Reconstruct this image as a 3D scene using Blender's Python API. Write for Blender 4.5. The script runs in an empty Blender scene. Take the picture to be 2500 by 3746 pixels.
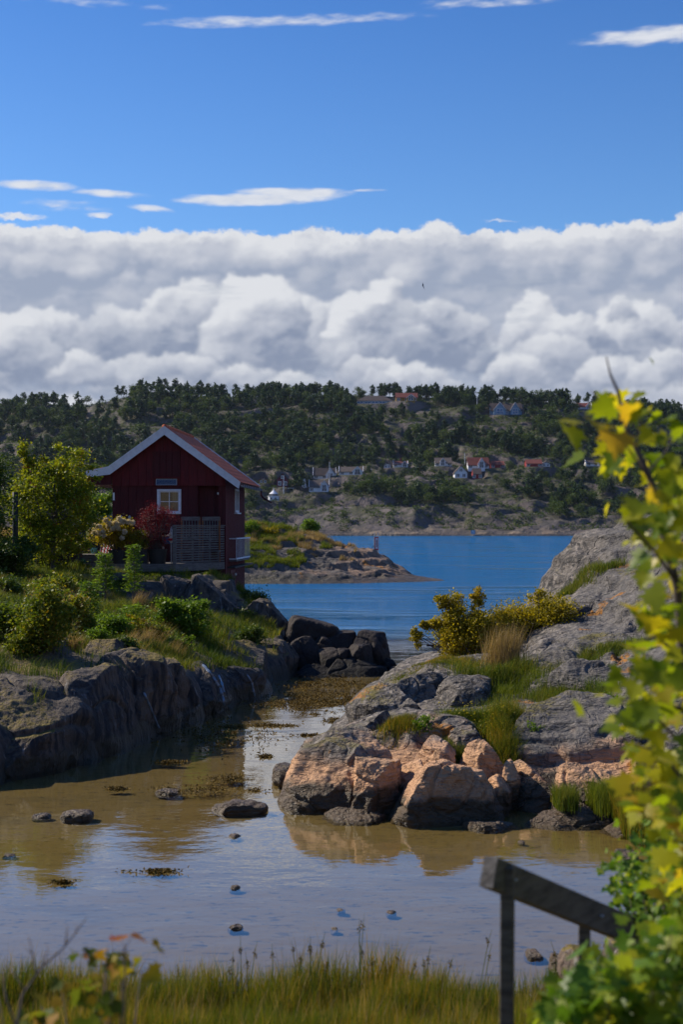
import bpy, math, random
import numpy as np
from mathutils import Vector, Matrix
rad = math.radians
scene = bpy.context.scene
COL = scene.collection
rng = np.random.default_rng(7)
random.seed(7)

# ---------------------------------------------------------------- camera
CAMH = 3.5            # eye height above the water
FPX = 5203.0          # focal length in pixels of the 2500 x 3746 frame
HY = 1924.0           # pixel row of the horizon
cam = bpy.data.cameras.new('camera')
cam.sensor_fit = 'VERTICAL'
cam.sensor_height = 36.0
cam.sensor_width = 24.0
cam.lens = 50.0
cam.shift_y = (HY - 1873.0) / 3746.0
cam.clip_start = 0.1
cam.clip_end = 20000
cam.dof.use_dof = True
cam.dof.focus_distance = 31.0
cam.dof.aperture_fstop = 2.5
cam_ob = bpy.data.objects.new('camera', cam)
COL.objects.link(cam_ob)
cam_ob.location = (0, 0, CAMH)
cam_ob.rotation_euler = (rad(90), 0, 0)
scene.camera = cam_ob
scene.view_settings.view_transform = 'Standard'
scene.view_settings.look = 'None'
scene.view_settings.exposure = 0.15
scene.view_settings.gamma = 1.0
scene.cycles.max_bounces = 6
scene.cycles.diffuse_bounces = 2
scene.cycles.glossy_bounces = 3
scene.cycles.transmission_bounces = 4
scene.cycles.transparent_max_bounces = 12
scene.cycles.volume_bounces = 0
scene.cycles.caustics_reflective = False
scene.cycles.caustics_refractive = False

def P(px, py, Y):
    """world point seen at photo pixel (px, py) at depth Y"""
    return Vector(((px - 1250.0) / FPX * Y, Y, CAMH + (HY - py) / FPX * Y))
def YW(py, z=0.0):
    return (CAMH - z) * FPX / (py - HY)

# ---------------------------------------------------------------- node helpers
class NT:
    def __init__(s, tree):
        s.t = tree; s.n = tree.nodes; s.l = tree.links
    def new(s, typ, **kw):
        nd = s.n.new(typ)
        for k, v in kw.items():
            setattr(nd, k, v)
        return nd
    def put(s, sock, v):
        if isinstance(v, bpy.types.NodeSocket):
            s.l.new(v, sock)
        elif v is not None:
            sock.default_value = v
    def m(s, op, *a, clamp=False):
        nd = s.new('ShaderNodeMath', operation=op, use_clamp=clamp)
        for i, v in enumerate(a):
            s.put(nd.inputs[i], v)
        return nd.outputs[0]
    def add(s, a, b): return s.m('ADD', a, b)
    def sub(s, a, b): return s.m('SUBTRACT', a, b)
    def mul(s, a, b): return s.m('MULTIPLY', a, b)
    def vm(s, op, a, b=None):
        nd = s.new('ShaderNodeVectorMath', operation=op)
        s.put(nd.inputs[0], a)
        if b is not None:
            s.put(nd.inputs[3] if op == 'SCALE' else nd.inputs[1], b)
        return nd.outputs['Value'] if op in ('DOT_PRODUCT', 'LENGTH') else nd.outputs[0]
    def ss(s, v, lo, hi, a=0.0, b=1.0, smooth=True):
        nd = s.new('ShaderNodeMapRange')
        nd.interpolation_type = 'SMOOTHSTEP' if smooth else 'LINEAR'
        s.put(nd.inputs[0], v); s.put(nd.inputs[1], lo); s.put(nd.inputs[2], hi)
        s.put(nd.inputs[3], a); s.put(nd.inputs[4], b)
        return nd.outputs[0]
    def xyz(s, x, y, z):
        nd = s.new('ShaderNodeCombineXYZ')
        s.put(nd.inputs[0], x); s.put(nd.inputs[1], y); s.put(nd.inputs[2], z)
        return nd.outputs[0]
    def sep(s, v):
        nd = s.new('ShaderNodeSeparateXYZ'); s.put(nd.inputs[0], v)
        return nd.outputs[0], nd.outputs[1], nd.outputs[2]
    def noise(s, v, scale, detail=4, rough=0.5, dist=0.0, color=False, lac=2.0):
        nd = s.new('ShaderNodeTexNoise')
        s.put(nd.inputs['Vector'], v); s.put(nd.inputs['Scale'], scale)
        nd.inputs['Detail'].default_value = detail; nd.inputs['Roughness'].default_value = rough
        nd.inputs['Distortion'].default_value = dist; nd.inputs['Lacunarity'].default_value = lac
        return nd.outputs[1 if color else 0]
    def vor(s, v, scale, feature='F1', out='Distance', detail=0, rand=1.0, smooth=None):
        nd = s.new('ShaderNodeTexVoronoi', feature=feature)
        s.put(nd.inputs['Vector'], v); s.put(nd.inputs['Scale'], scale)
        if 'Detail' in nd.inputs: nd.inputs['Detail'].default_value = detail
        nd.inputs['Randomness'].default_value = rand
        if smooth is not None: nd.inputs['Smoothness'].default_value = smooth
        return nd.outputs[out]
    def mix(s, f, a, b, blend='MIX'):
        nd = s.new('ShaderNodeMix', data_type='RGBA', blend_type=blend)
        s.put(nd.inputs[0], f)
        for sock, v in ((nd.inputs[6], a), (nd.inputs[7], b)):
            if isinstance(v, (tuple, list)): v = (v[0], v[1], v[2], 1.0)
            s.put(sock, v)
        return nd.outputs[2]
    def ramp(s, v, stops):
        nd = s.new('ShaderNodeValToRGB')
        el = nd.color_ramp.elements
        while len(el) < len(stops): el.new(0.5)
        for e, (p, c) in zip(el, stops):
            e.position = p; e.color = (c[0], c[1], c[2], 1)
        s.put(nd.inputs[0], v)
        return nd.outputs[0]
    def bump(s, h, strength=0.5, dist=0.1, normal=None):
        nd = s.new('ShaderNodeBump')
        s.put(nd.inputs['Height'], h); s.put(nd.inputs['Strength'], strength)
        s.put(nd.inputs['Distance'], dist)
        if normal is not None: s.put(nd.inputs['Normal'], normal)
        return nd.outputs[0]

# ---------------------------------------------------------------- numpy noise
_rs = np.random.RandomState(11)
_G2 = _rs.rand(256, 256).astype(np.float32) * 2 * np.pi
_GX, _GY = np.cos(_G2), np.sin(_G2)
_PERM = _rs.permutation(256).astype(np.int32)
_R3 = _rs.randn(256, 3).astype(np.float32); _R3 /= np.linalg.norm(_R3, axis=1, keepdims=True)
def perlin2(x, y, s=0):
    x = np.asarray(x, np.float32) + s * 17.31; y = np.asarray(y, np.float32) + s * 5.77
    xi = np.floor(x).astype(np.int32); yi = np.floor(y).astype(np.int32)
    xf = x - xi; yf = y - yi
    u = xf * xf * xf * (xf * (xf * 6 - 15) + 10); v = yf * yf * yf * (yf * (yf * 6 - 15) + 10)
    def g(ix, iy, fx, fy):
        a = ix & 255; b = iy & 255
        return _GX[a, b] * fx + _GY[a, b] * fy
    a = g(xi, yi, xf, yf); b = g(xi + 1, yi, xf - 1, yf)
    c = g(xi, yi + 1, xf, yf - 1); d = g(xi + 1, yi + 1, xf - 1, yf - 1)
    return (a + (b - a) * u + ((c + (d - c) * u) - (a + (b - a) * u)) * v) * 1.4
def fbm2(x, y, o=5, r=0.5, s=0, ridged=False):
    t = 0; a = 1.0; n = 0
    for k in range(o):
        p = perlin2(x * 2 ** k, y * 2 ** k, s + k * 3)
        t = t + a * ((1 - 2 * np.abs(p)) if ridged else p); n += a; a *= r
    return t / n
def perlin3(x, y, z, s=0):
    x = np.asarray(x, np.float32) + s * 17.31; y = np.asarray(y, np.float32) + s * 5.77; z = np.asarray(z, np.float32) + s * 9.13
    xi = np.floor(x).astype(np.int32); yi = np.floor(y).astype(np.int32); zi = np.floor(z).astype(np.int32)
    xf = x - xi; yf = y - yi; zf = z - zi
    u = xf * xf * (3 - 2 * xf); v = yf * yf * (3 - 2 * yf); w = zf * zf * (3 - 2 * zf)
    r = 0
    for i in (0, 1):
        for j in (0, 1):
            for k in (0, 1):
                h = _PERM[(_PERM[(_PERM[(xi + i) & 255] + yi + j) & 255] + zi + k) & 255]
                g = _R3[h]
                d = g[..., 0] * (xf - i) + g[..., 1] * (yf - j) + g[..., 2] * (zf - k)
                r = r + d * (u if i else 1 - u) * (v if j else 1 - v) * (w if k else 1 - w)
    return r * 1.6
def fbm3(x, y, z, o=4, r=0.5, s=0, ridged=False):
    t = 0; a = 1.0; n = 0
    for k in range(o):
        p = perlin3(x * 2 ** k, y * 2 ** k, z * 2 ** k, s + k * 3)
        t = t + a * ((1 - 2 * np.abs(p)) if ridged else p); n += a; a *= r
    return t / n
def sstep(x, a, b):
    t = np.clip((x - a) / (b - a), 0, 1)
    return t * t * (3 - 2 * t)
def blur(a, r):
    """three box passes, radius r cells"""
    r = int(max(1, r))
    for _ in range(3):
        for ax in (0, 1):
            p = np.pad(a, [(r + 1, r) if i == ax else (0, 0) for i in (0, 1)], mode='edge')
            c = np.cumsum(p, axis=ax, dtype=np.float64)
            a = ((c[2 * r + 1:] - c[:-2 * r - 1]) if ax == 0 else (c[:, 2 * r + 1:] - c[:, :-2 * r - 1])) / (2 * r + 1)
            a = a.astype(np.float32)
    return a

# ---------------------------------------------------------------- clouds, as a picture of the sky wrapped round the horizon
def make_clouds():
    AZM, STEP = 0.62, 2.6
    Wd = int(2 * AZM * FPX / STEP); Hd = int(2050 / STEP)
    azg = (np.arange(Wd) + .5) / Wd * 2 * AZM - AZM
    X1 = 1250 + FPX * np.tan(azg); Y1 = HY - (np.arange(Hd) + .5) * STEP      # row 0 = horizon
    X, Y = np.meshgrid(X1.astype(np.float32), Y1.astype(np.float32))
    out = np.zeros((Hd, Wd, 4), np.float32)
    def over(col, al):
        a0 = out[..., 3]
        na = al + a0 * (1 - al)
        for k in range(3):
            out[..., k] = (col[..., k] * al + out[..., k] * a0 * (1 - al)) / np.maximum(na, 1e-5)
        out[..., 3] = na
    def layer(top_pts, seed, rmin, rmax, n, hi, mid, lo, depth, soft, bright=0.0, band=200, rag=1.0, basey=None, relk=1.0, flat=0.0, mott=.35):
        R = np.random.RandomState(seed)
        px, py = zip(*top_pts)
        top1 = np.interp(X1, px, py)
        top1 = top1 + 16 * rag * perlin2(X1 / 160, X1 * 0 + .5, seed) + 9 * rag * perlin2(X1 / 60, X1 * 0 + .5, seed + 1)
        h = np.full((Hd, Wd), -1e3, np.float32)
        for k in range(n):
            r = rmin * (rmax / rmin) ** (R.rand() ** 1.6)
            cx = R.randint(0, Wd)
            t = top1[cx]
            dy = r * (.75 + .2 * R.rand()) + (R.rand() ** 2.2) * band * (1 if R.rand() < .8 else 2)
            cy = t + dy
            if basey and cy > basey: continue
            zc = R.rand() * 50 + dy * flat
            rc = r / STEP; yc = (HY - cy) / STEP
            x0, x1 = int(max(0, cx - rc)), int(min(Wd, cx + rc + 1)); y0, y1 = int(max(0, yc - rc)), int(min(Hd, yc + rc + 1))
            if x1 <= x0 or y1 <= y0: continue
            yy, xx = np.mgrid[y0:y1, x0:x1]
            d2 = ((xx - cx) ** 2 + ((yy - yc) * 1.15) ** 2) / rc ** 2
            b = np.where(d2 < 1, zc + r * np.sqrt(np.maximum(0, 1 - d2)), -1e3)
            h[y0:y1, x0:x1] = np.maximum(h[y0:y1, x0:x1], b)
        m = (h > -900).astype(np.float32)
        below = (Y > top1[None, :] + 1.0 * rmax)
        hm = np.where(m > 0, h, np.where(below, 0, 0))
        m = np.maximum(m, below)
        if basey: m *= (Y < basey)
        n1 = fbm2(X / 55, Y / 42, 5, .55, seed + 2)
        n2 = fbm2(X / 240, Y / 110, 4, .5, seed + 9)
        hs = blur(hm, 2) + n1 * 13
        a = blur(m, soft)
        a = sstep(a + n1 * .5 * rag * (1 - np.abs(2 * a - 1)) , .18, .82)
        if basey:
            a = a * sstep(basey + n2 * 90 + n1 * 40 - Y, 0, 90)
        gy, gx = np.gradient(blur(hs, 1) / STEP)
        dot = (gx * .55 - gy * .85) / np.sqrt(1 + gx * gx + gy * gy)
        big = blur(hs, 9); gy2, gx2 = np.gradient(big / STEP)
        dot2 = (gx2 * .55 - gy2 * .85)
        occ = np.clip((hs - blur(hs, 16)) / 45, -1, 1)
        dd = np.clip((Y - top1[None, :]) / depth, 0, 1)
        n3 = fbm2(X / 420, Y / 85, 5, .55, seed + 19)
        lum = .60 + bright + relk * (.20 * dot + .22 * dot2 + .13 * occ) - .38 * dd + mott * n2 + n3 * mott * .8 + .10 * n1
        lum = lum + .20 * np.exp(-np.maximum(0, Y - top1[None, :]) / 26) * (1 + 2.2 * n1)
        lum = np.clip(lum, 0, 1)
        xs = [0, .45, 1]
        col = np.stack([np.interp(lum, xs, [lo[k], mid[k], hi[k]]) for k in range(3)], -1)
        over(col.astype(np.float32), a.astype(np.float32))
    hiC, miC, loC = (6.7, 6.85, 7.2), (4.15, 4.45, 5.25), (2.2, 2.65, 3.7)
    # high thin streaks
    sn = fbm2(X / 110, (Y + X * .03) / 30, 5, .5, 3)
    acc = np.full((Hd, Wd), -9.0, np.float32)
    for cx, cy, hw, hh, dens, sl in [
            (1000, 80, 400, 20, .55, -.045), (740, 102, 110, 13, .6, -.02), (1290, 66, 220, 16, .5, -.02), (2400, 172, 270, 34, 1.1, -.01), (1780, 20, 240, 18, .45, .0),
            (930, 732, 300, 26, 1.5, -.03), (1080, 708, 220, 22, 1.4, 0), (130, 708, 160, 20, 1.2, 0), (400, 724, 140, 15, .8, .03),
            (240, 775, 130, 20, .5, .02), (550, 775, 80, 14, .7, .05), (60, 822, 100, 14, 1.1, .02), (1350, 697, 60, 6, .6, 0),
            (1840, 815, 70, 5, .4, 0), (360, 802, 50, 9, .6, 0), (350, 40, 150, 9, .12, 0), (3000, 500, 400, 30, .8, 0), (-700, 560, 500, 30, .8, 0), (3600, 700, 300, 30, .8, 0), (-1500, 300, 500, 40, .8, 0)]:
        d = dens * (1 - ((X - cx) / hw) ** 2 - ((Y - cy - sl * (X - cx)) / hh) ** 2)
        acc = np.maximum(acc, d)
    st = sstep(acc + sn * 1.1, -.35, 1.25) * sstep(acc, -1.3, .5)
    lumS = np.clip(.8 + sn * .5, 0, 1)[..., None]
    over(np.array((4.9, 5.3, 6.1), np.float32) * (1 - lumS) + np.array((6.9, 7.1, 7.6), np.float32) * lumS, st * .95)
    B_top = [(-4000, 700), (-1300, 760), (-400, 800), (0, 838), (180, 838), (350, 866), (500, 852), (660, 838), (780, 834), (850, 816), (1000, 836), (1190, 806), (1360, 838), (1550, 800), (1700, 838),
             (1850, 850), (2000, 836), (2200, 822), (2400, 812), (2600, 790), (3500, 850), (6500, 700)]
    C_top = [(-4000, 1000), (-1300, 1150), (-400, 1290), (0, 1300), (120, 1200), (330, 1180), (380, 1130), (430, 1170), (560, 1190), (650, 1140), (690, 1055), (720, 1045), (780, 1090), (850, 1120), (880, 1045), (940, 1015), (1010, 1060), (1120, 1090), (1250, 1100),
             (1300, 1075), (1330, 1045), (1370, 1045), (1480, 1085), (1540, 1150), (1620, 1150), (1700, 1120), (1780, 1130), (1845, 1240), (1862, 1110), (1900, 1098), (1960, 1110), (2020, 1150),
             (2150, 1190), (2220, 1150), (2270, 1105), (2320, 1160), (2400, 1100), (2500, 1110), (3500, 1250), (6500, 1000)]
    D_top = [(-4000, 1300), (0, 1280), (150, 1250), (300, 1330), (600, 1400), (1000, 1370), (1400, 1350), (1700, 1330), (1850, 1290), (2200, 1300), (2500, 1310), (6500, 1320)]
    layer([(a, b + 22) for a, b in B_top], 21, 14, 80, 2600, hiC, (4.6, 4.9, 5.7), (3.0, 3.5, 4.6), 230, 4.5, bright=-.02, band=70, rag=1.8, relk=.75, mott=.50)
    def cell(cx, top, hw, base, seed, lum0=.62, bright=1.0, amax=1.0):
        """one cumulus heap: rounded top, flat fading base, lit from the upper left"""
        R = np.random.RandomState(seed)
        H = base - top
        c0 = int(np.searchsorted(X1, cx - hw * 1.35)); c1 = int(np.searchsorted(X1, cx + hw * 1.35))
        r0 = max(0, int((HY - base - .45 * H) / STEP)); r1 = min(Hd, int((HY - top + 40) / STEP))
        if c1 - c0 < 8 or r1 - r0 < 8: return
        x = X[r0:r1, c0:c1]; y = Y[r0:r1, c0:c1]
        h = np.full(x.shape, -1e3, np.float32)
        def ball(bx, by, r, z):
            i0 = max(0, int(np.searchsorted(x[0], bx - r))); i1 = int(np.searchsorted(x[0], bx + r))
            j0 = max(0, int((y[0, 0] - (by + r)) / STEP)); j1 = min(h.shape[0], int((y[0, 0] - (by - r)) / STEP) + 2)
            if i1 <= i0 or j1 <= j0: return
            d2 = ((x[j0:j1, i0:i1] - bx) ** 2 + (y[j0:j1, i0:i1] - by) ** 2) / (r * r)
            h[j0:j1, i0:i1] = np.maximum(h[j0:j1, i0:i1], np.where(d2 < 1, z + r * np.sqrt(np.maximum(0, 1 - d2)), -1e3))
        prim = []
        nb = int(5 + hw / 26)
        for k in range(nb):
            t = (k + .5 + R.uniform(-.4, .4)) / nb * 2 - 1
            r = H * (.20 + .22 * R.rand()) * (1 - .45 * abs(t))
            env = top + (base - top) * (.80 * abs(t) ** 2.0)
            prim.append((cx + t * hw * .92, env + r * (1.0 + .5 * R.rand()), r, 0)); 
            prim.append((cx + t * hw * .85, env + r * 2.1, r * 1.15, -10))
        for bx, by, r, z in prim: ball(bx, by, r, z)
        for lev, (cnt, k0, k1) in enumerate(((16, .28, .5), (26, .12, .26))):
            for bx, by, r, z in prim:
                for _ in range(cnt):
                    an = R.uniform(0, 2 * np.pi); q = np.sqrt(R.rand())
                    rr = r * R.uniform(k0, k1)
                    ball(bx + np.cos(an) * q * r * .98, by - np.sin(an) * q * r * .98, rr, z + r * np.sqrt(max(0, 1 - q * q)) - rr * .35)
        n1 = fbm2(x / 46, y / 36, 5, .58, seed); n2 = fbm2(x / 190, y / 95, 4, .5, seed + 4)
        m = (h > -900).astype(np.float32)
        hm = np.maximum(h, -20) * m
        core = blur(hm, 9)
        hs = blur(hm, 2) * .55 + core * .45 + n1 * 11
        gy, gx = np.gradient(blur(hs, 1) / STEP)
        bgy, bgx = np.gradient(blur(hs, 8) / STEP)
        dot = (gx * .6 - gy * .8) / np.sqrt(1 + gx * gx + gy * gy)
        dot2 = bgx * .6 - bgy * .8
        occ = np.clip((hs - blur(hs, 14)) / 40, -1, 1)
        tt = np.clip((y - top) / H, 0, 1.5)
        lum = lum0 - .09 + bright * (.22 * dot + .26 * dot2 + .10 * occ) + .22 - .82 * tt ** 1.3 + .50 * n2 + .12 * n1
        a = blur(m, 3)
        a = sstep(a + n1 * .9 * (1 - np.abs(2 * a - 1)), .12, .92)
        fade = sstep((base - y) / H + n2 * .55 + n1 * .2, -.12, .30)
        side = sstep(1.22 - np.abs(x - cx) / hw + n2 * .5, 0, .3)
        a = a * fade * side * amax
        lum = np.clip(lum, 0, 1)
        xs = [0, .45, 1]
        col = np.stack([np.interp(lum, xs, [loC[k], miC[k], hiC[k]]) for k in range(3)], -1)
        sub = out[r0:r1, c0:c1]
        sub[..., :3] = col * a[..., None] + sub[..., :3] * (1 - a[..., None])
        sub[..., 3] = a + sub[..., 3] * (1 - a)
    R = np.random.RandomState(5)
    miC = (4.25, 4.55, 5.35)
    for k in range(26):
        cell(R.uniform(-4000, 6500), R.uniform(1080, 1250), R.uniform(160, 420), 1390, 500 + k, .50, .8, .9)
    for a_ in [(140, 1150, 330, 1370, .55, .9), (470, 1120, 260, 1350, .46, .75), (700, 1040, 230, 1350, .48, .95), (2330, 1120, 300, 1420, .60, 1.0),
               (1120, 1075, 420, 1400, .60, 1.0), (1600, 1105, 330, 1370, .50, .95), (940, 1005, 190, 1360, .72, 1.0), (1380, 1035, 180, 1380, .70, 1.0), (1950, 1088, 130, 1330, .85, 1.0), (2275, 1100, 60, 1190, .9, 1.0),
               (2090, 1160, 190, 1360, .58, .95)]:
        cell(a_[0], a_[1], a_[2], a_[3], int(a_[0]) + 3, a_[4] - .12, 1.25, a_[5])
    for k in range(74):
        by = R.uniform(1400, 1660); s_ = R.uniform(.6, 1.3)
        cell(R.uniform(-4200, 6700), by - 150 * s_, 190 * s_, by, 900 + k, .60, .8, .85)
    for k, (cx, tp, hw, bs, l0) in enumerate([(60, 1170, 170, 1430, .62), (300, 1290, 150, 1440, .72), (640, 1290, 190, 1420, .66), (900, 1330, 180, 1450, .7), (1070, 1350, 120, 1460, .7), (1500, 1325, 210, 1460, .72), (1370, 1350, 80, 1440, .68), (1880, 1290, 130, 1430, .75), (2210, 1300, 120, 1440, .75), (2450, 1290, 170, 1440, .66)]):
        cell(cx, tp, hw, bs, 40 + k, l0 - .06, 1.05, .9)
    # ragged, wispy edges: push the picture about with small eddies
    wx_ = 9 * fbm2(X / 95, Y / 80, 3, .6, 61) + 5 * fbm2(X / 26, Y / 22, 3, .6, 63)
    wy_ = 9 * fbm2(X / 90, Y / 75, 3, .6, 62) + 5 * fbm2(X / 24, Y / 20, 3, .6, 64)
    kk_ = sstep(Y, 780, 830); wx_ = wx_ * kk_; wy_ = wy_ * kk_
    ii, jj = np.mgrid[0:Hd, 0:Wd]
    out = out[np.clip((ii + wy_ * .8).astype(int), 0, Hd - 1), np.clip((jj + wx_ * .8).astype(int), 0, Wd - 1)]
    sf_ = sstep(Y, 860, 960)
    for k in range(4): out[..., k] = out[..., k] * (1 - sf_) + blur(out[..., k], 1) * sf_
    # thin veil of broken cloud over the heaps
    vl = sstep(fbm2(X / 330, Y / 70, 6, .58, 71), .02, .55) * sstep(Y, 860, 1000) * .55
    out[..., :3] = out[..., :3] * (1 - vl[..., None]) + np.array((4.0, 4.4, 5.2), np.float32) * vl[..., None]
    # haze toward the horizon
    g = sstep(Y, 1350, 1924)[..., None] * .45
    out[..., :3] = out[..., :3] * (1 - g) + np.array((4.4, 4.75, 5.6), np.float32) * g
    return out, AZM

# ---------------------------------------------------------------- sun + sky
SUN_AZ = -64.0     # degrees from the view direction, negative = to the left
SUN_EL = 37.5
sd = Vector((math.sin(rad(SUN_AZ)) * math.cos(rad(SUN_EL)), math.cos(rad(SUN_AZ)) * math.cos(rad(SUN_EL)), math.sin(rad(SUN_EL))))
sun = bpy.data.lights.new('sun', 'SUN')
sun.energy = 5.0
sun.angle = rad(0.5)
sun.color = (1.0, 0.89, 0.73)
sun_ob = bpy.data.objects.new('sun', sun)
COL.objects.link(sun_ob)
sun_ob.location = (-30, 20, 40)
sun_ob.rotation_euler = sd.to_track_quat('Z', 'Y').to_euler()

world = bpy.data.worlds.new('World')
scene.world = world
world.use_nodes = True
W = NT(world.node_tree)
W.n.clear()
sky = W.new('ShaderNodeTexSky', sky_type='NISHITA')
sky.sun_disc = False
sky.sun_elevation = rad(SUN_EL)
sky.sun_rotation = rad(SUN_AZ)
sky.air_density = 1.0
sky.dust_density = 0.3
sky.ozone_density = 3.0
tc = W.new('ShaderNodeTexCoord').outputs['Generated']
dx, dy, dz = W.sep(tc)
az = W.m('ARCTAN2', dx, dy)
el = W.m('DIVIDE', dz, W.m('MAXIMUM', W.m('SQRT', W.add(W.mul(dx, dx), W.mul(dy, dy))), 0.02))

skyc = W.mix(1.0, sky.outputs[0], W.mix(W.ss(el, .20, .44, smooth=False), (0.62, 0.92, 1.26), (0.33, 0.68, 1.16)), 'MULTIPLY')
pix, AZM = make_clouds()
pix[..., :3] /= 8.0
cim = bpy.data.images.new('clouds', pix.shape[1], pix.shape[0], alpha=True, float_buffer=True, is_data=True)
cim.alpha_mode = 'CHANNEL_PACKED'
cim.pixels.foreach_set(np.ascontiguousarray(pix, np.float32).ravel())
cim.update()
cim.pack()
ti = W.new('ShaderNodeTexImage', extension='MIRROR', interpolation='Linear')
ti.image = cim
W.put(ti.inputs[0], W.xyz(W.add(W.mul(az, .5 / AZM), .5), W.m('MINIMUM', W.m('MAXIMUM', W.mul(el, FPX / 2050.0), .002), .997), 0.0))
skyc = W.mix(ti.outputs[1], skyc, W.vm('SCALE', ti.outputs[0], 8.0))
bg = W.new('ShaderNodeBackground')
W.put(bg.inputs[0], skyc)
bg.inputs[1].default_value = 0.1
wo = W.new('ShaderNodeOutputWorld')
W.l.new(bg.outputs[0], wo.inputs[0])
world.cycles.sampling_method = 'MANUAL'
world.cycles.sample_map_resolution = 512
# ---------------------------------------------------------------- object helpers
def link(o, parent=None):
    COL.objects.link(o)
    if parent is not None: o.parent = parent
    return o
def tag(o, label=None, cat=None, group=None, kind=None):
    if label: o['label'] = label
    if cat: o['category'] = cat
    if group: o['group'] = group
    if kind: o['kind'] = kind
    return o
def empty(name, loc, rz=0.0):
    o = bpy.data.objects.new(name, None); link(o)
    o.empty_display_size = 0.3
    o.location = loc; o.rotation_euler = (0, 0, rz)
    return o
def np_mesh(name, V, F, mats, parent=None, smooth=True, midx=None, loc=None):
    """V (n,3), F list of equal-length index arrays (m,k) -> one mesh object"""
    if isinstance(F, np.ndarray): F = [F]
    F = [np.asarray(f, np.int32) for f in F if len(f)]
    me = bpy.data.meshes.new(name)
    me.vertices.add(len(V)); me.vertices.foreach_set('co', np.asarray(V, np.float32).ravel())
    nl = sum(f.size for f in F); nf = sum(len(f) for f in F)
    me.loops.add(nl); me.loops.foreach_set('vertex_index', np.concatenate([f.ravel() for f in F]))
    ks = np.concatenate([np.full(len(f), f.shape[1], np.int32) for f in F])
    me.polygons.add(nf)
    me.polygons.foreach_set('loop_start', np.concatenate([[0], np.cumsum(ks)[:-1]]).astype(np.int32))
    try: me.polygons.foreach_set('loop_total', ks)
    except Exception: pass
    if midx is not None: me.polygons.foreach_set('material_index', np.asarray(midx, np.int32))
    me.update(calc_edges=True)
    me.validate()
    if smooth: me.polygons.foreach_set('use_smooth', np.ones(nf, bool))
    for m_ in (mats if isinstance(mats, (list, tuple)) else [mats]): me.materials.append(m_)
    o = bpy.data.objects.new(name, me)
    if loc is not None: o.location = loc
    return link(o, parent)
def grid_faces(nx, ny, keep=None):
    i = np.arange(nx * ny).reshape(ny, nx)
    f = np.stack([i[:-1, :-1], i[:-1, 1:], i[1:, 1:], i[1:, :-1]], -1).reshape(-1, 4)
    return f if keep is None else f[keep.ravel()]
def grid_obj(name, xs, ys, Z, mat, cull=None, parent=None):
    X, Y = np.meshgrid(xs, ys)
    V = np.stack([X, Y, Z], -1).reshape(-1, 3)
    keep = None
    if cull is not None:
        zm = np.maximum.reduce([Z[:-1, :-1], Z[1:, :-1], Z[:-1, 1:], Z[1:, 1:]])
        keep = zm > cull
    F = grid_faces(len(xs), len(ys), keep)
    if keep is not None:
        used = np.zeros(len(V), bool); used[F.ravel()] = True
        mp = np.cumsum(used) - 1; V = V[used]; F = mp[F]
    return np_mesh(name, V, F, mat, parent)
def tps(ctrl, lam=0.02):
    C = np.asarray(ctrl, np.float64); n = len(C)
    def U(r): return np.where(r > 1e-9, r * r * np.log(np.maximum(r, 1e-9)), 0)
    D = np.hypot(C[:, None, 0] - C[None, :, 0], C[:, None, 1] - C[None, :, 1])
    K = U(D) + lam * np.eye(n) * (D.mean() ** 2) * .01
    Pm = np.c_[np.ones(n), C[:, :2]]
    Am = np.block([[K, Pm], [Pm.T, np.zeros((3, 3))]])
    w = np.linalg.solve(Am, np.r_[C[:, 2], 0, 0, 0])
    def f(x, y):
        z = w[n] + w[n + 1] * x + w[n + 2] * y
        for k in range(n):
            r2 = (x - C[k, 0]) ** 2 + (y - C[k, 1]) ** 2
            z = z + w[k] * .5 * r2 * np.log(np.maximum(r2, 1e-12))
        return z
    return f
def smin(a, b, k):
    h = np.clip(.5 + .5 * (b - a) / k, 0, 1)
    return b + (a - b) * h - k * h * (1 - h)
def poly_sd(x, y, pts):
    """signed distance to an open polyline, positive on its left hand side"""
    best = np.full(x.shape, 1e9); sg = np.ones(x.shape)
    for (ax, ay), (bx, by) in zip(pts[:-1], pts[1:]):
        ex, ey = bx - ax, by - ay; L = ex * ex + ey * ey
        t = np.clip(((x - ax) * ex + (y - ay) * ey) / L, 0, 1)
        qx, qy = x - ax - t * ex, y - ay - t * ey
        d = np.hypot(qx, qy); cr = ex * (y - ay) - ey * (x - ax)
        m_ = d < best - 1e-9
        best = np.where(m_, d, best); sg = np.where(m_, np.sign(cr), sg)
    return best * sg
class HF:
    """height look-up on a tensor grid"""
    def __init__(s, xs, ys, Z): s.xs, s.ys, s.Z = xs, ys, Z
    def __call__(s, x, y):
        x = np.asarray(x, float); y = np.asarray(y, float)
        i = np.clip(np.searchsorted(s.xs, x) - 1, 0, len(s.xs) - 2); j = np.clip(np.searchsorted(s.ys, y) - 1, 0, len(s.ys) - 2)
        u = np.clip((x - s.xs[i]) / (s.xs[i + 1] - s.xs[i]), 0, 1); v = np.clip((y - s.ys[j]) / (s.ys[j + 1] - s.ys[j]), 0, 1)
        Z = s.Z
        return Z[j, i] * (1 - u) * (1 - v) + Z[j, i + 1] * u * (1 - v) + Z[j + 1, i] * (1 - u) * v + Z[j + 1, i + 1] * u * v
def axis(*segs):
    out = []
    for a, b, s in segs:
        out.append(np.arange(a, b, s))
    return np.concatenate(out + [[segs[-1][1]]])

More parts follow.
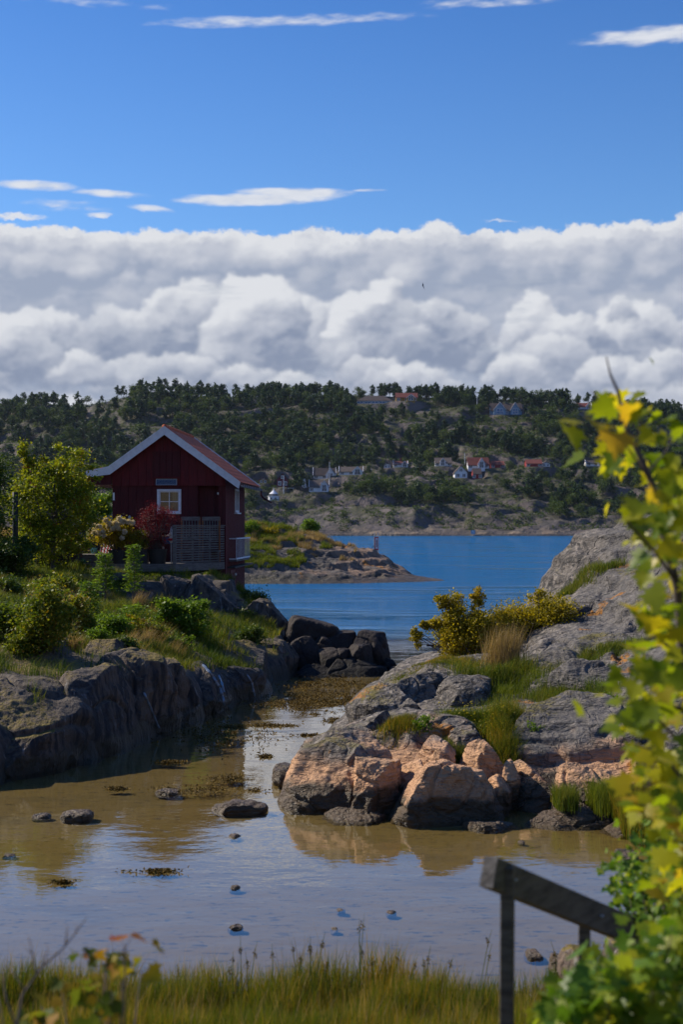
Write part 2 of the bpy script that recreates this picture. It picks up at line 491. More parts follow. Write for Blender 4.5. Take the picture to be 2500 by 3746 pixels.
# ---------------------------------------------------------------- materials
MAT = {}
def new_mat(name):
    m_ = bpy.data.materials.new(name); m_.use_nodes = True
    T = NT(m_.node_tree); T.n.clear()
    return m_, T
def finish(T, shader):
    o = T.new('ShaderNodeOutputMaterial'); T.l.new(shader, o.inputs[0])
def principled(T, base, rough=.8, normal=None, spec=.3, metal=0.0, **kw):
    b = T.new('ShaderNodeBsdfPrincipled')
    if isinstance(base, (tuple, list)): base = (base[0], base[1], base[2], 1)
    T.put(b.inputs['Base Color'], base); T.put(b.inputs['Roughness'], rough)
    T.put(b.inputs['Specular IOR Level'], spec); T.put(b.inputs['Metallic'], metal)
    if normal is not None: T.put(b.inputs['Normal'], normal)
    for k, v in kw.items(): T.put(b.inputs[k], v)
    return b.outputs[0]
def pos(T): return T.new('ShaderNodeNewGeometry').outputs['Position']

def rock_mat(name, kind):
    m_, T = new_mat(name)
    p = pos(T); x, y, z = T.sep(p)
    nz = T.sep(T.new('ShaderNodeNewGeometry').outputs['Normal'])[2]
    n_big = T.noise(p, .55 if kind != 'far' else .03, 4, .55)
    n_mid = T.noise(p, 2.6 if kind != 'far' else .16, 5, .6)
    n_fine = T.noise(p, 17 if kind != 'far' else .9, 5, .65)
    n_gr = T.noise(p, 75, 2, .6) if kind != 'far' else n_fine
    if kind == 'right':
        pink = T.mix(n_mid, (.53, .275, .135), (.72, .45, .26))
        pink = T.mix(T.ss(n_fine, .5, .75), pink, (.33, .19, .13))
        grey = T.mix(n_fine, (.085, .075, .064), (.225, .198, .170))
        grey = T.mix(T.ss(T.noise(p, 6, 6, .7), .45, .66), grey, (.32, .28, .24))
        grey = T.mix(T.ss(T.noise(p, 4.2, 7, .78, .8), .50, .56), grey, (.055, .052, .05))
        grey = T.mix(T.mul(T.ss(T.add(x, T.mul(y, -.30)), -3.9, -3.3), .55), grey, T.mix(n_fine, (.075, .070, .065), (.21, .195, .18)))
        # pink stone low down, lichen grey on the tops and up the slope
        g = T.add(T.add(T.mul(T.sub(y, 17.9), .20), T.mul(T.sub(n_big, .5), 2.6)), T.mul(T.sub(z, .72), 1.0))
        g = T.add(g, T.mul(T.ss(x, 1.9, 2.7), .5))
        gk = T.ss(T.add(g, T.mul(T.sub(n_mid, .5), .8)), -.12, .5)
        col = T.mix(gk, pink, grey)
        wet_h = T.add(.34, T.mul(T.sub(n_mid, .5), .5))
        moss_c = T.mix(n_fine, (.12, .115, .02), (.21, .16, .035))
        ms = T.mul(T.ss(nz, .72, .95), T.ss(T.add(n_big, T.mul(T.sub(n_fine, .5), .35)), .56, .66))
        ms = T.mul(ms, T.ss(z, .45, .9))
        ochre = T.mul(T.ss(T.noise(p, 1.3, 3, .5), .665, .69), T.ss(n_fine, .35, .55))
        col = T.mix(T.mul(ochre, .85), col, (.42, .17, .015))
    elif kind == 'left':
        grey = T.mix(n_fine, (.046, .038, .032), (.165, .138, .112))  # grey lowered so the colour carries the cliff's shade
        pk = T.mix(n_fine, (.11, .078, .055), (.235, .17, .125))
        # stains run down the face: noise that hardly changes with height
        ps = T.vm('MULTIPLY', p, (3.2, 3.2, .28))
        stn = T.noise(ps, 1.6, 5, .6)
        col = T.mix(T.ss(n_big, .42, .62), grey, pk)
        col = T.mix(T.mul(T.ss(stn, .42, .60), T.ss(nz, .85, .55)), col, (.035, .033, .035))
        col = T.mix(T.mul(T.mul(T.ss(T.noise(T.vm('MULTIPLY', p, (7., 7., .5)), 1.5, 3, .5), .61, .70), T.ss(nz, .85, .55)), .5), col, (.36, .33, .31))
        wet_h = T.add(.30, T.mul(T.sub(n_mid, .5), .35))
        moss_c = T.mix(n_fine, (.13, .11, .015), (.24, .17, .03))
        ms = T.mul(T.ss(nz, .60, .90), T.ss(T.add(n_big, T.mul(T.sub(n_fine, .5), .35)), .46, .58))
    elif kind == 'spit':
        grey = T.mix(n_fine, (.05, .046, .043), (.21, .185, .16))
        pk = T.mix(n_mid, (.22, .145, .10), (.38, .26, .18))
        col = T.mix(T.ss(T.add(n_big, T.mul(T.sub(x, -1.0), .05)), .45, .65), grey, pk)
        wet_h = T.add(.55, T.mul(T.sub(n_mid, .5), 1.0))
        moss_c = T.mix(n_fine, (.10, .12, .015), (.25, .20, .03))
        ms = T.mul(T.ss(nz, .62, .90), T.ss(T.add(n_big, T.mul(T.sub(x, -6), -.03)), .52, .60))
        ochre = T.ss(T.noise(p, .5, 3, .5), .62, .66)
        col = T.mix(T.mul(ochre, .8), col, (.40, .16, .02))
    else:
        grey = T.mix(n_fine, (.050, .042, .040), (.13, .105, .098))
        pk = T.mix(n_mid, (.09, .075, .072), (.185, .152, .142))
        col = T.mix(T.ss(n_big, .45, .6), grey, pk)
        col = T.mix(T.mul(T.mul(T.ss(z, 3.2, 1.6), T.ss(n_mid, .48, .60)), T.ss(x, -20, 10)), col, (.30, .22, .17))
        wet_h = T.add(.8, T.mul(T.sub(n_mid, .5), .9))
        moss_c = T.ramp(T.add(n_fine, T.mul(T.sub(n_mid, .5), .9)), [(.25, (.020, .032, .012)), (.5, (.036, .046, .015)), (.9, (.085, .066, .027))])
        ms = T.mul(T.ss(nz, .62, .80), T.ss(T.add(n_mid, T.mul(T.sub(n_fine, .5), .4)), .40, .52))
        ms = T.mul(ms, T.ss(z, 4, 10, .35, 1.0))
    col = T.mix(T.mul(ms, .92), col, moss_c)
    # dark crevices and black crust lichen
    if kind != 'far':
        cr = T.vor(T.vm('ADD', p, T.vm('SCALE', T.noise(p, 2.2, 3, .6, color=True), .38)), 1.15 if kind != 'spit' else .7, 'DISTANCE_TO_EDGE')
        crack = T.ss(cr, .0, .018, 1, 0)
        if kind == 'left': crack = T.mul(crack, .5)
        crack = T.mul(crack, T.ss(T.noise(p, 1.1, 2), .52, .60))
        col = T.mix(T.mul(crack, .8), col, (.03, .026, .022))
        if kind in ('right', 'spit'):
            for k_, (sc3, mul3, thr) in enumerate((((.9, .9, 3.2), .55, .012), ((2.2, 1.1, .9), .40, .009), ((.7, 2.0, 1.6), .8, .010))):
                ln = T.noise(T.vm('ADD', T.vm('MULTIPLY', p, sc3), (7.0 * k_, 0, 0)), mul3, 5, .62)
                l2 = T.ss(T.m('ABSOLUTE', T.sub(ln, .5)), thr * .25, thr, 1, 0)
                col = T.mix(T.mul(T.mul(l2, .6), T.ss(T.noise(p, 1.7, 3, .6), .42, .6)), col, (.045, .038, .032)); crack = T.m('MAXIMUM', crack, T.mul(l2, .5))
        spk = T.mul(T.ss(n_gr, .60, .68), T.ss(n_mid, .4, .6))
        col = T.mix(T.mul(spk, .55), col, (.05, .048, .045))
        wet = T.ss(z, wet_h, T.add(wet_h, -.12))
        wcol = T.mix(n_mid, (.022, .018, .012), (.075, .062, .035))
    else:
        wet = T.ss(z, wet_h, T.add(wet_h, -.4)); wcol = (.04, .034, .022)
        crack = None
    col = T.mix(T.mul(wet, .9 if kind != 'spit' else .8), col, wcol)
    rough = T.ss(wet, 0, 1, .86, .48, smooth=False)
    # relief
    if kind == 'far':
        h = T.add(T.mul(n_mid, 3.0), T.mul(n_fine, .9))
        nrm = T.bump(h, .75, 1.0)
    else:
        lay = T.noise(T.vm('MULTIPLY', T.vm('ADD', p, T.vm('SCALE', T.noise(p, .8, 3, .5, color=True), .5)), (1.2, 1.2, 7.0) if kind != 'left' else (5., 5., .8)), 1.8, 5, .62)
        h = T.add(T.add(T.mul(n_fine, .030), T.mul(n_gr, .008)), T.mul(lay, .17 if kind != 'left' else .13))
        h = T.sub(h, T.mul(crack, .04))
        nrm = T.bump(h, .9, 1.0)
    finish(T, principled(T, col, rough, nrm, .35))
    MAT[name] = m_
    return m_
rock_mat('granite_right', 'right'); rock_mat('granite_left', 'left'); rock_mat('granite_spit', 'spit'); rock_mat('granite_far', 'far')

m_, T = new_mat('granite_shade'); p = pos(T)  # breakwater granite, with its shade put into a darker albedo
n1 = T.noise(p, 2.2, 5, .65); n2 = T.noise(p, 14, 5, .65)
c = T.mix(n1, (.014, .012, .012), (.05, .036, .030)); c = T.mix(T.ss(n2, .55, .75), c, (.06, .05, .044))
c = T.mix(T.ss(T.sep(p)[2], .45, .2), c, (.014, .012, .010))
finish(T, principled(T, c, .8, T.bump(T.add(T.mul(n1, .12), T.mul(n2, .03)), .9, 1.0), .3)); MAT['granite_shade'] = m_

# sand and mud under the pool, soil under the near bank
m_, T = new_mat('sea_bed'); p = pos(T); x, y, z = T.sep(p)
n1 = T.noise(p, 1.2, 5, .6); n2 = T.noise(p, 9, 4, .65)
n3 = T.noise(T.vm('MULTIPLY', p, (1, 2.2, 1)), 3.0, 5, .7)
c = T.mix(n1, (.165, .115, .034), (.23, .165, .055))
c = T.mix(T.ss(n3, .60, .70), c, (.07, .048, .022))
c = T.mix(T.mul(T.ss(n2, .60, .72), .6), c, (.075, .05, .022))
n5 = T.noise(T.vm('MULTIPLY', p, (1, 2.6, 1)), 5.5, 4, .7)
c = T.mix(T.mul(T.ss(n5, .585, .64), .85), c, (.04, .03, .014))
n4 = T.noise(T.vm('MULTIPLY', p, (.5, 1.3, 1)), 1.1, 4, .6)
c = T.mix(T.mul(T.ss(n4, .52, .68), .5), c, (.11, .085, .035))
c = T.mix(T.ss(z, -.55, -2.2), c, (.012, .028, .036))
c = T.mix(T.ss(z, .03, .3), c, (.09, .07, .035))
finish(T, principled(T, c, .9, T.bump(n2, .4, .02), .2)); MAT['sea_bed'] = m_

# water: clear, with Fresnel reflection and wind ripples
m_, T = new_mat('sea_water'); p = pos(T); x, y, z = T.sep(p)
open_ = T.ss(T.add(y, T.mul(x, -.25)), 35, 50)
w_s = T.add(T.mul(T.noise(T.vm('MULTIPLY', p, (.75, 1.25, 1)), 3.2, 3, .55), .0030), T.mul(T.noise(T.vm('MULTIPLY', p, (.55, 1.0, 1)), .9, 2, .5), .010))
w_s = T.add(w_s, T.mul(T.noise(T.vm('MULTIPLY', p, (.7, 1.3, 1)), 11.0, 2, .5), .0006))
gust = T.ss(T.noise(T.vm('MULTIPLY', p, (.25, .6, 1)), .25, 3, .5), .38, .62, .25, 1.5)
w_l = T.add(T.mul(T.noise(T.vm('MULTIPLY', p, (.8, 1.2, 1)), 2.2, 4, .6), .15), T.mul(T.noise(T.vm('MULTIPLY', p, (.35, 1.0, 1)), .5, 3, .5), .34))
hgt = T.add(T.mul(w_s, T.ss(open_, 0, 1, 1.0, 2.0)), T.mul(w_l, T.mul(T.ss(T.add(y, T.mul(x, -.25)), 40, 110, 0, 1, smooth=False), gust)))
hgt = T.add(hgt, T.mul(T.mul(w_l, gust), T.ss(T.add(y, T.mul(x, -.25)), 36, 48, 0, .12)))
nrm = T.bump(hgt, 1.0, 1.0)
cosv = T.m('ABSOLUTE', T.vm('DOT_PRODUCT', nrm, T.new('ShaderNodeNewGeometry').outputs['Incoming']))
fres = T.add(.02, T.mul(.98, T.m('POWER', T.m('SUBTRACT', 1.0, cosv, clamp=True), 4.1)))
gl = T.new('ShaderNodeBsdfGlossy'); gl.inputs['Roughness'].default_value = .03; T.put(gl.inputs['Normal'], nrm)
T.put(gl.inputs['Color'], T.mix(open_, (.95, .97, 1), (.72, .87, 1.0)))
tr = T.new('ShaderNodeBsdfTransparent'); tr.inputs[0].default_value = (.90, .88, .76, 1)
df = T.new('ShaderNodeBsdfDiffuse'); df.inputs[0].default_value = (.014, .135, .33, 1)
T.put(df.inputs['Normal'], nrm)
body = T.new('ShaderNodeMixShader'); T.put(body.inputs[0], T.mul(open_, .85)); T.l.new(tr.outputs[0], body.inputs[1]); T.l.new(df.outputs[0], body.inputs[2])
mx = T.new('ShaderNodeMixShader'); T.put(mx.inputs[0], T.mul(fres, T.ss(open_, 0, 1, 1.0, .62)))
T.l.new(body.outputs[0], mx.inputs[1]); T.l.new(gl.outputs[0], mx.inputs[2])
finish(T, mx.outputs[0]); MAT['water'] = m_

# ---------------------------------------------------------------- ground, one sheet out to the horizon
gx = axis((-3000, -200, 200), (-200, -20, 12), (-20, 20, .25), (20, 200, 12), (200, 3000, 200))
gy = axis((-60, 0, 6), (0, 45, .25), (45, 200, 5), (200, 4000, 200))
GX, GY = np.meshgrid(gx, gy)
def ground_h(x, y):
    bank = 1.95 - .205 * y + .10 * fbm2(x * .5, y * .5, 3, .5, 2)
    pool = -.042 - .05 * sstep(y, 14, 26) + .018 * fbm2(x * .35, y * .35, 3, .5, 5)
    z = np.maximum(bank, pool) + .0
    edge = 10.15 + .25 * perlin2(x * .6, y * 0, 4) 
    z = np.where(y > edge, np.minimum(z, pool + np.clip(.25 - (y - edge) * .5, 0, .25)), z)
    z = z - 3.2 * sstep(y + x * -.25, 34, 48)
    return z
GZ = ground_h(GX, GY)
g_ob = grid_obj('ground', gx, gy, GZ, MAT['sea_bed']); tag(g_ob, kind='structure')
gh = HF(gx, gy, GZ)

wv = np.array([(-3000, 4, 0), (3000, 4, 0), (3000, 3900, 0), (-3000, 3900, 0)], float)
w_ob = np_mesh('water', wv, np.array([[0, 1, 2, 3]]), MAT['water'], smooth=False); tag(w_ob, kind='structure')

# ---------------------------------------------------------------- left bank
SHORE = [(-60, 2), (-13, 12.5), (-8.5, 17), (-4.73, 19.7), (-3.54, 22.6), (-3.1, 24.2), (-2.72, 25.8), (-2.23, 27.5), (-1.75, 29), (-1.62, 31), (-1.30, 33.5), (-1.0, 35.8), (-1.40, 37.6), (-2.1, 40), (-2.75, 43), (-4.2, 46), (-8, 49), (-12, 54), (-14, 62), (-15, 70), (-15, 140)]
plat = tps([(-4.9, 21.4, .92), (-4.6, 22.6, 1.1), (-3.9, 24.7, 1.22), (-3.2, 27.3, .85), (-2.6, 29.5, .70), (-2.15, 31, .50), (-2.15, 33, .73), (-1.65, 34.3, .62), (-1.38, 36, .83), (-1.8, 37.5, 1.02), (-2.7, 40, 1.6), (-2.9, 41.5, 1.55), (-3.4, 43, 1.6),
            (-3.95, 42.6, 2.0), (-4.4, 38.8, 2.03), (-5.5, 38.8, 2.06), (-6.8, 38, 2.14), (-9.9, 39.5, 2.44), (-6.8, 43.3, 2.32), (-6.8, 49.4, 2.7), (-9.1, 53, 3.4), (-10.6, 61, 4.5), (-13.7, 65, 5.4), (-19, 53, 5.4), (-16, 40, 3.4), (-14, 30, 2.5), (-25, 25, 3),
            (-3.9, 31, 1.26), (-3.1, 33.5, 1.25), (-5.1, 32, 1.56), (-6.3, 31, 1.80), (-6.5, 27, 1.72), (-5.4, 27.5, 1.42), (-7.5, 23.5, 1.5), (-4.5, 35.5, 1.55), (-6.5, 35, 2.0), (-9, 33, 2.15), (-12, 22, 1.7), (-15, 75, 4.6), (-30, 100, 6), (-36, 60, 6)])
lx = axis((-42, -20, .5), (-20, -9, .12), (-9, -.6, .034)); ly = axis((14, 18, .08), (18, 42, .038), (42, 64, .10), (64, 104, .4))
LX, LY = np.meshgrid(lx, ly)
d = poly_sd(LX, LY, SHORE)
flute = .50 * fbm2(LX * .45, LY * .40, 3, .5, 30) + .10 * fbm2(LX * 1.1, LY * 1.1, 4, .45, 31)
dd_ = d + flute * 1.4
pl = plat(LX, LY)
wst = sstep(LY + .45 * fbm2(LX * .9, LY * .9, 3, .5, 39), 36.7, 37.5)
wl_ = sstep(LX, -6.4, -5.0)
pl = np.where((LY < 40) & (LY > 33.5) & (LX < -2.98 + .12 * fbm2(LX * 2, LY * 2, 2, .5, 38)), pl * (1 - wl_) + wl_ * (np.maximum(pl, 2.02) * wst + np.minimum(pl, 1.38) * (1 - wst)), pl)
pl = pl + .10 * fbm2(LX * .7, LY * .7, 5, .5, 41) + .05 * np.maximum(0, fbm2(LX * 1.6, LY * 1.0, 4, .5, 44))
# low ledges of bare rock that break the slope into steps
st_ = fbm2(LX * .25, LY * .16, 3, .5, 47) * 2.2 + pl * .9
pl = pl + .16 * (sstep(st_ % 1.0, .55, .8) - sstep(st_ % 1.0, .8, 1.0) * 1.0)
gen_ = sstep(LY, 44, 49)
cl_ = np.where(dd_ > 0, 1.8 * np.clip(dd_ / .85, 0, 5) ** .72 * (1 - gen_) + (.25 + dd_ * .42) * gen_, dd_ * 1.6)
LZ = smin(np.maximum(pl, .1), cl_, .40)
LZ = np.maximum(LZ, -.9) + .012 * fbm2(LX * 4, LY * 4, 3, .5, 49)
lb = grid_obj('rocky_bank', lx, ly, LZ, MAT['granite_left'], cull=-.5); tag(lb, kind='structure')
LH = HF(lx, ly, LZ)

# ---------------------------------------------------------------- right outcrop: the slope behind the blocks
rt = tps([(-.7, 18.4, 0), (.6, 18.0, 0), (2, 17.9, 0), (3.3, 17.8, 0), (5, 17.2, 0), (8, 15.5, 0), (-1.3, 17.6, -.5), (.5, 17.0, -.5), (2, 16.9, -.5), (4, 16.6, -.5), (8, 14.4, -.5),
          (-.72, 19.5, 0), (-.5, 22, 0), (.08, 26, 0), (.65, 30, 0), (1.2, 34, 0), (1.8, 36, 0), (-1.3, 19.5, -.5), (-1.05, 22, -.5), (-.5, 26, -.5), (.1, 30, -.5), (.8, 35, -.6),
          (.3, 19, .55), (1.0, 19, .62), (1.5, 19.3, .62), (.4, 22, .60), (1.1, 24, .92), (1.6, 24.5, 1.10), (2.0, 21, .66), (2.3, 25, 1.05), (2.4, 28, 1.1), (3, 18.6, .45), (3.4, 20, .85), (4.5, 18.5, .75), (3.4, 23, 1.25), (4.2, 24.5, 1.6),
          (3.6, 28.5, 1.45), (4.1, 30, 1.5), (4.42, 31.6, 1.75), (4.75, 31.2, 2.75), (5.2, 30.5, 3.1), (6, 30.5, 3.4), (7.5, 30, 3.7), (5.0, 27.5, 2.25), (6.5, 25, 2.6), (4.7, 33.2, 1.4), (6.5, 36, 1.2), (3, 36, .2), (3.5, 39, -.5), (7, 40, -.4), (11, 42, -.3),
          (6, 21, 1.9), (9, 20, 2.6), (11, 30, 4.4), (15, 20, 4), (16, 35, 4.5), (14, 15, 1.5), (10, 15, .4), (13, 13, .3), (.3, 28, .15), (1.9, 32, .55)])
rx = axis((-1.6, 5.2, .03), (5.2, 9, .06), (9, 22, .4)); ry = axis((14.4, 26, .03), (26, 35, .05), (35, 46, .25))
RX, RY = np.meshgrid(rx, ry)
RZ = rt(RX, RY)
u = RX * .55 - RY * .35 + RZ * 1.1
lev = fbm2(u * .9, RX * .25 + RY * .28, 4, .5, 61)
amp = sstep(RZ, -.1, .6)
RZ = RZ + amp * (.24 * lev + .11 * fbm2(RX * 1.4, RY * 1.4, 5, .55, 63, True) + .022 * fbm2(u * 6, RY * 1.1 + RX * .8, 4, .55, 67, True))
s2 = (RZ * 2.3 + .7 * fbm2(RX * .35, RY * .35, 3, .5, 71)) % 1.0
RZ = RZ + amp * .15 * (sstep(s2, .25, .6) - s2)
RZ = np.where(RZ < 0, RZ * 1.6, RZ)
ob_r = grid_obj('granite_slope', rx, ry, RZ, MAT['granite_right'], cull=-.45); tag(ob_r, kind='structure')
RH = HF(rx, ry, RZ)

# ---------------------------------------------------------------- spit across the inlet
sp = tps([(-18, 87, .4), (-14, 86, 0), (-10, 86, 0), (-6, 86, 0), (-3, 86, 0), (0, 86.5, 0), (3, 88, 0), (5, 89.5, .03), (6.6, 91.5, .0), (-14, 83, -.7), (-6, 83.5, -.7), (0, 84.5, -.6), (4, 86.5, -.5), (8, 91, -.5), (7, 95, -.6),
          (-14, 95, 2.2), (-8, 88, 1.15), (-4, 88, .95), (-1, 88.6, .75), (1.5, 89.5, .55), (3.2, 91, .45), (-10, 91, 2.0), (-5.5, 92, 2.25), (-5.8, 95, 3.3), (-2.8, 96.5, 2.85), (-1.3, 97, 2.35), (.6, 96, 1.95), (2.3, 95.5, 1.72), (2.9, 95, 1.2), (3.5, 94, .6), (4.6, 93, .22),
          (-4.5, 103, 1.5), (0, 102, .3), (3, 99, -.2), (-3, 106, -.5), (5, 99, -.7), (-12, 106, 2.4), (-20, 108, 3), (-22, 90, 2.2), (-10, 115, -.3), (-20, 122, -.4)], lam=.1)
sx = axis((-24, -9, .14), (-9, 7.8, .075)); sy = axis((83, 100, .075), (100, 122, .3))
SX, SY = np.meshgrid(sx, sy)
SZ = sp(SX, SY)
amp = sstep(SZ, -.3, .8)
SZ = SZ + amp * (.42 * fbm2(SX * .33, SY * .5, 5, .55, 83) + .26 * fbm2(SX * .9, SY * 1.2, 4, .55, 85, True))
s2 = (SZ * 1.5 + .9 * fbm2(SX * .16, SY * .2, 3, .5, 87)) % 1.0
SZ = SZ + amp * .34 * (sstep(s2, .25, .7) - s2) * sstep(fbm2(SX * .5, SY * .6, 2, .5, 88), -.3, .1)
ob_s = grid_obj('rocky_spit', sx, sy, SZ, MAT['granite_spit'], cull=-.4); tag(ob_s, kind='structure')
SH = HF(sx, sy, SZ)

# ---------------------------------------------------------------- far hill across the sound
hx = axis((-330, -175, 3), (-175, 185, .9), (185, 330, 3)); hy = axis((490, 620, .8), (620, 730, 1.1), (730, 900, 5))
HX, HY2 = np.meshgrid(hx, hy)
SKY = [(-3000, 1520), (-900, 1510), (0, 1512), (130, 1478), (300, 1488), (380, 1470), (480, 1444), (560, 1440), (700, 1448), (900, 1452), (1200, 1446), (1400, 1452), (1600, 1458), (1900, 1466), (2100, 1478), (2300, 1500), (2500, 1520), (3300, 1540), (5000, 1600)]
hpx = HX / HY2 * FPX + 1250
sky_r = np.interp(hpx, [a for a, b in SKY], [b for a, b in SKY])
prof = np.interp(HY2, [490, 500, 512, 520, 535, 548, 560, 575, 600, 640, 680, 712, 740, 820, 900], [-.10, -.07, .0, 0.055, .14, .21, .33, .40, .50, .69, .885, 1.0, .975, .82, .6])
warp = 7 * fbm2(HX / 45, HY2 / 60, 4, .5, 91)
prof = np.interp(HY2 + warp * sstep(HY2, 505, 530), [490, 500, 512, 520, 535, 548, 560, 575, 600, 640, 680, 712, 740, 820, 900], [-.10, -.07, .0, 0.055, .14, .21, .33, .40, .50, .69, .885, 1.0, .975, .82, .6]) * .6 + prof * .4
HZ = CAMH + prof * (1924 - sky_r) / FPX * HY2
ampf = sstep(HZ, .2, 5) * (1 - .6 * sstep(HY2, 690, 715))
HZ = HZ + ampf * (2.6 * fbm2(HX / 26, HY2 / 30, 5, .55, 93) + .8 * fbm2(HX / 7, HY2 / 7, 4, .5, 95, True))
# rock steps: flat terraces and steep faces
q = HZ / 9.5 + 1.7 * fbm2(HX / 55, HY2 / 70, 4, .5, 97)
fr_ = q % 1.0
HZ = HZ + ampf * 9.5 * .62 * (sstep(fr_, .25, .66) - fr_) * sstep(fbm2(HX / 40, HY2 / 40, 2, .5, 98), -.35, .15)
q = HZ / 3.1 + 1.9 * fbm2(HX / 20, HY2 / 30, 4, .5, 99)
fr_ = q % 1.0
HZ = HZ + ampf * 3.1 * .5 * (sstep(fr_, .3, .7) - fr_) * sstep(fbm2(HX / 15, HY2 / 18, 2, .5, 100), -.2, .2)
shore_n = 6 * fbm2(HX / 30, HX * 0 + .3, 4, .55, 101)
HZ = np.where(HY2 < 506 + shore_n, np.minimum(HZ, (HY2 - 500 - shore_n) * .35), HZ)
low = (HY2 > 500 + shore_n) & (HZ < 4)
HZ = HZ + low * 1.1 * np.maximum(0, fbm2(HX / 9, HY2 / 6, 4, .5, 103))
# level pads under the houses are cut further down
HILL = (hx, hy, HZ)
def hill_hit(px, py, y0=505, y1=740):
    Hh = HF(hx, hy, HZ); Ys = np.linspace(y0, y1, 1500)
    X_ = (px - 1250) / FPX * Ys; Z_ = CAMH + (HY - py) / FPX * Ys
    hit = np.where(Hh(X_, Ys) > Z_)[0]
    i = hit[0] if len(hit) else int(np.argmax((Hh(X_, Ys) - Z_)))
    return float(X_[i]), float(Ys[i]), float(Z_[i])
# far houses: px left, right, base row, eave row, ridge row, kind, wall, roof, label
HOUSES = [
 (1305, 1440, 1478, 1468, 1444, 'hip', 'blue_wall', 'dark_roof', 'long low house with a dark hipped roof and blue windows on the ridge'),
 (1448, 1530, 1468, 1452, 1435, 'side', 'ochre_wall', 'red_roof', 'house with red tiled roof and ochre gable wing on the ridge'),
 (1796, 1914, 1518, 1500, 1472, 'twin', 'blue_wall', 'dark_roof', 'large pale blue house with twin gables on the ridge'),
 (2112, 2168, 1498, 1490, 1472, 'side', 'white_wall', 'red_roof', 'white house with orange roof behind the maple leaves on the ridge'),
 (2226, 2278, 1494, 1486, 1478, 'side', 'dark_wall', 'green_roof', 'low house with dark green roof behind the maple leaves'),
 (1010, 1058, 1782, 1752, 1730, 'front', 'maroon_wall', 'dark_roof', 'maroon gabled house with white windows above the small lighthouse'),
 (946, 980, 1768, 1758, 1748, 'front', 'ochre_wall', 'red_roof', 'small house with red roof showing beside the boathouse roof'),
 (1130, 1205, 1800, 1780, 1756, 'side', 'white_wall', 'grey_roof', 'white house with grey roof and skylight, lowest on the slope'),
 (1145, 1230, 1752, 1738, 1711, 'side', 'white_wall', 'dark_roof', 'white and red house with dark roof behind the flagpole'),
 (1240, 1330, 1738, 1730, 1706, 'side', 'white_wall', 'grey_roof', 'white house with wide grey roof right of the flagpole'),
 (1405, 1432, 1713, 1706, 1693, 'front', 'white_wall', 'grey_roof', 'tiny white cabin among pines, left of the red roofed one'),
 (1440, 1494, 1710, 1702, 1686, 'side', 'white_wall', 'red_roof', 'small cabin with bright red roof and chimney on the knoll'),
 (1592, 1655, 1706, 1697, 1673, 'dormer', 'white_wall', 'grey_roof', 'white house with grey roof and dormer on the dark knoll'),
 (1662, 1714, 1749, 1727, 1702, 'front', 'white_wall', 'grey_roof', 'tall white gabled house below the row of red roofs'),
 (1712, 1792, 1714, 1702, 1672, 'dormer', 'white_wall', 'red_roof', 'white house with large red roof and dormer beside the thin mast'),
 (1731, 1764, 1752, 1732, 1712, 'side', 'barn_wall', 'dark_roof', 'small red shed with white porch below the big red roof'),
 (1798, 1848, 1712, 1702, 1685, 'side', 'barn_wall', 'red_roof', 'long red roof right of the dormer house'),
 (1926, 1986, 1708, 1700, 1679, 'side', 'barn_wall', 'red_roof', 'broad red roofed house further right along the slope'),
 (1984, 2016, 1708, 1699, 1687, 'front', 'white_wall', 'grey_roof', 'white cottage adjoining the broad red roof'),
 (2146, 2220, 1706, 1700, 1683, 'side', 'white_wall', 'dark_roof', 'brown roofed house with white gable edges below the maple leaves')]
PADS = []; HPOS = []
for h_ in HOUSES:
    x_, y_, z_ = hill_hit((h_[0] + h_[1]) / 2, h_[2])
    wd = (h_[1] - h_[0]) / FPX * y_
    HPOS.append((x_, y_, z_, wd)); PADS.append((x_, y_ + 3.5, z_, wd * .62 + 1, 6.0))
LHP = hill_hit(1001, 1832, 505, 600); PADS.append((LHP[0], LHP[1] + 2, LHP[2], 6, 5))
for (X_, Y_, z_, a_, b_) in PADS:
    k_ = sstep(1.6 - np.hypot((HX - X_) / a_, (HY2 - Y_) / b_), 0, .6)
    HZ = HZ * (1 - k_) + z_ * k_
hill = grid_obj('hill', hx, hy, HZ, MAT['granite_far'], cull=-1.0); tag(hill, kind='structure')
HH = HF(hx, hy, HZ)
# ---------------------------------------------------------------- boulders and blocks
def cube_sphere(n):
    """unit cube-sphere: directions (N,3) and quads"""
    t = np.tan(np.linspace(-1, 1, n + 1) * np.pi / 4)
    a, b = np.meshgrid(t, t); a = a.ravel(); b = b.ravel(); o = np.ones_like(a)
    faces = [(o, a, b), (-o, -a, b), (-a, o, b), (a, -o, b), (b, a, o) , (-b, a, -o)]
    V = []; F = []
    i = np.arange((n + 1) ** 2).reshape(n + 1, n + 1)
    q = np.stack([i[:-1, :-1], i[:-1, 1:], i[1:, 1:], i[1:, :-1]], -1).reshape(-1, 4)
    for k, f in enumerate(faces):
        v = np.stack(f, -1); v /= np.linalg.norm(v, axis=1, keepdims=True)
        V.append(v)
        F.append(q + k * (n + 1) ** 2 if k != 4 else q[:, ::-1] + k * (n + 1) ** 2)
    V = np.concatenate(V); F = np.concatenate(F)
    key = np.round(V * 1e5).astype(np.int64)
    _, idx, inv = np.unique(key, axis=0, return_index=True, return_inverse=True)
    V2 = V[idx]; F2 = inv.reshape(-1)[F]
    # orient outward
    c = V2[F2].mean(1); nn = np.cross(V2[F2[:, 1]] - V2[F2[:, 0]], V2[F2[:, 2]] - V2[F2[:, 0]])
    flip = (c * nn).sum(1) < 0
    F2[flip] = F2[flip][:, ::-1]
    return V2, F2
CS = {n: cube_sphere(n) for n in (10, 24, 44, 80)}
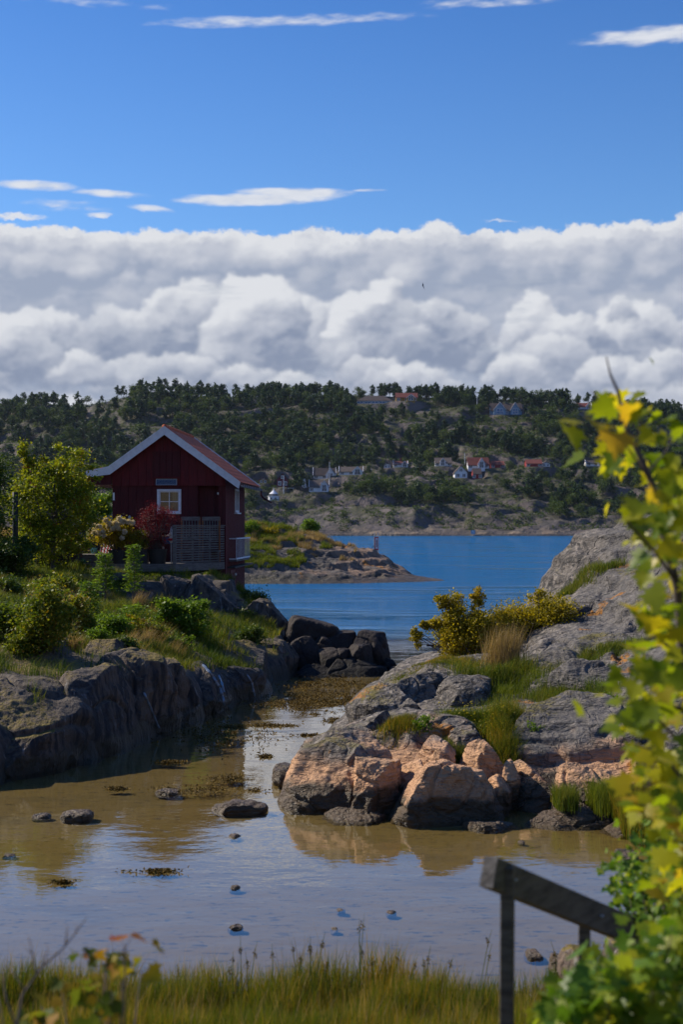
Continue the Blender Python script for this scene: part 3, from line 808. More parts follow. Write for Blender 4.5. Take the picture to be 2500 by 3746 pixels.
def rot3(rx_, ry_, rz_):
    return np.array(Matrix.Rotation(rad(rz_), 3, 'Z') @ Matrix.Rotation(rad(ry_), 3, 'Y') @ Matrix.Rotation(rad(rx_), 3, 'X'))
def block_mesh(c, half, rot=(0, 0, 0), seed=0, n=44, pw=2.5, ncut=11, rough=.06, cutd=(.62, .92), lay=0.03, groove=.7):
    V, F = CS[n]
    R_ = np.random.RandomState(seed)
    k = (np.abs(V) ** pw).sum(1) ** (-1 / pw)
    p = V * k[:, None]
    for _ in range(ncut):
        nn = R_.randn(3); nn[2] = abs(nn[2]) * .7; nn /= np.linalg.norm(nn)
        d0 = R_.uniform(cutd[0] - .06, cutd[1] - .08) * (np.abs(nn) ** (pw / (pw - 1))).sum() ** ((pw - 1) / pw)
        s = p @ nn - d0
        p = p - np.maximum(0, .5 * (s + np.sqrt(s * s + .0006)))[:, None] * nn
    half = np.asarray(half, float)
    lo_, hi_ = p.min(0), p.max(0)
    p = (p - (lo_ + hi_) / 2) / ((hi_ - lo_) / 2) * 1.0
    p = p * half
    nrm = V / half; nrm /= np.linalg.norm(nrm, axis=1, keepdims=True)
    M_ = rot3(*rot)
    p = p @ M_.T; nrm = nrm @ M_.T
    w = p + np.asarray(c, float)
    s_ = float(half.mean())
    x, y, z = w.T
    f = 1.0 / max(s_, .12)
    dsp = rough * s_ * (1.5 * fbm3(x * f * .9, y * f * .9, z * f * .9, 3, .5, seed) + .8 * fbm3(x * f * 2.6, y * f * 2.6, z * f * 2.6, 4, .55, seed + 3, True))
    u_ = x * .45 - y * .2 + z * 1.3
    dsp = dsp + lay * s_ * fbm3(u_ * 5 * f, x * .7 * f, y * .7 * f, 3, .55, seed + 5)
    g = 1 - np.abs(perlin3(x * f * .8 + 3, y * f * .8, z * f * .8 + seed, seed + 11))
    dsp = dsp - groove * .22 * s_ * np.maximum(0, g - .93) / .07 * .5
    w = w + nrm * dsp[:, None]
    return w, F
def join_mesh(parts):
    V = []; F = []; o = 0
    for v, f in parts:
        V.append(v); F.append(f + o); o += len(v)
    return np.concatenate(V), np.concatenate(F)
def pblock(px0, px1, py0, py1, Y, dep, **kw):
    """block whose front outline fills that part of the view at depth Y"""
    a = P(px0, py1, Y); b = P(px1, py0, Y)
    c = ((a.x + b.x) / 2, Y + dep * .35, (a.z + b.z) / 2)
    return block_mesh(c, ((b.x - a.x) / 2, dep, (b.z - a.z) / 2), **kw)

outcrop = empty('rock_outcrop', (1.5, 18.0, 0.0))
tag(outcrop, 'big pink and grey granite outcrop of jointed blocks rising from the pool at right', 'rock outcrop')
def add_block(*a, **kw):
    lab = kw.pop('label', None)
    v, f = pblock(*a, **kw)
    o = np_mesh('granite_block', v - np.array((1.5, 18.0, 0.0)), f, MAT['granite_right'], outcrop)
    if lab: o['label'] = lab
    return o
#         px0   px1   py0   py1   Y    depth
add_block(965, 1470, 2735, 3090, 17.9, .95, rot=(6, -24, 12), seed=3, n=80, pw=2.6, rough=.09, label='pale pink block with dark layered side at the left tip')
add_block(1265, 1460, 2765, 3080, 17.5, .60, rot=(8, 6, -8), seed=14, n=80, pw=3.0, rough=.09)
add_block(1425, 1860, 2810, 3110, 17.2, .62, rot=(-4, 13, 14), seed=25, n=80, pw=2.8, ncut=14, rough=.09, label='sunlit pink block with an orange lichen spot')
add_block(1435, 1600, 2785, 2960, 17.9, .45, rot=(0, 0, 20), seed=36, n=44)
add_block(1425, 1790, 2618, 2830, 19.2, .62, rot=(0, 6, -10), seed=47, n=80, pw=2.6)
add_block(1130, 1450, 2690, 2880, 19.2, .90, rot=(0, -30, 10), seed=58, n=80, pw=2.8)
add_block(1230, 1460, 2640, 2800, 19.9, .70, rot=(0, -20, -10), seed=59, n=80, pw=2.8)
add_block(1270, 1530, 2530, 2720, 21.6, .80, rot=(0, -33, 16), seed=69, n=80, pw=2.8)
add_block(1440, 1670, 2470, 2640, 22.2, .62, rot=(0, -6, -14), seed=75, n=80, pw=3.0)
add_block(1560, 1830, 2478, 2690, 21.9, .70, rot=(4, 6, -20), seed=86, n=80, pw=3.2, label='light grey block with a broken shaded face')
add_block(1640, 1780, 2660, 2800, 18.7, .30, rot=(0, 12, 25), seed=97, n=44, pw=3.4)
add_block(1700, 1835, 2710, 2960, 18.1, .42, rot=(0, -8, 12), seed=108, n=44, pw=2.8)
add_block(1860, 2440, 2570, 3010, 18.9, 1.15, rot=(5, 5, -12), seed=119, n=80, pw=2.5, rough=.05, label='great dark grey dome with curved joints')
add_block(2010, 2350, 2805, 3080, 17.6, .50, rot=(0, 0, -6), seed=130, n=80, pw=3.6, rough=.08, label='brown block split by upright cracks under the dome')
add_block(1845, 2040, 2800, 3090, 17.9, .45, rot=(0, 4, 18), seed=135, n=80, pw=3.0)
add_block(2300, 2700, 2740, 3090, 17.9, .80, rot=(0, 0, 8), seed=141, n=80, pw=3.0)
add_block(1885, 2330, 2975, 3110, 16.7, .50, rot=(0, 3, -5), seed=152, n=80, pw=2.6, rough=.09)
add_block(2200, 2420, 3000, 3110, 16.3, .40, rot=(0, 3, -5), seed=155, n=44, pw=2.6)
add_block(1820, 1900, 2780, 2960, 17.9, .28, rot=(10, 10, 0), seed=163, n=44, pw=2.6)
add_block(1890, 2300, 2380, 2600, 22.6, 1.1, rot=(0, -14, 16), seed=174, n=80, pw=2.4, rough=.09, lay=.06)
add_block(2020, 2290, 2425, 2580, 21.4, .6, rot=(0, 2, -10), seed=185, n=80, pw=2.6, rough=.08)
add_block(2250, 2700, 2350, 2600, 22.0, 1.2, rot=(0, -10, 6), seed=189, n=80, pw=2.6, rough=.08)
add_block(1520, 1680, 2715, 2880, 18.3, .40, rot=(0, 10, -14), seed=230, n=44, pw=3.6)
add_block(1090, 1260, 2700, 2840, 18.9, .40, rot=(0, -24, 14), seed=232, n=44, pw=3.4)
add_block(1235, 1345, 2725, 2880, 17.9, .35, rot=(4, -6, 20), seed=233, n=44, pw=3.8)
add_block(1780, 1880, 2850, 3040, 17.5, .35, rot=(4, 6, -20), seed=234, n=44, pw=3.6)
add_block(1180, 1420, 2975, 3060, 17.0, .35, rot=(0, 4, 0), seed=196, n=44, pw=3.4, rough=.12)
add_block(1700, 1900, 3010, 3075, 16.5, .25, rot=(0, 4, 0), seed=199, n=44, pw=2.6, rough=.12)
add_block(2040, 2520, 1945, 2330, 31.0, 1.9, rot=(0, -12, 10), seed=207, n=80, pw=2.5, rough=.05, lay=.04, label='pale granite hump against the sea at the top')
add_block(1900, 2400, 2180, 2440, 27.0, 1.8, rot=(0, -20, 14), seed=218, n=80, pw=2.3, rough=.08, lay=.08)

cliff = empty('rock_cliff', (-3.5, 24.0, 0.0))
tag(cliff, 'shaded grey rock cliff with rounded shoulders dropping into the left of the pool', 'cliff')
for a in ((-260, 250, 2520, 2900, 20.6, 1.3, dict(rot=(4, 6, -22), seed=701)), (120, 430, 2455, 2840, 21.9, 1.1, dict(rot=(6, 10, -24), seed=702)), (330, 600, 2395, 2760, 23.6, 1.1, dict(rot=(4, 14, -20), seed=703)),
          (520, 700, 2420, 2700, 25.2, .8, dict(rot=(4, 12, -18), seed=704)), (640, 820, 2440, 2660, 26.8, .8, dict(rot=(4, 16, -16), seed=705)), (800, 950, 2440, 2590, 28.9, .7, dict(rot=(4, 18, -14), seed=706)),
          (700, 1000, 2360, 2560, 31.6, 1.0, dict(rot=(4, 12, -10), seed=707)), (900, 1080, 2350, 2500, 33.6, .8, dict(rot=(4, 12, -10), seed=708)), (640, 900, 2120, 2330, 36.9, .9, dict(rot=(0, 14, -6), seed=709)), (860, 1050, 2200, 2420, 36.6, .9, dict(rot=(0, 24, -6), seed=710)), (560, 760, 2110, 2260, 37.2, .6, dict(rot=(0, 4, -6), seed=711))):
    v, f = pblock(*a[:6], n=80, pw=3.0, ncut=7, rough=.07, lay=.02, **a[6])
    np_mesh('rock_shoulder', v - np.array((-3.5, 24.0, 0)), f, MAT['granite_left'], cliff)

# rock piled into a small dark breakwater across the channel
def loose(name, label, cat, v, f, mat, group=None):
    c = v.mean(0); c[2] = v[:, 2].min()
    o = np_mesh(name, v - c, f, mat, loc=tuple(c))
    return tag(o, label, cat, group)
BW = [('large slab boulder with a tilted flat top, tallest on the dark breakwater', 1045, 1200, 2268, 2500, 35.6, .55, dict(rot=(0, 15, 6), pw=9, seed=301)),
      ('squat boulder under the slanting slab, against the left cliff', 1020, 1120, 2390, 2500, 34.6, .4, dict(rot=(0, 0, 20), pw=3, seed=312)),
      ('pointed boulder leaning below the slanting slab of the breakwater', 1060, 1165, 2335, 2440, 34.6, .35, dict(rot=(0, -22, 10), pw=3, seed=323)),
      ('flat topped boulder in the middle of the breakwater ridge', 1195, 1295, 2308, 2420, 35.4, .4, dict(rot=(0, 3, 0), pw=4, seed=334)),
      ('big square boulder at the right end of the breakwater', 1300, 1420, 2314, 2480, 35.2, .5, dict(rot=(0, 3, -8), pw=4, seed=345)),
      ('upright block at the foot of the square end boulder', 1280, 1362, 2360, 2482, 34.5, .35, dict(rot=(0, 0, 8), pw=4.5, seed=356)),
      ('wide dark block at the waterline in the middle of the breakwater', 1155, 1290, 2375, 2485, 34.4, .45, dict(rot=(0, 0, -5), pw=4, seed=367)),
      ('small boulder wedged in the notch beside the slanting slab', 1135, 1215, 2330, 2430, 35.0, .3, dict(rot=(0, 10, 30), pw=3, seed=378)),
      ('low wet boulder in the water beyond the right end of the breakwater', 1400, 1455, 2414, 2470, 35.0, .3, dict(rot=(0, 15, 10), pw=3, seed=389)),
      ('flattest wet boulder at the outer tip of the breakwater', 1425, 1495, 2440, 2475, 34.6, .3, dict(rot=(0, 5, 10), pw=2.6, seed=390)),
      ('broad low dark boulder filling the foot of the breakwater, right of middle', 1190, 1400, 2415, 2495, 34.0, .45, dict(rot=(0, 2, 4), pw=3.4, seed=411)),
      ('low black boulder at the waterline below the pointed breakwater boulder', 1085, 1200, 2430, 2500, 33.9, .35, dict(rot=(0, 5, 0), pw=3, seed=401))]
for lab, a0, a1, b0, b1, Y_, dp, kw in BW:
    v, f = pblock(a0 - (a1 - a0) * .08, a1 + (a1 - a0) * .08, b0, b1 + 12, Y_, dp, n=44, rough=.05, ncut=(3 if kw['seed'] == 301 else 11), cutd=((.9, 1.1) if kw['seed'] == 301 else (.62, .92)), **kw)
    loose('boulder', lab, 'boulder', v, f, MAT['granite_shade'], 'boulders of the breakwater')

# stones lying in the pool
ST = [('jagged dark stone standing in the water off the left tip of the pink outcrop', 1002, 1100, 2790, 2870, .35, dict(pw=3, seed=411, rot=(0, 8, 0)), 0),
      ('long flat stone lying level with the water left of the outcrop tip', 780, 970, 2928, 2974, .22, dict(pw=2.6, seed=412), 0),
      ('flat grey stone in the shaded pool, larger of the left pair', 225, 330, 2962, 3000, .18, dict(pw=3, seed=413), 0),
      ('small flat stone in the shaded pool, left of a larger flat one', 118, 178, 2972, 2994, .12, dict(pw=3, seed=414), 0),
      ('small brown stone alone in the bright water below the long flat stone', 838, 878, 3045, 3066, .10, dict(pw=3, seed=415), 0),
      ('small brown stone in the middle of the blue water', 840, 875, 3236, 3255, .07, dict(pw=3, seed=416), 0),
      ('pale stone in the blue water above the grass', 836, 886, 3378, 3402, .09, dict(pw=2.6, seed=417), 0),
      ('dark stone half sunk at the right of the blue water', 1232, 1262, 3322, 3334, .06, dict(pw=3, seed=418), 0),
      ('speckled stone breaking the surface left of the fence post', 1415, 1450, 3330, 3345, .06, dict(pw=3, seed=419), 0),
      ('tiny dark stone right of the speckled one', 1210, 1236, 3392, 3404, .06, dict(pw=3, seed=420), 0),
      ('broad tan stone in the shallow water right of the railing', 2265, 2335, 3112, 3150, .20, dict(pw=4, seed=421), 0),
      ('small dark stone touching the broad tan stone', 2242, 2266, 3126, 3145, .08, dict(pw=3, seed=422), 0),
      ('stone seen behind the railing between its two posts', 1925, 1985, 3470, 3508, .12, dict(pw=3, seed=423), 0),
      ('white pebble at the foot of the outcrop', 1898, 1922, 3072, 3086, .05, dict(pw=3, seed=424), 0),
      ('flat stone with seaweed lying left of the floating weed', 570, 650, 2886, 2908, .15, dict(pw=2.6, seed=425), 0),
      ('small stone showing in the channel left of the outcrop shoulder', 1110, 1175, 2718, 2742, .16, dict(pw=2.6, seed=426), 0),
      ('dark pebble near the left edge of the pool', 10, 52, 3122, 3134, .06, dict(pw=3, seed=427), 0),
      ('pink stone on the shore behind the lower leaves', 2020, 2090, 3490, 3560, .12, dict(pw=3, seed=428), 0)]
for lab, a0, a1, b0, b1, dp, kw, _ in ST:
    Y_ = YW(b1 - 2)
    v, f = pblock(a0 - (a1 - a0) * .04, a1 + (a1 - a0) * .04, b0 + (b1 - b0) * (.22 if a1 - a0 > 60 else .42), b1 + .035 / Y_ * FPX, Y_ + dp * .3, dp, n=24, rough=.10, ncut=4, cutd=(.7, .95), **kw)
    loose('stone', lab, 'stone', v, f, MAT['granite_right'], 'stones in the pool')
# rocks lying in the grass of the left bank
for lab, a0, a1, b0, b1, Y_, dp, sd_ in [
        ('grey boulder beyond the rowan tree on the grassy rise', 62, 165, 1795, 1870, 52, .7, 431),
        ('lichen covered rock behind the slatted fence', 232, 305, 1915, 1985, 46, .5, 432),
        ('pale rock face showing at the edge of the lawn below the flower pots', 395, 465, 2095, 2130, 37.6, .4, 433),
        ('low rock in the lawn left of the pale one', 280, 375, 2100, 2125, 36.8, .4, 434),
        ('rounded rock with a pale top sticking out of the dry grass', 300, 470, 2342, 2470, 24.9, .6, 435)]:
    v, f = pblock(a0 - (a1 - a0) * .08, a1 + (a1 - a0) * .08, b0, b1, Y_, dp, n=44, rough=.07, pw=2.6, seed=sd_)
    loose('boulder', lab, 'boulder', v, f, MAT['granite_left'])
# ---------------------------------------------------------------- mesh builder
class MB:
    def __init__(s): s.V = []; s.F = []; s.n = 0; s.M = []
    def add(s, V, F, mi=0):
        s.V.append(np.asarray(V, float)); s.F += [[i + s.n for i in f] for f in F]; s.M += [mi] * len(F); s.n += len(V)
        return s
    def box(s, x0, x1, y0, y1, z0, z1, mi=0):
        V = [(x0, y0, z0), (x1, y0, z0), (x1, y1, z0), (x0, y1, z0), (x0, y0, z1), (x1, y0, z1), (x1, y1, z1), (x0, y1, z1)]
        return s.add(V, [(0, 3, 2, 1), (4, 5, 6, 7), (0, 1, 5, 4), (1, 2, 6, 5), (2, 3, 7, 6), (3, 0, 4, 7)], mi)
    def bar(s, a, b, w, h, up=(0, 0, 1), mi=0):
        """rectangular bar from a to b, w wide (sideways), h high (towards up)"""
        a = Vector(a); b = Vector(b); d = (b - a).normalized(); u_ = Vector(up)
        sd_ = d.cross(u_).normalized(); u2 = sd_.cross(d)
        V = [p_ + sd_ * (i * w / 2) + u2 * (j * h / 2) for p_ in (a, b) for i, j in ((-1, -1), (1, -1), (1, 1), (-1, 1))]
        return s.add([tuple(v) for v in V], [(0, 1, 2, 3), (7, 6, 5, 4), (0, 4, 5, 1), (1, 5, 6, 2), (2, 6, 7, 3), (3, 7, 4, 0)], mi)
    def tube(s, pts, r, n=8, cap=True, mi=0):
        pts = [Vector(p_) for p_ in pts]; k = len(pts)
        rs = r if hasattr(r, '__len__') else [r] * k
        V = []; pu = None
        for i, p_ in enumerate(pts):
            d = (pts[min(i + 1, k - 1)] - pts[max(i - 1, 0)])
            if d.length < 1e-9: d = Vector((0, 0, 1))
            d.normalize()
            if pu is None: pu = d.orthogonal().normalized()
            pu = (pu - d * pu.dot(d)); pu = pu.normalized() if pu.length > 1e-6 else d.orthogonal().normalized()
            q = d.cross(pu)
            for j in range(n):
                a = 2 * math.pi * j / n
                V.append(tuple(p_ + (pu * math.cos(a) + q * math.sin(a)) * rs[i]))
        F = [(i * n + j, i * n + (j + 1) % n, (i + 1) * n + (j + 1) % n, (i + 1) * n + j) for i in range(k - 1) for j in range(n)]
        if cap: F += [tuple(range(n))[::-1], tuple((k - 1) * n + j for j in range(n))]
        return s.add(V, F, mi)
    def lathe(s, prof, c=(0, 0, 0), n=20, mi=0):
        V = []; 
        for r_, z_ in prof:
            for j in range(n):
                a = 2 * math.pi * j / n
                V.append((c[0] + r_ * math.cos(a), c[1] + r_ * math.sin(a), c[2] + z_))
        k = len(prof)
        F = [(i * n + j, i * n + (j + 1) % n, (i + 1) * n + (j + 1) % n, (i + 1) * n + j) for i in range(k - 1) for j in range(n)]
        F += [tuple(range(n))[::-1], tuple((k - 1) * n + j for j in range(n))]
        return s.add(V, F, mi)
    def prism(s, poly, y0, y1, mi=0):
        """polygon in x,z extruded along y"""
        n = len(poly)
        V = [(x, y0, z) for x, z in poly] + [(x, y1, z) for x, z in poly]
        F = [tuple(range(n)), tuple(range(2 * n - 1, n - 1, -1))] + [(i + n, (i + 1) % n + n, (i + 1) % n, i) for i in range(n)]
        return s.add(V, F, mi)
    def build(s, name, mats, parent=None, smooth=False, loc=None, bevel=0):
        me = bpy.data.meshes.new(name)
        V = np.concatenate(s.V)
        me.from_pydata([tuple(v) for v in V], [], s.F)
        for m_ in (mats if isinstance(mats, (list, tuple)) else [mats]): me.materials.append(MAT[m_] if isinstance(m_, str) else m_)
        me.polygons.foreach_set('material_index', s.M)
        if smooth: me.polygons.foreach_set('use_smooth', [True] * len(s.F))
        me.update()
        o = bpy.data.objects.new(name, me)
        if loc is not None: o.location = loc
        link(o, parent)
        if bevel:
            b = o.modifiers.new('bevel', 'BEVEL'); b.width = bevel; b.segments = 1; b.limit_method = 'ANGLE'
        return o
def paint(name, c, c2=None, rough=.7, sc=6, wood=None, bump=.25, spec=.3, metal=0.0):
    """painted or weathered surface: base colour with wear of its own"""
    m_, T = new_mat(name)
    tc_ = T.new('ShaderNodeTexCoord').outputs['Object']
    v = T.vm('MULTIPLY', tc_, wood) if wood else tc_
    n = T.noise(v, sc, 5, .65)
    c2 = c2 or tuple(k * .6 for k in c)
    col = T.mix(T.ss(n, .35, .7), c, c2)
    n2 = T.noise(tc_, 1.3, 4, .6)
    col = T.mix(T.mul(T.ss(n2, .5, .75), .4), col, tuple(k * .75 for k in c2))
    finish(T, principled(T, col, rough, T.bump(n, bump, .01), spec, metal)); MAT[name] = m_
    return m_
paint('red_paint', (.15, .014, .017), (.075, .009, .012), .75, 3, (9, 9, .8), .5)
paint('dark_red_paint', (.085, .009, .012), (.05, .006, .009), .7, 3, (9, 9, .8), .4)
paint('white_paint', (.74, .76, .80), (.62, .64, .68), .55, 5, None, .15)
paint('roof_tile', (.62, .15, .055), (.40, .085, .038), .72, 5, None, .5)
paint('grey_wood', (.17, .155, .145), (.09, .082, .078), .85, 2, (2, 2, 10), .6)
paint('dark_wood', (.055, .048, .045), (.03, .027, .026), .85, 2, (2, 2, 10), .6)
paint('pale_wood', (.30, .27, .235), (.20, .175, .15), .85, 2, (2, 2, 10), .6)
paint('orange_wood', (.30, .12, .05), (.16, .07, .035), .8, 2, (2, 2, 10), .6)
paint('black_plastic', (.018, .020, .022), (.03, .032, .034), .5, 6, None, .1)
paint('green_plastic', (.015, .11, .06), (.012, .08, .045), .45, 6, None, .1)
paint('teal_glaze', (.10, .30, .32), (.07, .22, .24), .4, 6, None, .1)
paint('gutter_metal', (.07, .012, .014), (.05, .010, .011), .45, 6, None, .1)
paint('galvanised', (.42, .45, .48), (.32, .34, .37), .5, 6, None, .1, .5)
paint('blue_cloth', (.03, .16, .42), (.02, .12, .33), .9, 12, None, .2)
paint('white_cloth', (.78, .77, .76), (.68, .67, .67), .9, 12, None, .2)
paint('red_cloth', (.52, .03, .05), (.42, .025, .04), .9, 12, None, .2)
paint('boat_paint', (.30, .31, .32), (.22, .22, .23), .6, 5, None, .2)
def plain(name, c, rough=.5, spec=.5, metal=0.0, **kw):
    m_, T = new_mat(name); finish(T, principled(T, c, rough, None, spec, metal, **kw)); MAT[name] = m_
plain('panel_blue', (.012, .022, .07), .15, .6)
plain('glass_dark', (.03, .035, .04), .06, .8)
plain('curtain', (.62, .56, .42), .9, .2)
plain('lamp_white', (.8, .8, .78), .4, .4)
m_, T = new_mat('pane'); 
g1 = T.new('ShaderNodeBsdfGlossy'); g1.inputs['Roughness'].default_value = .03; g1.inputs['Color'].default_value = (1, 1, 1, 1)
t1 = T.new('ShaderNodeBsdfTransparent'); t1.inputs[0].default_value = (.86, .88, .87, 1)
mxx = T.new('ShaderNodeMixShader'); mxx.inputs[0].default_value = .16
T.l.new(t1.outputs[0], mxx.inputs[1]); T.l.new(g1.outputs[0], mxx.inputs[2]); finish(T, mxx.outputs[0]); MAT['pane'] = m_

# ---------------------------------------------------------------- the red boathouse
# The yard is drawn at full size on a plan laid out round y = 55; the real shed is a small one
# (its reflection in the pool puts it about 42 m off), so plan measures are multiplied by SC.
SC = .76
def yard(name, loc, rz=0.0):
    t = empty(name, (SC * loc[0], SC * loc[1], CAMH * (1 - SC) + SC * loc[2]), rz)
    t.scale = (SC, SC, SC)
    return t
def yz(z): return CAMH * (1 - SC) + SC * z
CX, CYY = -6.69, 55.0
cabin = yard('boathouse', (CX, CYY, 0.0), rad(-3.2))
tag(cabin, 'dark red wooden boathouse with white gable boards and a tiled roof on the left bank', 'boathouse')
K = 94.6
def lxx(px): return (px - 619) / K
def lzz(py): return CAMH + (HY - py) / K
def siding(mb, x0, x1, y, z0f, z1f, step, bw=.045, proud=.022, face=-1):
    """boards with battens over the joints, on a wall in the x,z plane; z0f, z1f give bottom and top at x"""
    x = x0
    while x < x1 - .02:
        xe = min(x + step, x1)
        off = .006 * ((int(round(x * 37))) % 3)
        a, b = sorted((y, y + face * (proud * .5 + off)))
        mb.add([(x, a, z0f(x)), (xe, a, z0f(xe)), (xe, b, z0f(xe)), (x, b, z0f(x)), (x, a, z1f(x)), (xe, a, z1f(xe)), (xe, b, z1f(xe)), (x, b, z1f(x))],
               [(0, 3, 2, 1), (4, 5, 6, 7), (0, 1, 5, 4), (1, 2, 6, 5), (2, 3, 7, 6), (3, 0, 4, 7)])
        if xe < x1 - .02:
            a, b = sorted((y, y + face * (proud * 1.6 + .01)))
            mb.add([(xe - bw / 2, a, z0f(xe)), (xe + bw / 2, a, z0f(xe)), (xe + bw / 2, b, z0f(xe)), (xe - bw / 2, b, z0f(xe)), (xe - bw / 2, a, z1f(xe) - .01), (xe + bw / 2, a, z1f(xe) - .01), (xe + bw / 2, b, z1f(xe) - .01), (xe - bw / 2, b, z1f(xe) - .01)],
                   [(0, 3, 2, 1), (4, 5, 6, 7), (0, 1, 5, 4), (1, 2, 6, 5), (2, 3, 7, 6), (3, 0, 4, 7)])
        x = xe
APX, APZ = -.10, 7.30
def roof_z(x):
    if x >= APX: return APZ - .732 * (x - APX)
    if x >= -2.28: return APZ - .711 * (APX - x)
    return APZ - .711 * (APX + 2.28) - .20 * (-2.28 - x)
DZ = 2.115            # deck height
BZ = lzz(1777)        # bottom of the gable boarding
XR, XL, LEN = 2.2, -2.2, 5.75
cst = lambda v: (lambda x: v)
# gable
g = MB(); siding(g, XL, XR, -.075, cst(BZ), lambda x: roof_z(x) - .16, .33, .05, .024)
g.prism([(XL, BZ), (XR, BZ), (XR, roof_z(XR) - .17), (APX, roof_z(APX) - .17), (XL, roof_z(XL) - .17)], -.07, .04)
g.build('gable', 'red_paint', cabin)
# lower wall with the window opening, porch recess to the right
wx0, wx1, wz0, wz1 = lxx(580), lxx(662), lzz(1877), lzz(1793)
px0, px1 = lxx(727), lxx(806)
w = MB()
for (a, b, z0, z1) in ((XL, wx0, DZ - .5, BZ), (wx1, px0, DZ - .5, BZ), (wx0, wx1, DZ - .5, wz0), (wx0, wx1, wz1, BZ), (px1, XR, .2, BZ)):
    w.box(a, b, .0, .10, z0, z1)
siding(w, XL, wx0, 0, cst(DZ - .5), cst(BZ - .003), .30, .045); siding(w, wx1, px0, 0, cst(DZ - .5), cst(BZ - .003), .30, .045)
siding(w, wx0, wx1, 0, cst(DZ - .5), cst(wz0), .30, .045); siding(w, wx0, wx1, 0, cst(wz1), cst(BZ - .003), .30, .045)
w.box(px0 - .10, px0 - .002, .10, .3, DZ - .5, BZ); w.box(px0 - .1, XR - .10, .3, .4, DZ - .5, BZ)
siding(w, px0, px1, .3, cst(DZ - .5), cst(BZ), .28, .045)
w.box(px1 - .03, px1 + .10, -.02, -.004, .2, BZ - .01); w.box(XR - .10, XR + .02, -.022, -.004, .1, BZ - .02)
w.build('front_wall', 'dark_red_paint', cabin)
# right side wall, slatted
sw = MB(); sw.box(XR - .10, XR, .10, LEN, .1, roof_z(XR) - .16)
y_ = .0
while y_ < LEN:
    if not (2.55 < y_ < 3.72): sw.box(XR, XR + .022, y_, y_ + .055, .1, roof_z(XR) - .18)
    else:
        sw.box(XR, XR + .022, y_, y_ + .055, .1, 3.98); sw.box(XR, XR + .022, y_, y_ + .055, 5.02, roof_z(XR) - .18)
    y_ += .118
sw.box(XR, XR + .034, -.02, .12, .1, roof_z(XR) - .2); sw.box(XR, XR + .034, LEN - .1, LEN + .02, .1, roof_z(XR) - .2)
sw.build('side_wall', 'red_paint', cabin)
bw_ = MB(); bw_.box(XL, XR - .1, LEN - .10, LEN - .002, DZ - 1.2, BZ); bw_.prism([(XL, BZ), (XR, BZ), (XR, roof_z(XR) - .17), (APX, roof_z(APX) - .17), (XL, roof_z(XL) - .17)], LEN - .10, LEN)
bw_.box(XL, XL + .1, .10, LEN - .1, DZ - .6, roof_z(XL) - .2)
bw_.box(XL + .1, XR - .1, .1, LEN - .1, DZ - .12, DZ - .02)
bw_.build('rear_wall', 'dark_red_paint', cabin)
# windows
def window(parent, x0, x1, z0, z1, y, cols=2, rows=2, fw=.085, mw=.03, dep=.07, name='window'):
    f = MB()
    f.box(x0 - fw, x1 + fw, y - dep, y + .02, z1, z1 + fw); f.box(x0 - fw, x1 + fw, y - dep, y + .02, z0 - fw, z0)
    f.box(x0 - fw, x0, y - dep, y + .02, z0, z1); f.box(x1, x1 + fw, y - dep, y + .02, z0, z1)
    w_ = f.build(name, 'white_paint', parent, bevel=.004)
    s_ = MB(); i_ = .035
    s_.box(x0, x0 + i_, y - .02, y + .02, z0, z1); s_.box(x1 - i_, x1, y - .02, y + .02, z0, z1); s_.box(x0 + i_, x1 - i_, y - .02, y + .02, z0, z0 + i_); s_.box(x0 + i_, x1 - i_, y - .02, y + .02, z1 - i_, z1)
    for c_ in range(1, cols): xx = x0 + (x1 - x0) * c_ / cols; s_.box(xx - mw / 2, xx + mw / 2, y - .022, y + .015, z0 + i_, z1 - i_)
    for r_ in range(1, rows): zz = z0 + (z1 - z0) * r_ / rows; s_.box(x0 + i_, x1 - i_, y - .0225, y + .014, zz - mw / 2, zz + mw / 2)
    s_.build('sash', 'white_paint', w_)
    p_ = MB(); p_.box(x0 + .02, x1 - .02, y + .022, y + .026, z0 + .02, z1 - .02); p_.build('pane', 'pane', w_)
    return w_
w_ = window(cabin, wx0 + .05, wx1 - .05, wz0 + .05, wz1 - .05, -.005)
cu = MB()
for k in range(10): cu.box(wx1 - .33 + k * .028, wx1 - .33 + k * .028 + .016, .10 + .02 * (k % 2), .13 + .02 * (k % 2), wz0 + .02, wz1 - .02)
cu.build('curtain', 'curtain', w_)
rm = MB(); rm.box(wx0 - .2, wx1 + .2, .60, .62, wz0 - .2, wz1 + .2); rm.build('back_board', 'pale_wood', w_)
# side window (built along the wall)
swn = MB(); swn.box(XR + .02, XR + .07, 2.62, 2.70, 4.05, 5.0); swn.box(XR + .02, XR + .07, 3.62, 3.70, 4.05, 5.0); swn.box(XR + .02, XR + .07, 2.70, 3.62, 4.92, 5.0); swn.box(XR + .02, XR + .07, 2.70, 3.62, 4.05, 4.13); swn.box(XR + .03, XR + .055, 3.14, 3.18, 4.13, 4.92)
swn.box(XR + .02, XR + .14, 2.55, 3.77, 3.99, 4.04)
so = swn.build('side_window', 'white_paint', cabin); MB().box(XR + .024, XR + .03, 2.70, 3.62, 4.13, 4.92).build('pane', 'glass_dark', so)
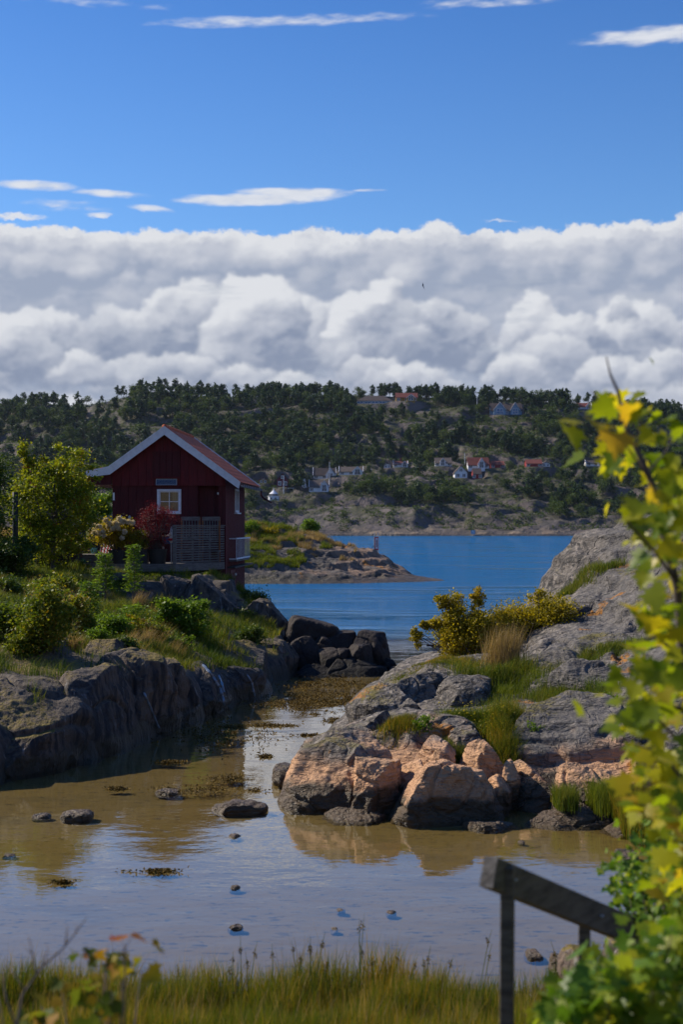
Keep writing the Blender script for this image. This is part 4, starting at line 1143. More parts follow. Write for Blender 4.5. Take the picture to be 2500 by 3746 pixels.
# hatch, sill, solar panel
h = MB(); siding(h, lxx(565), lxx(660), -.125, cst(lzz(1744)), cst(lzz(1656)), .24, .012, .01); h.box(lxx(562), lxx(663), -.155, -.10, lzz(1658), lzz(1652)); h.box(lxx(562), lxx(566), -.15, -.10, lzz(1744), lzz(1658)); h.box(lxx(659), lxx(663), -.15, -.10, lzz(1744), lzz(1658))
h.build('hatch', 'dark_red_paint', cabin)
MB().box(lxx(555), lxx(664), -.19, -.075, lzz(1750), lzz(1746)).build('hatch_sill', 'red_paint', cabin)
sp_ = MB(); x0, x1 = lxx(574), lxx(651); z0, z1 = lzz(1775), lzz(1752)
sp_.add([(x0, -.17, z0), (x1, -.17, z0), (x1, -.10, z0), (x0, -.10, z0), (x0, -.13, z1), (x1, -.13, z1), (x1, -.10, z1), (x0, -.10, z1)], [(0, 3, 2, 1), (4, 5, 6, 7), (0, 1, 5, 4), (1, 2, 6, 5), (2, 3, 7, 6), (3, 0, 4, 7)])
so = sp_.build('solar_panel', 'galvanised', cabin)
sc_ = MB()
for k in range(4):
    a = z0 + .02 + k * (z1 - z0 - .04) / 4; b = a + (z1 - z0 - .04) / 4 - .008
    ya = -.175 + .04 * (a - z0) / (z1 - z0); yb = -.175 + .04 * (b - z0) / (z1 - z0)
    sc_.add([(x0 + .02, ya, a), (x1 - .02, ya, a), (x1 - .02, yb, b), (x0 + .02, yb, b)], [(0, 1, 2, 3)])
sc_.build('cells', 'panel_blue', so)
# gable boards
RF, RB = -.40, LEN + .55
def barge(y0, y1, h_, name, mat, zoff=0.0):
    b = MB()
    top = [(-3.16, roof_z(-3.16)), (-2.28, roof_z(-2.28)), (APX, APZ), (2.84, roof_z(2.84))]
    poly = [(x, z + zoff) for x, z in top] + [(2.84 - .06, roof_z(2.84) - h_ * .78 + zoff), (APX, APZ - h_ + zoff), (-2.28 + .06, roof_z(-2.28) - h_ * .92 + zoff), (-3.10, roof_z(-3.16) - h_ * .7 + zoff)]
    # two convex halves
    for q in ([poly[2], poly[3], poly[4], poly[5]], [poly[1], poly[2], poly[5], poly[6]], [poly[0], poly[1], poly[6], poly[7]]):
        b.prism(q[::-1], y0, y1)
    return b.build(name, mat, cabin)
barge(RF - .03, RF, .335, 'barge_board', 'white_paint', .035)
barge(RF - .045, RF - .03, .05, 'barge_cap', 'white_paint', .04)
barge(RB, RB + .03, .30, 'barge_board', 'white_paint', .10)
# roof: boarded underside and tiles on top
rf = MB()
for a, b in ((APX, 2.80), (-2.28, APX), (-3.13, -2.28)):
    t_ = .10
    V = [(a, RF, roof_z(a) - t_), (b, RF, roof_z(b) - t_), (b, RB, roof_z(b) - t_), (a, RB, roof_z(a) - t_), (a, RF, roof_z(a) - .02), (b, RF, roof_z(b) - .02), (b, RB, roof_z(b) - .02), (a, RB, roof_z(a) - .02)]
    rf.add(V, [(0, 3, 2, 1), (4, 5, 6, 7), (0, 1, 5, 4), (1, 2, 6, 5), (2, 3, 7, 6), (3, 0, 4, 7)])
for k in range(10):
    yy = .15 + k * .62
    for s_, e_ in ((2.2, 2.75), (-2.2, -3.08)):
        rf.bar((s_, yy, roof_z(s_) - .15), (e_, yy, roof_z(e_) - .15), .05, .09)
roof = rf.build('roof', 'dark_red_paint', cabin)
def tiles(xa, xb):
    ny = int((RB - RF) / .022); L_ = math.hypot(xb - xa, roof_z(xb) - roof_z(xa)); nx = int(L_ / .055)
    t = np.linspace(0, 1, nx); yy = np.linspace(RF + .01, RB - .01, ny)
    TT, YY = np.meshgrid(t, yy); XX = xa + (xb - xa) * TT
    ZZ = np.vectorize(roof_z)(XX)
    c_ = (TT * L_ / .34) % 1.0
    ph = (YY / .21) * 2 * np.pi
    jit = .008 * perlin2(np.floor(TT * L_ / .34) * 3.7, np.floor(YY / .21) * 5.3, 3)
    ZZ = ZZ + .012 + .026 * np.abs(np.sin(ph * .5)) ** .8 + .022 * c_ + jit
    return np.stack([XX, YY, ZZ], -1).reshape(-1, 3), grid_faces(nx, ny)
v, f = join_mesh([tiles(APX, 2.86), tiles(APX, -2.28), tiles(-2.28, -3.14)])
np_mesh('tiles', v, f, MAT['roof_tile'], roof)
rd = MB()
for k in range(18):
    y0_ = RF + k * .37
    rd.tube([(APX, y0_, APZ + .01), (APX, min(y0_ + .40, RB), APZ + .025)], [.10, .085], 10)
rd.build('ridge_tiles', 'roof_tile', roof, smooth=True)
# gutter with brackets and spout
gt = MB(); gxx, gz_ = 2.90, roof_z(2.84) - .08
n_ = 9
prof = [(gxx + .06 * math.cos(a), gz_ + .06 * math.sin(a)) for a in np.linspace(math.pi, 2 * math.pi, n_)]
V = [(x, y, z) for y in (RF + .02, RB) for x, z in prof] + [(x * 1.0, y, z + .006) for y in (RF + .02, RB) for x, z in prof]
gt.add(V[:2 * n_], [(i, i + 1, n_ + i + 1, n_ + i) for i in range(n_ - 1)])
gut = gt.build('gutter', 'gutter_metal', cabin, smooth=True)
gb = MB()
for k in range(11): gb.box(gxx - .085, gxx + .075, RF + .15 + k * .6, RF + .18 + k * .6, gz_ - .075, gz_ - .062); gb.box(gxx + .066, gxx + .075, RF + .15 + k * .6, RF + .18 + k * .6, gz_ - .075, gz_ + .01)
gb.build('bracket', 'galvanised', gut)
pe = RB - .12
gp = MB(); gp.tube([(gxx, pe, gz_ - .04), (gxx, pe, gz_ - .22), (gxx + .04, pe, gz_ - .31), (gxx + .14, pe, gz_ - .40), (gxx + .36, pe, gz_ - .52), (gxx + .46, pe, gz_ - .57)], .045, 10)
gp.build('spout', 'gutter_metal', gut, smooth=True)
# soffit boxes at the left eave with a pale edge
MB().box(-3.05, XL - .02, -.30, LEN, BZ + .0, BZ + .035).build('soffit', 'orange_wood', cabin)
sb = MB(); sb.prism([(-3.08, BZ + .036), (XL, BZ + .036), (XL, roof_z(XL) - .17), (-3.08, roof_z(-3.08) - .14)], -.20, -.16); sb.build('eave_board', 'dark_red_paint', cabin)
# side balcony rail, plank awning, low door, lamps
br = MB()
bx = XR + .30
br.box(bx - .03, bx + .03, .95, 5.35, 2.98, 3.03); br.box(bx - .03, bx + .03, .95, 5.35, 2.18, 2.24)
for k in range(12): br.box(bx - .010, bx + .010, 1.0 + k * .387, 1.026 + k * .387, 2.24, 2.98)
br.bar((XR + .02, 1.0, 3.0), (bx, 1.0, 3.0), .05, .05); br.bar((XR + .02, 5.3, 3.0), (bx, 5.3, 3.0), .05, .05); br.bar((XR + .02, 1.0, 2.2), (bx, 1.0, 2.2), .05, .05); br.bar((XR + .02, 5.3, 2.2), (bx, 5.3, 2.2), .05, .05)
br.build('balcony_rail', 'white_paint', cabin)
MB().box(XR + .02, XR + .30, 1.0, 5.3, 2.10, 2.16).build('balcony_floor', 'grey_wood', cabin)
MB().box(XR + .035, XR + .35, .3, LEN + .5, 1.86, 1.92).build('awning_board', 'dark_wood', cabin)
dr = MB(); dr.box(XR + .023, XR + .05, 1.2, 2.6, .4, 1.75); dr.bar((XR + .055, 1.3, 1.5), (XR + .055, 2.5, 1.62), .02, .07)
dr.build('low_door', 'red_paint', cabin)
MB().lathe([(.005, -.05), (.045, -.03), (.055, .02), (.02, .06)], (XR + .10, 2.3, 1.55), 12).build('wall_lamp', 'lamp_white', cabin, smooth=True)
MB().lathe([(.005, -.05), (.04, -.03), (.045, .03), (.02, .05)], (px1 - .05, .04, lzz(1806)), 12).build('wall_lamp', 'lamp_white', cabin, smooth=True)
MB().box(XL + .02, XL + .09, -.06, -.035, lzz(1830), lzz(1802)).build('thermometer', 'lamp_white', cabin)
for q in (445, 476):
    lb_ = MB(); lb_.lathe([(.01, -.10), (.05, -.06), (.06, .0), (.045, .06), (.02, .075)], (lxx(q), -.12, lzz(1894)), 12); lb_.box(lxx(q) - .01, lxx(q) + .01, -.12, -.02, lzz(1894) + .075, lzz(1894) + .095)
    lb_.build('lantern', 'galvanised', cabin, smooth=True)

# ---------------------------------------------------------------- deck, screen and things on it
C1 = Vector((-6.09, 51.8, 0)); C2 = Vector((-4.50, 54.93, 0))
dk = yard('deck', (-7.5, 52.5, 0)); tag(dk, 'grey plank deck in front of the red boathouse, on the rock edge', 'deck')
off = Vector((7.5, -52.5, 0))
pl_ = MB()
n_ = 24
for k in range(n_):
    y0_ = 51.83 + k * .132
    xr = C1.x + (C2.x - C1.x) * (y0_ + .06 - C1.y) / (C2.y - C1.y)
    pl_.box(-9.6 + 7.5, min(xr, -4.55) - .03 + 7.5, y0_ - 52.5, y0_ + .122 - 52.5, DZ - .035, DZ)
pl_.build('planks', 'grey_wood', dk)
fs = MB(); fs.box(-9.6 + 7.5, C1.x + 7.5, 51.78 - 52.5, 51.82 - 52.5, DZ - .28, DZ + .004)
fs.bar(C1 + off + Vector((.0, .0, DZ - .138)), C2 + off + Vector((0, 0, DZ - .138)), .05, .28)
fs.build('fascia', 'grey_wood', dk)
for X_, Y_ in ((-6.3, 52.1), (-5.5, 53.6), (-8.8, 52.1), (-7.4, 52.1)):
    MB().box(X_ + 7.45, X_ + 7.56, Y_ - 52.55, Y_ - 52.44, (float(LH(X_ * SC, Y_ * SC)) - CAMH * (1 - SC)) / SC - .3, DZ - .036).build('post', 'dark_wood', dk)
ps = MB()
for X_, dx_ in ((-5.02, .12), (-4.86, -.05)): ps.bar((X_ + 7.5, 1.75, .9), (X_ + 7.5 + dx_, 1.75, DZ - .30), .22, .06, up=(0, 1, 0))
ps.build('brace_board', 'orange_wood', dk)
scn = yard('slatted_screen', (C1.x, C1.y, DZ)); tag(scn, 'weathered grey privacy screen of horizontal slats on the deck edge', 'screen')
dv = (C2 - C1); dl = dv.length; dn_ = dv.normalized()
MB().box(-.075, .055, -.06, .07, -.27, 1.42).build('post', 'grey_wood', scn)
for t in (.36, .70): MB().bar(dv * t + Vector((-.035, .02, .02)), dv * t + Vector((-.035, .02, 1.38)), .07, .045, up=dn_).build('post', 'grey_wood', scn)
MB().bar(Vector((0, 0, 1.405)), dv * .985 + Vector((0, 0, 1.405)), .10, .035).build('top_rail', 'grey_wood', scn)
for k in range(15):
    z_ = .06 + k * .091
    MB().bar(dn_ * .06 + Vector((0, 0, z_)), dv * .985 + Vector((0, 0, z_ + .004 * (k % 3))), .022, .056).build('slat', 'grey_wood', scn)
def high_chair(px_a, px_b, lab):
    Yc = 54.45
    a = P(px_a, 1918, Yc); b = P(px_b, 1890, Yc); w_ = b.x - a.x
    t = yard('garden_chair', ((a.x + b.x) / 2, Yc, DZ)); tag(t, lab, 'chair', 'garden chairs behind the screen')
    zt = b.z - DZ
    f = MB(); f.box(-w_ / 2, -w_ / 2 + .06, 0, .05, 0, zt - .02); f.box(w_ / 2 - .06, w_ / 2, 0, .05, 0, zt - .02); f.build('frame', 'orange_wood', t)
    f = MB(); f.box(-w_ / 2 + .02, w_ / 2 - .02, -.012, -.001, zt - .15, zt); f.box(-w_ / 2 + .06, w_ / 2 - .06, .0, .04, zt - .9, zt - .82)
    for k in range(6):
        x_ = -w_ / 2 + .10 + k * (w_ - .2) / 5; f.box(x_ - .022, x_ + .022, .005, .03, zt - .82, zt - .15)
    f.build('backrest', 'grey_wood', t)
    MB().box(-w_ / 2, w_ / 2, -.5, .0, .40, .45).build('seat', 'grey_wood', t)
    for sx_ in (-w_ / 2, w_ / 2 - .05): MB().box(sx_, sx_ + .05, -.5, -.45, 0, .399).build('leg', 'grey_wood', t)
high_chair(661, 733, 'tall slat backed garden chair beside the window, left of a pair')
high_chair(738, 806, 'tall slat backed garden chair in the porch corner, right of a pair')
# cool box with a parasol cloth behind the screen post
t = yard('cool_box', (-6.45, 53.0, DZ)); tag(t, 'blue and white cool box on a stand beside the screen post', 'cool box')
MB().box(-.22, .22, -.15, .15, .72, .98).build('box', 'blue_cloth', t, bevel=.02); MB().box(-.23, .23, -.16, .16, .981, 1.05).build('lid', 'white_cloth', t, bevel=.02)
for a_, b_ in ((-.2, -.13), (.2, -.13), (-.2, .13), (.2, .13)): MB().box(a_ - .02, a_ + .02, b_ - .02, b_ + .02, 0, .719).build('leg', 'galvanised', t)
t = yard('folded_parasol', (-6.28, 52.35, DZ)); tag(t, 'folded red and white parasol leaning against the screen post', 'parasol')
MB().tube([(0, 0, 0), (0, 0, 1.30)], .02, 8).build('pole', 'galvanised', t); MB().lathe([(.03, .75), (.085, .85), (.07, 1.1), (.02, 1.36)], (0, 0, 0), 14).build('canopy', 'white_cloth', t, smooth=True); MB().lathe([(.088, .84), (.093, .88), (.085, .93)], (0, 0, 0), 14).build('band', 'red_cloth', t, smooth=True)

# raised platform, steps, planter box, fence
pf = yard('wooden_step', (-8.9, 52.8, DZ)); tag(pf, 'broad wooden step on the deck behind the flower pots', 'step')
f = MB()
for k in range(8): f.box(-.95, .55, -.3 + k * .13, -.18 + k * .13, .30, .335)
f.build('tread', 'pale_wood', pf); MB().box(-.95, .55, -.34, -.302, 0, .335).build('riser', 'grey_wood', pf)
ls = yard('low_step', (-9.3, 51.3, 1.75)); tag(ls, 'low wooden step at the left end of the deck', 'step')
MB().box(-.35, 1.0, 0, .45, .20, .24).build('tread', 'pale_wood', ls); MB().box(-.35, 1.0, .02, .06, 0, .199).build('riser', 'grey_wood', ls)
pb = yard('planter_box', (-10.25, 51.2, 1.9)); tag(pb, 'long low planter box of grey boards on the lawn', 'planter box')
a, b = P(128, 2080, 51.2), P(282, 2032, 51.2); hh_ = b.z - 1.86
f = MB(); x0, x1 = a.x + 10.25, b.x + 10.25; f.box(x0, x1, 0, .04, -.1, hh_); f.box(x0, x1, 1.0, 1.04, -.1, hh_); f.box(x0, x0 + .04, .04, 1.0, -.1, hh_); f.box(x1 - .04, x1, .04, 1.0, -.1, hh_); f.box(x0, x1, -.004, .0, hh_ * .48, hh_ * .5)
f.build('boards', 'dark_wood', pb); MB().box(x0 + .04, x1 - .04, .04, 1.0, -.1, hh_ - .06).build('soil', 'dark_wood', pb); MB().box(x0 - .02, x0 + .06, -.02, .05, -.1, hh_ + .04).build('corner_post', 'pale_wood', pb)
fc = yard('slat_fence', (-9.6, 54.5, 2.1)); tag(fc, 'dark horizontal slat fence with a grey post, left of the boathouse', 'fence')
a, b = P(296, 2005, 54.5), P(372, 1925, 54.5)
f = MB()
for k in range(8): f.box(a.x + 9.6, b.x + 9.6, .0, .03, k * .115 + .02, k * .115 + .085)
f.build('slat_panel', 'dark_wood', fc); MB().box(a.x + 9.6 - .07, a.x + 9.6 + .06, -.06, -.002, -.2, 1.15).build('post', 'grey_wood', fc); MB().box(a.x + 9.6 + .3, b.x + 9.6, .031, .05, .5, 1.3).build('back_board', 'dark_wood', fc)
# watering can, turquoise pot, striped deckchair
t = yard('watering_can', (P(300, 2045, 51.9).x, 51.9, 2.12)); tag(t, 'green plastic watering can between planter box and deck', 'watering can')
MB().lathe([(.12, -.05), (.14, 0), (.13, .16), (.08, .19)], (0, 0, 0), 16).build('body', 'green_plastic', t, smooth=True); MB().tube([(.12, 0, .03), (.22, 0, .08), (.33, 0, .16)], [.022, .018, .014], 8).build('spout', 'green_plastic', t, smooth=True); MB().tube([(-.12, 0, .04), (-.2, 0, .12), (-.14, 0, .21), (0, 0, .23)], .012, 6).build('handle', 'green_plastic', t, smooth=True)
o = MB().lathe([(.10, 0), (.13, .2), (.135, .22), (.12, .22)], (0, 0, 0), 18).build('flower_pot', 'teal_glaze', None, smooth=True, loc=(P(343, 2020, 53.5 * SC).x, 53.5 * SC, yz(DZ + .335))); o.scale = (SC, SC, SC); tag(o, 'turquoise pot standing on the broad wooden step', 'pot')
t = yard('deckchair', (P(383, 2020, 53.0).x + .1, 53.0, DZ + .335)); tag(t, 'low deckchair with red and white striped cloth behind the hydrangea', 'deckchair')
f = MB(); f.bar((-.25, -.25, 0), (-.25, .3, .5), .03, .03); f.bar((.2, -.25, 0), (.2, .3, .5), .03, .03); f.bar((-.25, .3, 0), (-.25, -.1, .3), .03, .03); f.bar((.2, .3, 0), (.2, -.1, .3), .03, .03); f.build('frame', 'pale_wood', t)
f = MB()
for k in range(8):
    x_ = -.235 + k * .055
    f.add([(x_, -.22, .04), (x_ + .055, -.22, .04), (x_ + .055, .28, .47), (x_, .28, .47)], [(0, 1, 2, 3)], k % 2)
f.build('cloth', ['red_cloth', 'white_cloth'], t)
# ---------------------------------------------------------------- foliage materials
def leaf_mat(name, stops, trans=.45, rough=.5, spec=.25, nscale=.8):
    m_, T = new_mat(name)
    g = T.new('ShaderNodeNewGeometry')
    r_ = g.outputs['Random Per Island']
    n = T.noise(g.outputs['Position'], nscale, 3, .6)
    f = T.add(T.mul(r_, .65), T.mul(T.sub(n, .5), 1.1)); f = T.add(f, .17)
    c = T.ramp(f, stops)
    d = principled(T, c, rough, None, spec)
    t = T.new('ShaderNodeBsdfTranslucent'); T.put(t.inputs[0], T.mix(1.0, c, (1.25, 1.15, .55), 'MULTIPLY'))
    mx_ = T.new('ShaderNodeMixShader'); mx_.inputs[0].default_value = trans
    T.l.new(d, mx_.inputs[1]); T.l.new(t.outputs[0], mx_.inputs[2])
    finish(T, mx_.outputs[0]); MAT[name] = m_
leaf_mat('rowan_leaf', [(.1, (.10, .15, .012)), (.5, (.19, .25, .015)), (.85, (.38, .38, .02)), (1, (.36, .20, .03))], .55)
leaf_mat('dark_leaf', [(.1, (.03, .06, .012)), (.6, (.075, .13, .018)), (1, (.15, .19, .02))], .35)
leaf_mat('bush_leaf', [(.1, (.06, .11, .012)), (.5, (.16, .22, .02)), (.8, (.30, .26, .02)), (1, (.32, .12, .02))], .45)
leaf_mat('green_leaf', [(.1, (.07, .14, .015)), (.6, (.14, .24, .02)), (1, (.24, .32, .03))], .5)
leaf_mat('yellow_leaf', [(.1, (.16, .15, .01)), (.5, (.30, .26, .015)), (.85, (.46, .36, .02)), (1, (.36, .14, .03))], .5)
leaf_mat('maple_leaf', [(.08, (.08, .17, .010)), (.4, (.24, .32, .014)), (.75, (.50, .48, .02)), (1, (.56, .34, .03))], .62, .38, .4, 1.4)
leaf_mat('lush_leaf', [(.08, (.05, .12, .012)), (.5, (.13, .25, .02)), (.85, (.34, .40, .03)), (1, (.46, .40, .03))], .5, .40, .4, 1.6)
leaf_mat('red_leaf', [(.1, (.07, .008, .014)), (.6, (.16, .015, .03)), (1, (.28, .04, .06))], .35)
leaf_mat('autumn_leaf', [(.1, (.05, .085, .015)), (.45, (.12, .16, .02)), (.7, (.42, .30, .02)), (1, (.34, .08, .04))], .5, .6, .2, 3)
leaf_mat('petal', [(.1, (.62, .52, .40)), (1, (.85, .80, .68))], .3)
leaf_mat('berry', [(.1, (.35, .04, .01)), (1, (.50, .07, .02))], .1)
leaf_mat('pine_needle', [(.1, (.020, .044, .022)), (.55, (.038, .074, .028)), (1, (.075, .12, .036))], .25, .6, .2, .12)
leaf_mat('birch_leaf', [(.1, (.034, .062, .018)), (.6, (.065, .11, .024)), (1, (.13, .17, .03))], .35, .6, .2, .12)
leaf_mat('grass_blade', [(.1, (.035, .075, .010)), (.5, (.11, .165, .018)), (.8, (.23, .22, .035)), (1, (.36, .28, .11))], .4, .6, .2, .7)
leaf_mat('dry_grass', [(.1, (.15, .13, .04)), (.5, (.32, .23, .11)), (1, (.52, .38, .22))], .4, .6, .2, .9)
leaf_mat('bright_grass', [(.1, (.06, .095, .012)), (.6, (.14, .19, .018)), (1, (.28, .25, .035))], .45, .5, .2, .9)
leaf_mat('marsh_grass', [(.1, (.04, .08, .010)), (.45, (.12, .16, .014)), (.75, (.32, .22, .02)), (1, (.44, .26, .06))], .4, .6, .2, 1.6)
leaf_mat('weed', [(.1, (.05, .034, .010)), (.6, (.15, .10, .024)), (1, (.28, .18, .04))], .1, .7, .12, 2.0)
paint('bark', (.11, .09, .07), (.05, .042, .035), .9, 8, (6, 6, 1), .8)
paint('grey_bark', (.16, .145, .13), (.08, .07, .065), .9, 8, (6, 6, 1), .8)
paint('twig', (.13, .105, .10), (.085, .065, .06), .85, 20)

# ---------------------------------------------------------------- scatter helpers
LEAF4 = np.array([(0, 0, 0), (.30, .45, .06), (0, 1, 0), (-.30, .45, .06)])                                     # simple leaf
LEAF6 = np.array([(0, 0, 0), (.26, .28, .05), (.24, .66, .05), (0, 1, -.03), (-.24, .66, .05), (-.26, .28, .05)])
def rand_rot(n, R_, up=.0, yaw=None):
    """n random frames; up pulls leaf normals towards +z"""
    z = R_.randn(n, 3); z[:, 2] = z[:, 2] + up * 2.2
    z /= np.linalg.norm(z, axis=1, keepdims=True)
    t = R_.randn(n, 3) if yaw is None else yaw + .45 * R_.randn(n, 3)
    y = t - (t * z).sum(1, keepdims=True) * z; y /= np.maximum(np.linalg.norm(y, axis=1, keepdims=True), 1e-6)
    x = np.cross(y, z)
    return np.stack([x, y, z], 1)            # rows: axes
def stamp(pts, R3, size, tmpl, faces=None):
    """copies of a template at the points"""
    n = len(pts); k = len(tmpl)
    V = (tmpl[None] * np.reshape(size, (-1, 1, 1))) @ R3 + np.asarray(pts)[:, None]
    if faces is None: F = np.arange(n * k).reshape(n, k)
    else: F = (np.asarray(faces)[None] + (np.arange(n) * k)[:, None, None]).reshape(-1, np.asarray(faces).shape[1])
    return V.reshape(-1, 3), F
def clump_points(R_, ells, n, ncl, tight=.20, shell=.55):
    """points in clumps inside ellipsoids [(cx,cy,cz,rx,ry,rz)]"""
    ells = np.asarray(ells, float)
    vol = (ells[:, 3] * ells[:, 4] * ells[:, 5]) ** .75; pr = vol / vol.sum()
    e = ells[R_.choice(len(ells), ncl, p=pr)]
    d = R_.randn(ncl, 3); d /= np.linalg.norm(d, axis=1, keepdims=True)
    r = R_.uniform(shell, 1.0, (ncl, 1)) ** .6
    cc = e[:, :3] + d * r * e[:, 3:]
    rad_ = e[:, 3:].mean(1) * tight * R_.uniform(.6, 1.6, ncl)
    i = R_.randint(0, ncl, n)
    g = R_.randn(n, 3) * rad_[i][:, None]; g[:, 2] *= .75
    out = cc[i] - cc[i].mean(0)
    return cc[i] + g, cc, d[i]
def plant(name, label, cat, base, ells, n, leaf, lmat, ncl=60, trunk=None, bark='bark', group=None, seed=1, tight=.2, shell=.5, up=.4, tmpl=LEAF4, stems=None, crown='crown', extra=None, limbs=10):
    """base: world point; ells relative to base; trunk: (height, radius)"""
    R_ = np.random.RandomState(seed)
    t = empty(name, base); tag(t, label, cat, group)
    p, cc, dr_ = clump_points(R_, ells, n, ncl, tight, shell)
    V, F = stamp(p, rand_rot(n, R_, up), leaf * R_.uniform(.6, 1.35, n), tmpl)
    np_mesh(crown, V, F, MAT[lmat], t, smooth=False)
    if trunk:
        h, r = trunk; m = MB()
        cx = np.mean([e[0] for e in ells]); cy = np.mean([e[1] for e in ells])
        m.tube([(0, 0, -.3), (cx * .15 + .03, cy * .1, h * .35), (cx * .4, cy * .4, h * .7), (cx, cy, h)], [r * 1.25, r, r * .75, r * .35], 8)
        for k in R_.choice(len(cc), min(limbs, len(cc)), replace=False):
            q = cc[k]; f_ = R_.uniform(.25, .8)
            s0 = np.array((cx * f_ * .8, cy * f_ * .8, h * f_)); mid = (s0 + q) / 2 + R_.randn(3) * .06 * h; mid[2] -= .03 * h
            m.tube([tuple(s0), tuple(mid), tuple(q)], [r * .45, r * .28, r * .10], 5)
        m.build('trunk', bark, t, smooth=True)
    elif stems:
        m = MB()
        for k in range(stems):
            q = cc[R_.randint(len(cc))]; a = R_.randn(3) * .05; a[2] = -.12
            m.tube([tuple(a), tuple(a * .5 + q * .5 + R_.randn(3) * .05), tuple(q)], [.02, .013, .006], 4)
        m.build('stems', bark, t, smooth=True)
    if extra: extra(t, R_, p, cc)
    return t
def blades(pts, h, w, lean, R_, seg=2, curve=.35):
    """grass blades at the points: tapering strips that bend over"""
    n = len(pts)
    h = np.broadcast_to(h, n) * R_.uniform(.55, 1.25, n); w = np.broadcast_to(w, n)
    a = R_.uniform(0, 2 * np.pi, n); bend = R_.uniform(.1, 1, n) * curve
    dx_ = np.cos(a) * bend + lean[0]; dy_ = np.sin(a) * bend + lean[1]
    sa = R_.uniform(0, np.pi, n); sx_, sy_ = np.cos(sa) * w * .5, np.sin(sa) * w * .5
    pts = np.asarray(pts, float)
    rows = []
    for k in range(seg + 1):
        t = k / seg
        c = pts + np.stack([dx_ * h * t * t, dy_ * h * t * t, h * t * (1 - .18 * t * bend)], -1)
        ww = 1 - t * .85
        if k < seg:
            rows += [c + np.stack([sx_ * ww, sy_ * ww, 0 * sx_], -1), c - np.stack([sx_ * ww, sy_ * ww, 0 * sx_], -1)]
        else: rows += [c]
    V = np.stack(rows, 1)
    k = V.shape[1]; o = (np.arange(n) * k)[:, None]
    F4 = [o + np.array([[2 * j, 2 * j + 1, 2 * j + 3, 2 * j + 2]]) for j in range(seg - 1)]
    F3 = o + np.array([[2 * seg - 2, 2 * seg - 1, 2 * seg]])
    return V.reshape(-1, 3), ([np.concatenate(F4)] if F4 else []) + [F3]
def merge(lst):
    V = []; F = {}; o = 0
    for v, fs_ in lst:
        for f in (fs_ if isinstance(fs_, list) else [fs_]):
            F.setdefault(f.shape[1], []).append(f + o)
        V.append(v); o += len(v)
    return np.concatenate(V), [np.concatenate(f) for f in F.values()]
def normal_of(H, x, y, e=.15):
    gx_ = (H(x + e, y) - H(x - e, y)) / (2 * e); gy_ = (H(x, y + e) - H(x, y - e)) / (2 * e)
    return 1 / np.sqrt(1 + gx_ ** 2 + gy_ ** 2)
def turf(name, label, H, xr, yr, n, h, w, mat, mask=None, seed=0, lean=(.1, 0), minz=.25, nzmin=.8, tuft=None, curve=.5, seg=2, mats2=None):
    """grass over a patch of terrain, denser where noise says so"""
    R_ = np.random.RandomState(seed)
    x = R_.uniform(*xr, n * 3); y = yr[0] + (yr[1] - yr[0]) * R_.rand(n * 3) ** 1.25
    if tuft:
        cx_ = R_.uniform(*xr, tuft); cy_ = yr[0] + (yr[1] - yr[0]) * R_.rand(tuft) ** 1.25
        i = R_.randint(0, tuft, n * 3); rr = R_.uniform(.05, .22, tuft)[i]
        x = cx_[i] + R_.randn(n * 3) * rr; y = cy_[i] + R_.randn(n * 3) * rr
    z = H(x, y)
    k = (z > minz) & (normal_of(H, x, y) > nzmin)
    if mask is not None: k &= mask(x, y, z, R_)
    x, y, z = x[k][:n], y[k][:n], z[k][:n]
    sc = 1 + .5 * fbm2(x * .7, y * .7, 3, .5, seed)
    V, F = blades(np.stack([x, y, z - .01], -1), h * sc, w, lean, R_, seg, curve)
    o = np_mesh(name, V, F, MAT[mat], smooth=False)
    return tag(o, label, 'grass', kind='stuff')
# ---------------------------------------------------------------- trees and shrubs of the left bank
def gp(px, py, H, Y0, Y1, n=600):
    """first point of terrain H met by the line of sight through a photo pixel"""
    Ys = np.linspace(Y0, Y1, n); X_ = (px - 1250) / FPX * Ys; Z_ = CAMH + (HY - py) / FPX * Ys
    hit = np.where(H(X_, Ys) > Z_)[0]
    i = hit[0] if len(hit) else n - 1
    return Vector((X_[i], Ys[i], float(H(X_[i], Ys[i]))))
def at_base(px, Y, H=None):
    X_ = (px - 1250) / FPX * Y
    return Vector((X_, Y, float((H or LH)(X_, Y))))
def ell(px0, px1, py0, py1, Y, base, depth=None):
    a = P(px0, py1, Y); b = P(px1, py0, Y)
    rx_ = (b.x - a.x) / 2; rz_ = (b.z - a.z) / 2
    return ((a.x + b.x) / 2 - base.x, Y - base.y, (a.z + b.z) / 2 - base.z, rx_, depth or rx_ * .85, rz_)
DZW = yz(DZ)
def berries(t, R_, p, cc):
    k = R_.choice(len(cc), 26); q = cc[k]
    n = 26 * 22
    i = R_.randint(0, 26, n); pp = q[i] + R_.randn(n, 3) * .06
    oc = np.array([(1, 0, 0), (0, 1, 0), (-1, 0, 0), (0, -1, 0), (0, 0, 1), (0, 0, -1)]) * .5
    fc_ = np.array([(0, 1, 4), (1, 2, 4), (2, 3, 4), (3, 0, 4), (1, 0, 5), (2, 1, 5), (3, 2, 5), (0, 3, 5)])
    V, F = stamp(pp, rand_rot(n, R_), .034, oc, fc_)
    np_mesh('berries', V, F, MAT['berry'], t, smooth=True)
Yt = 38.0
b = at_base(190, Yt)
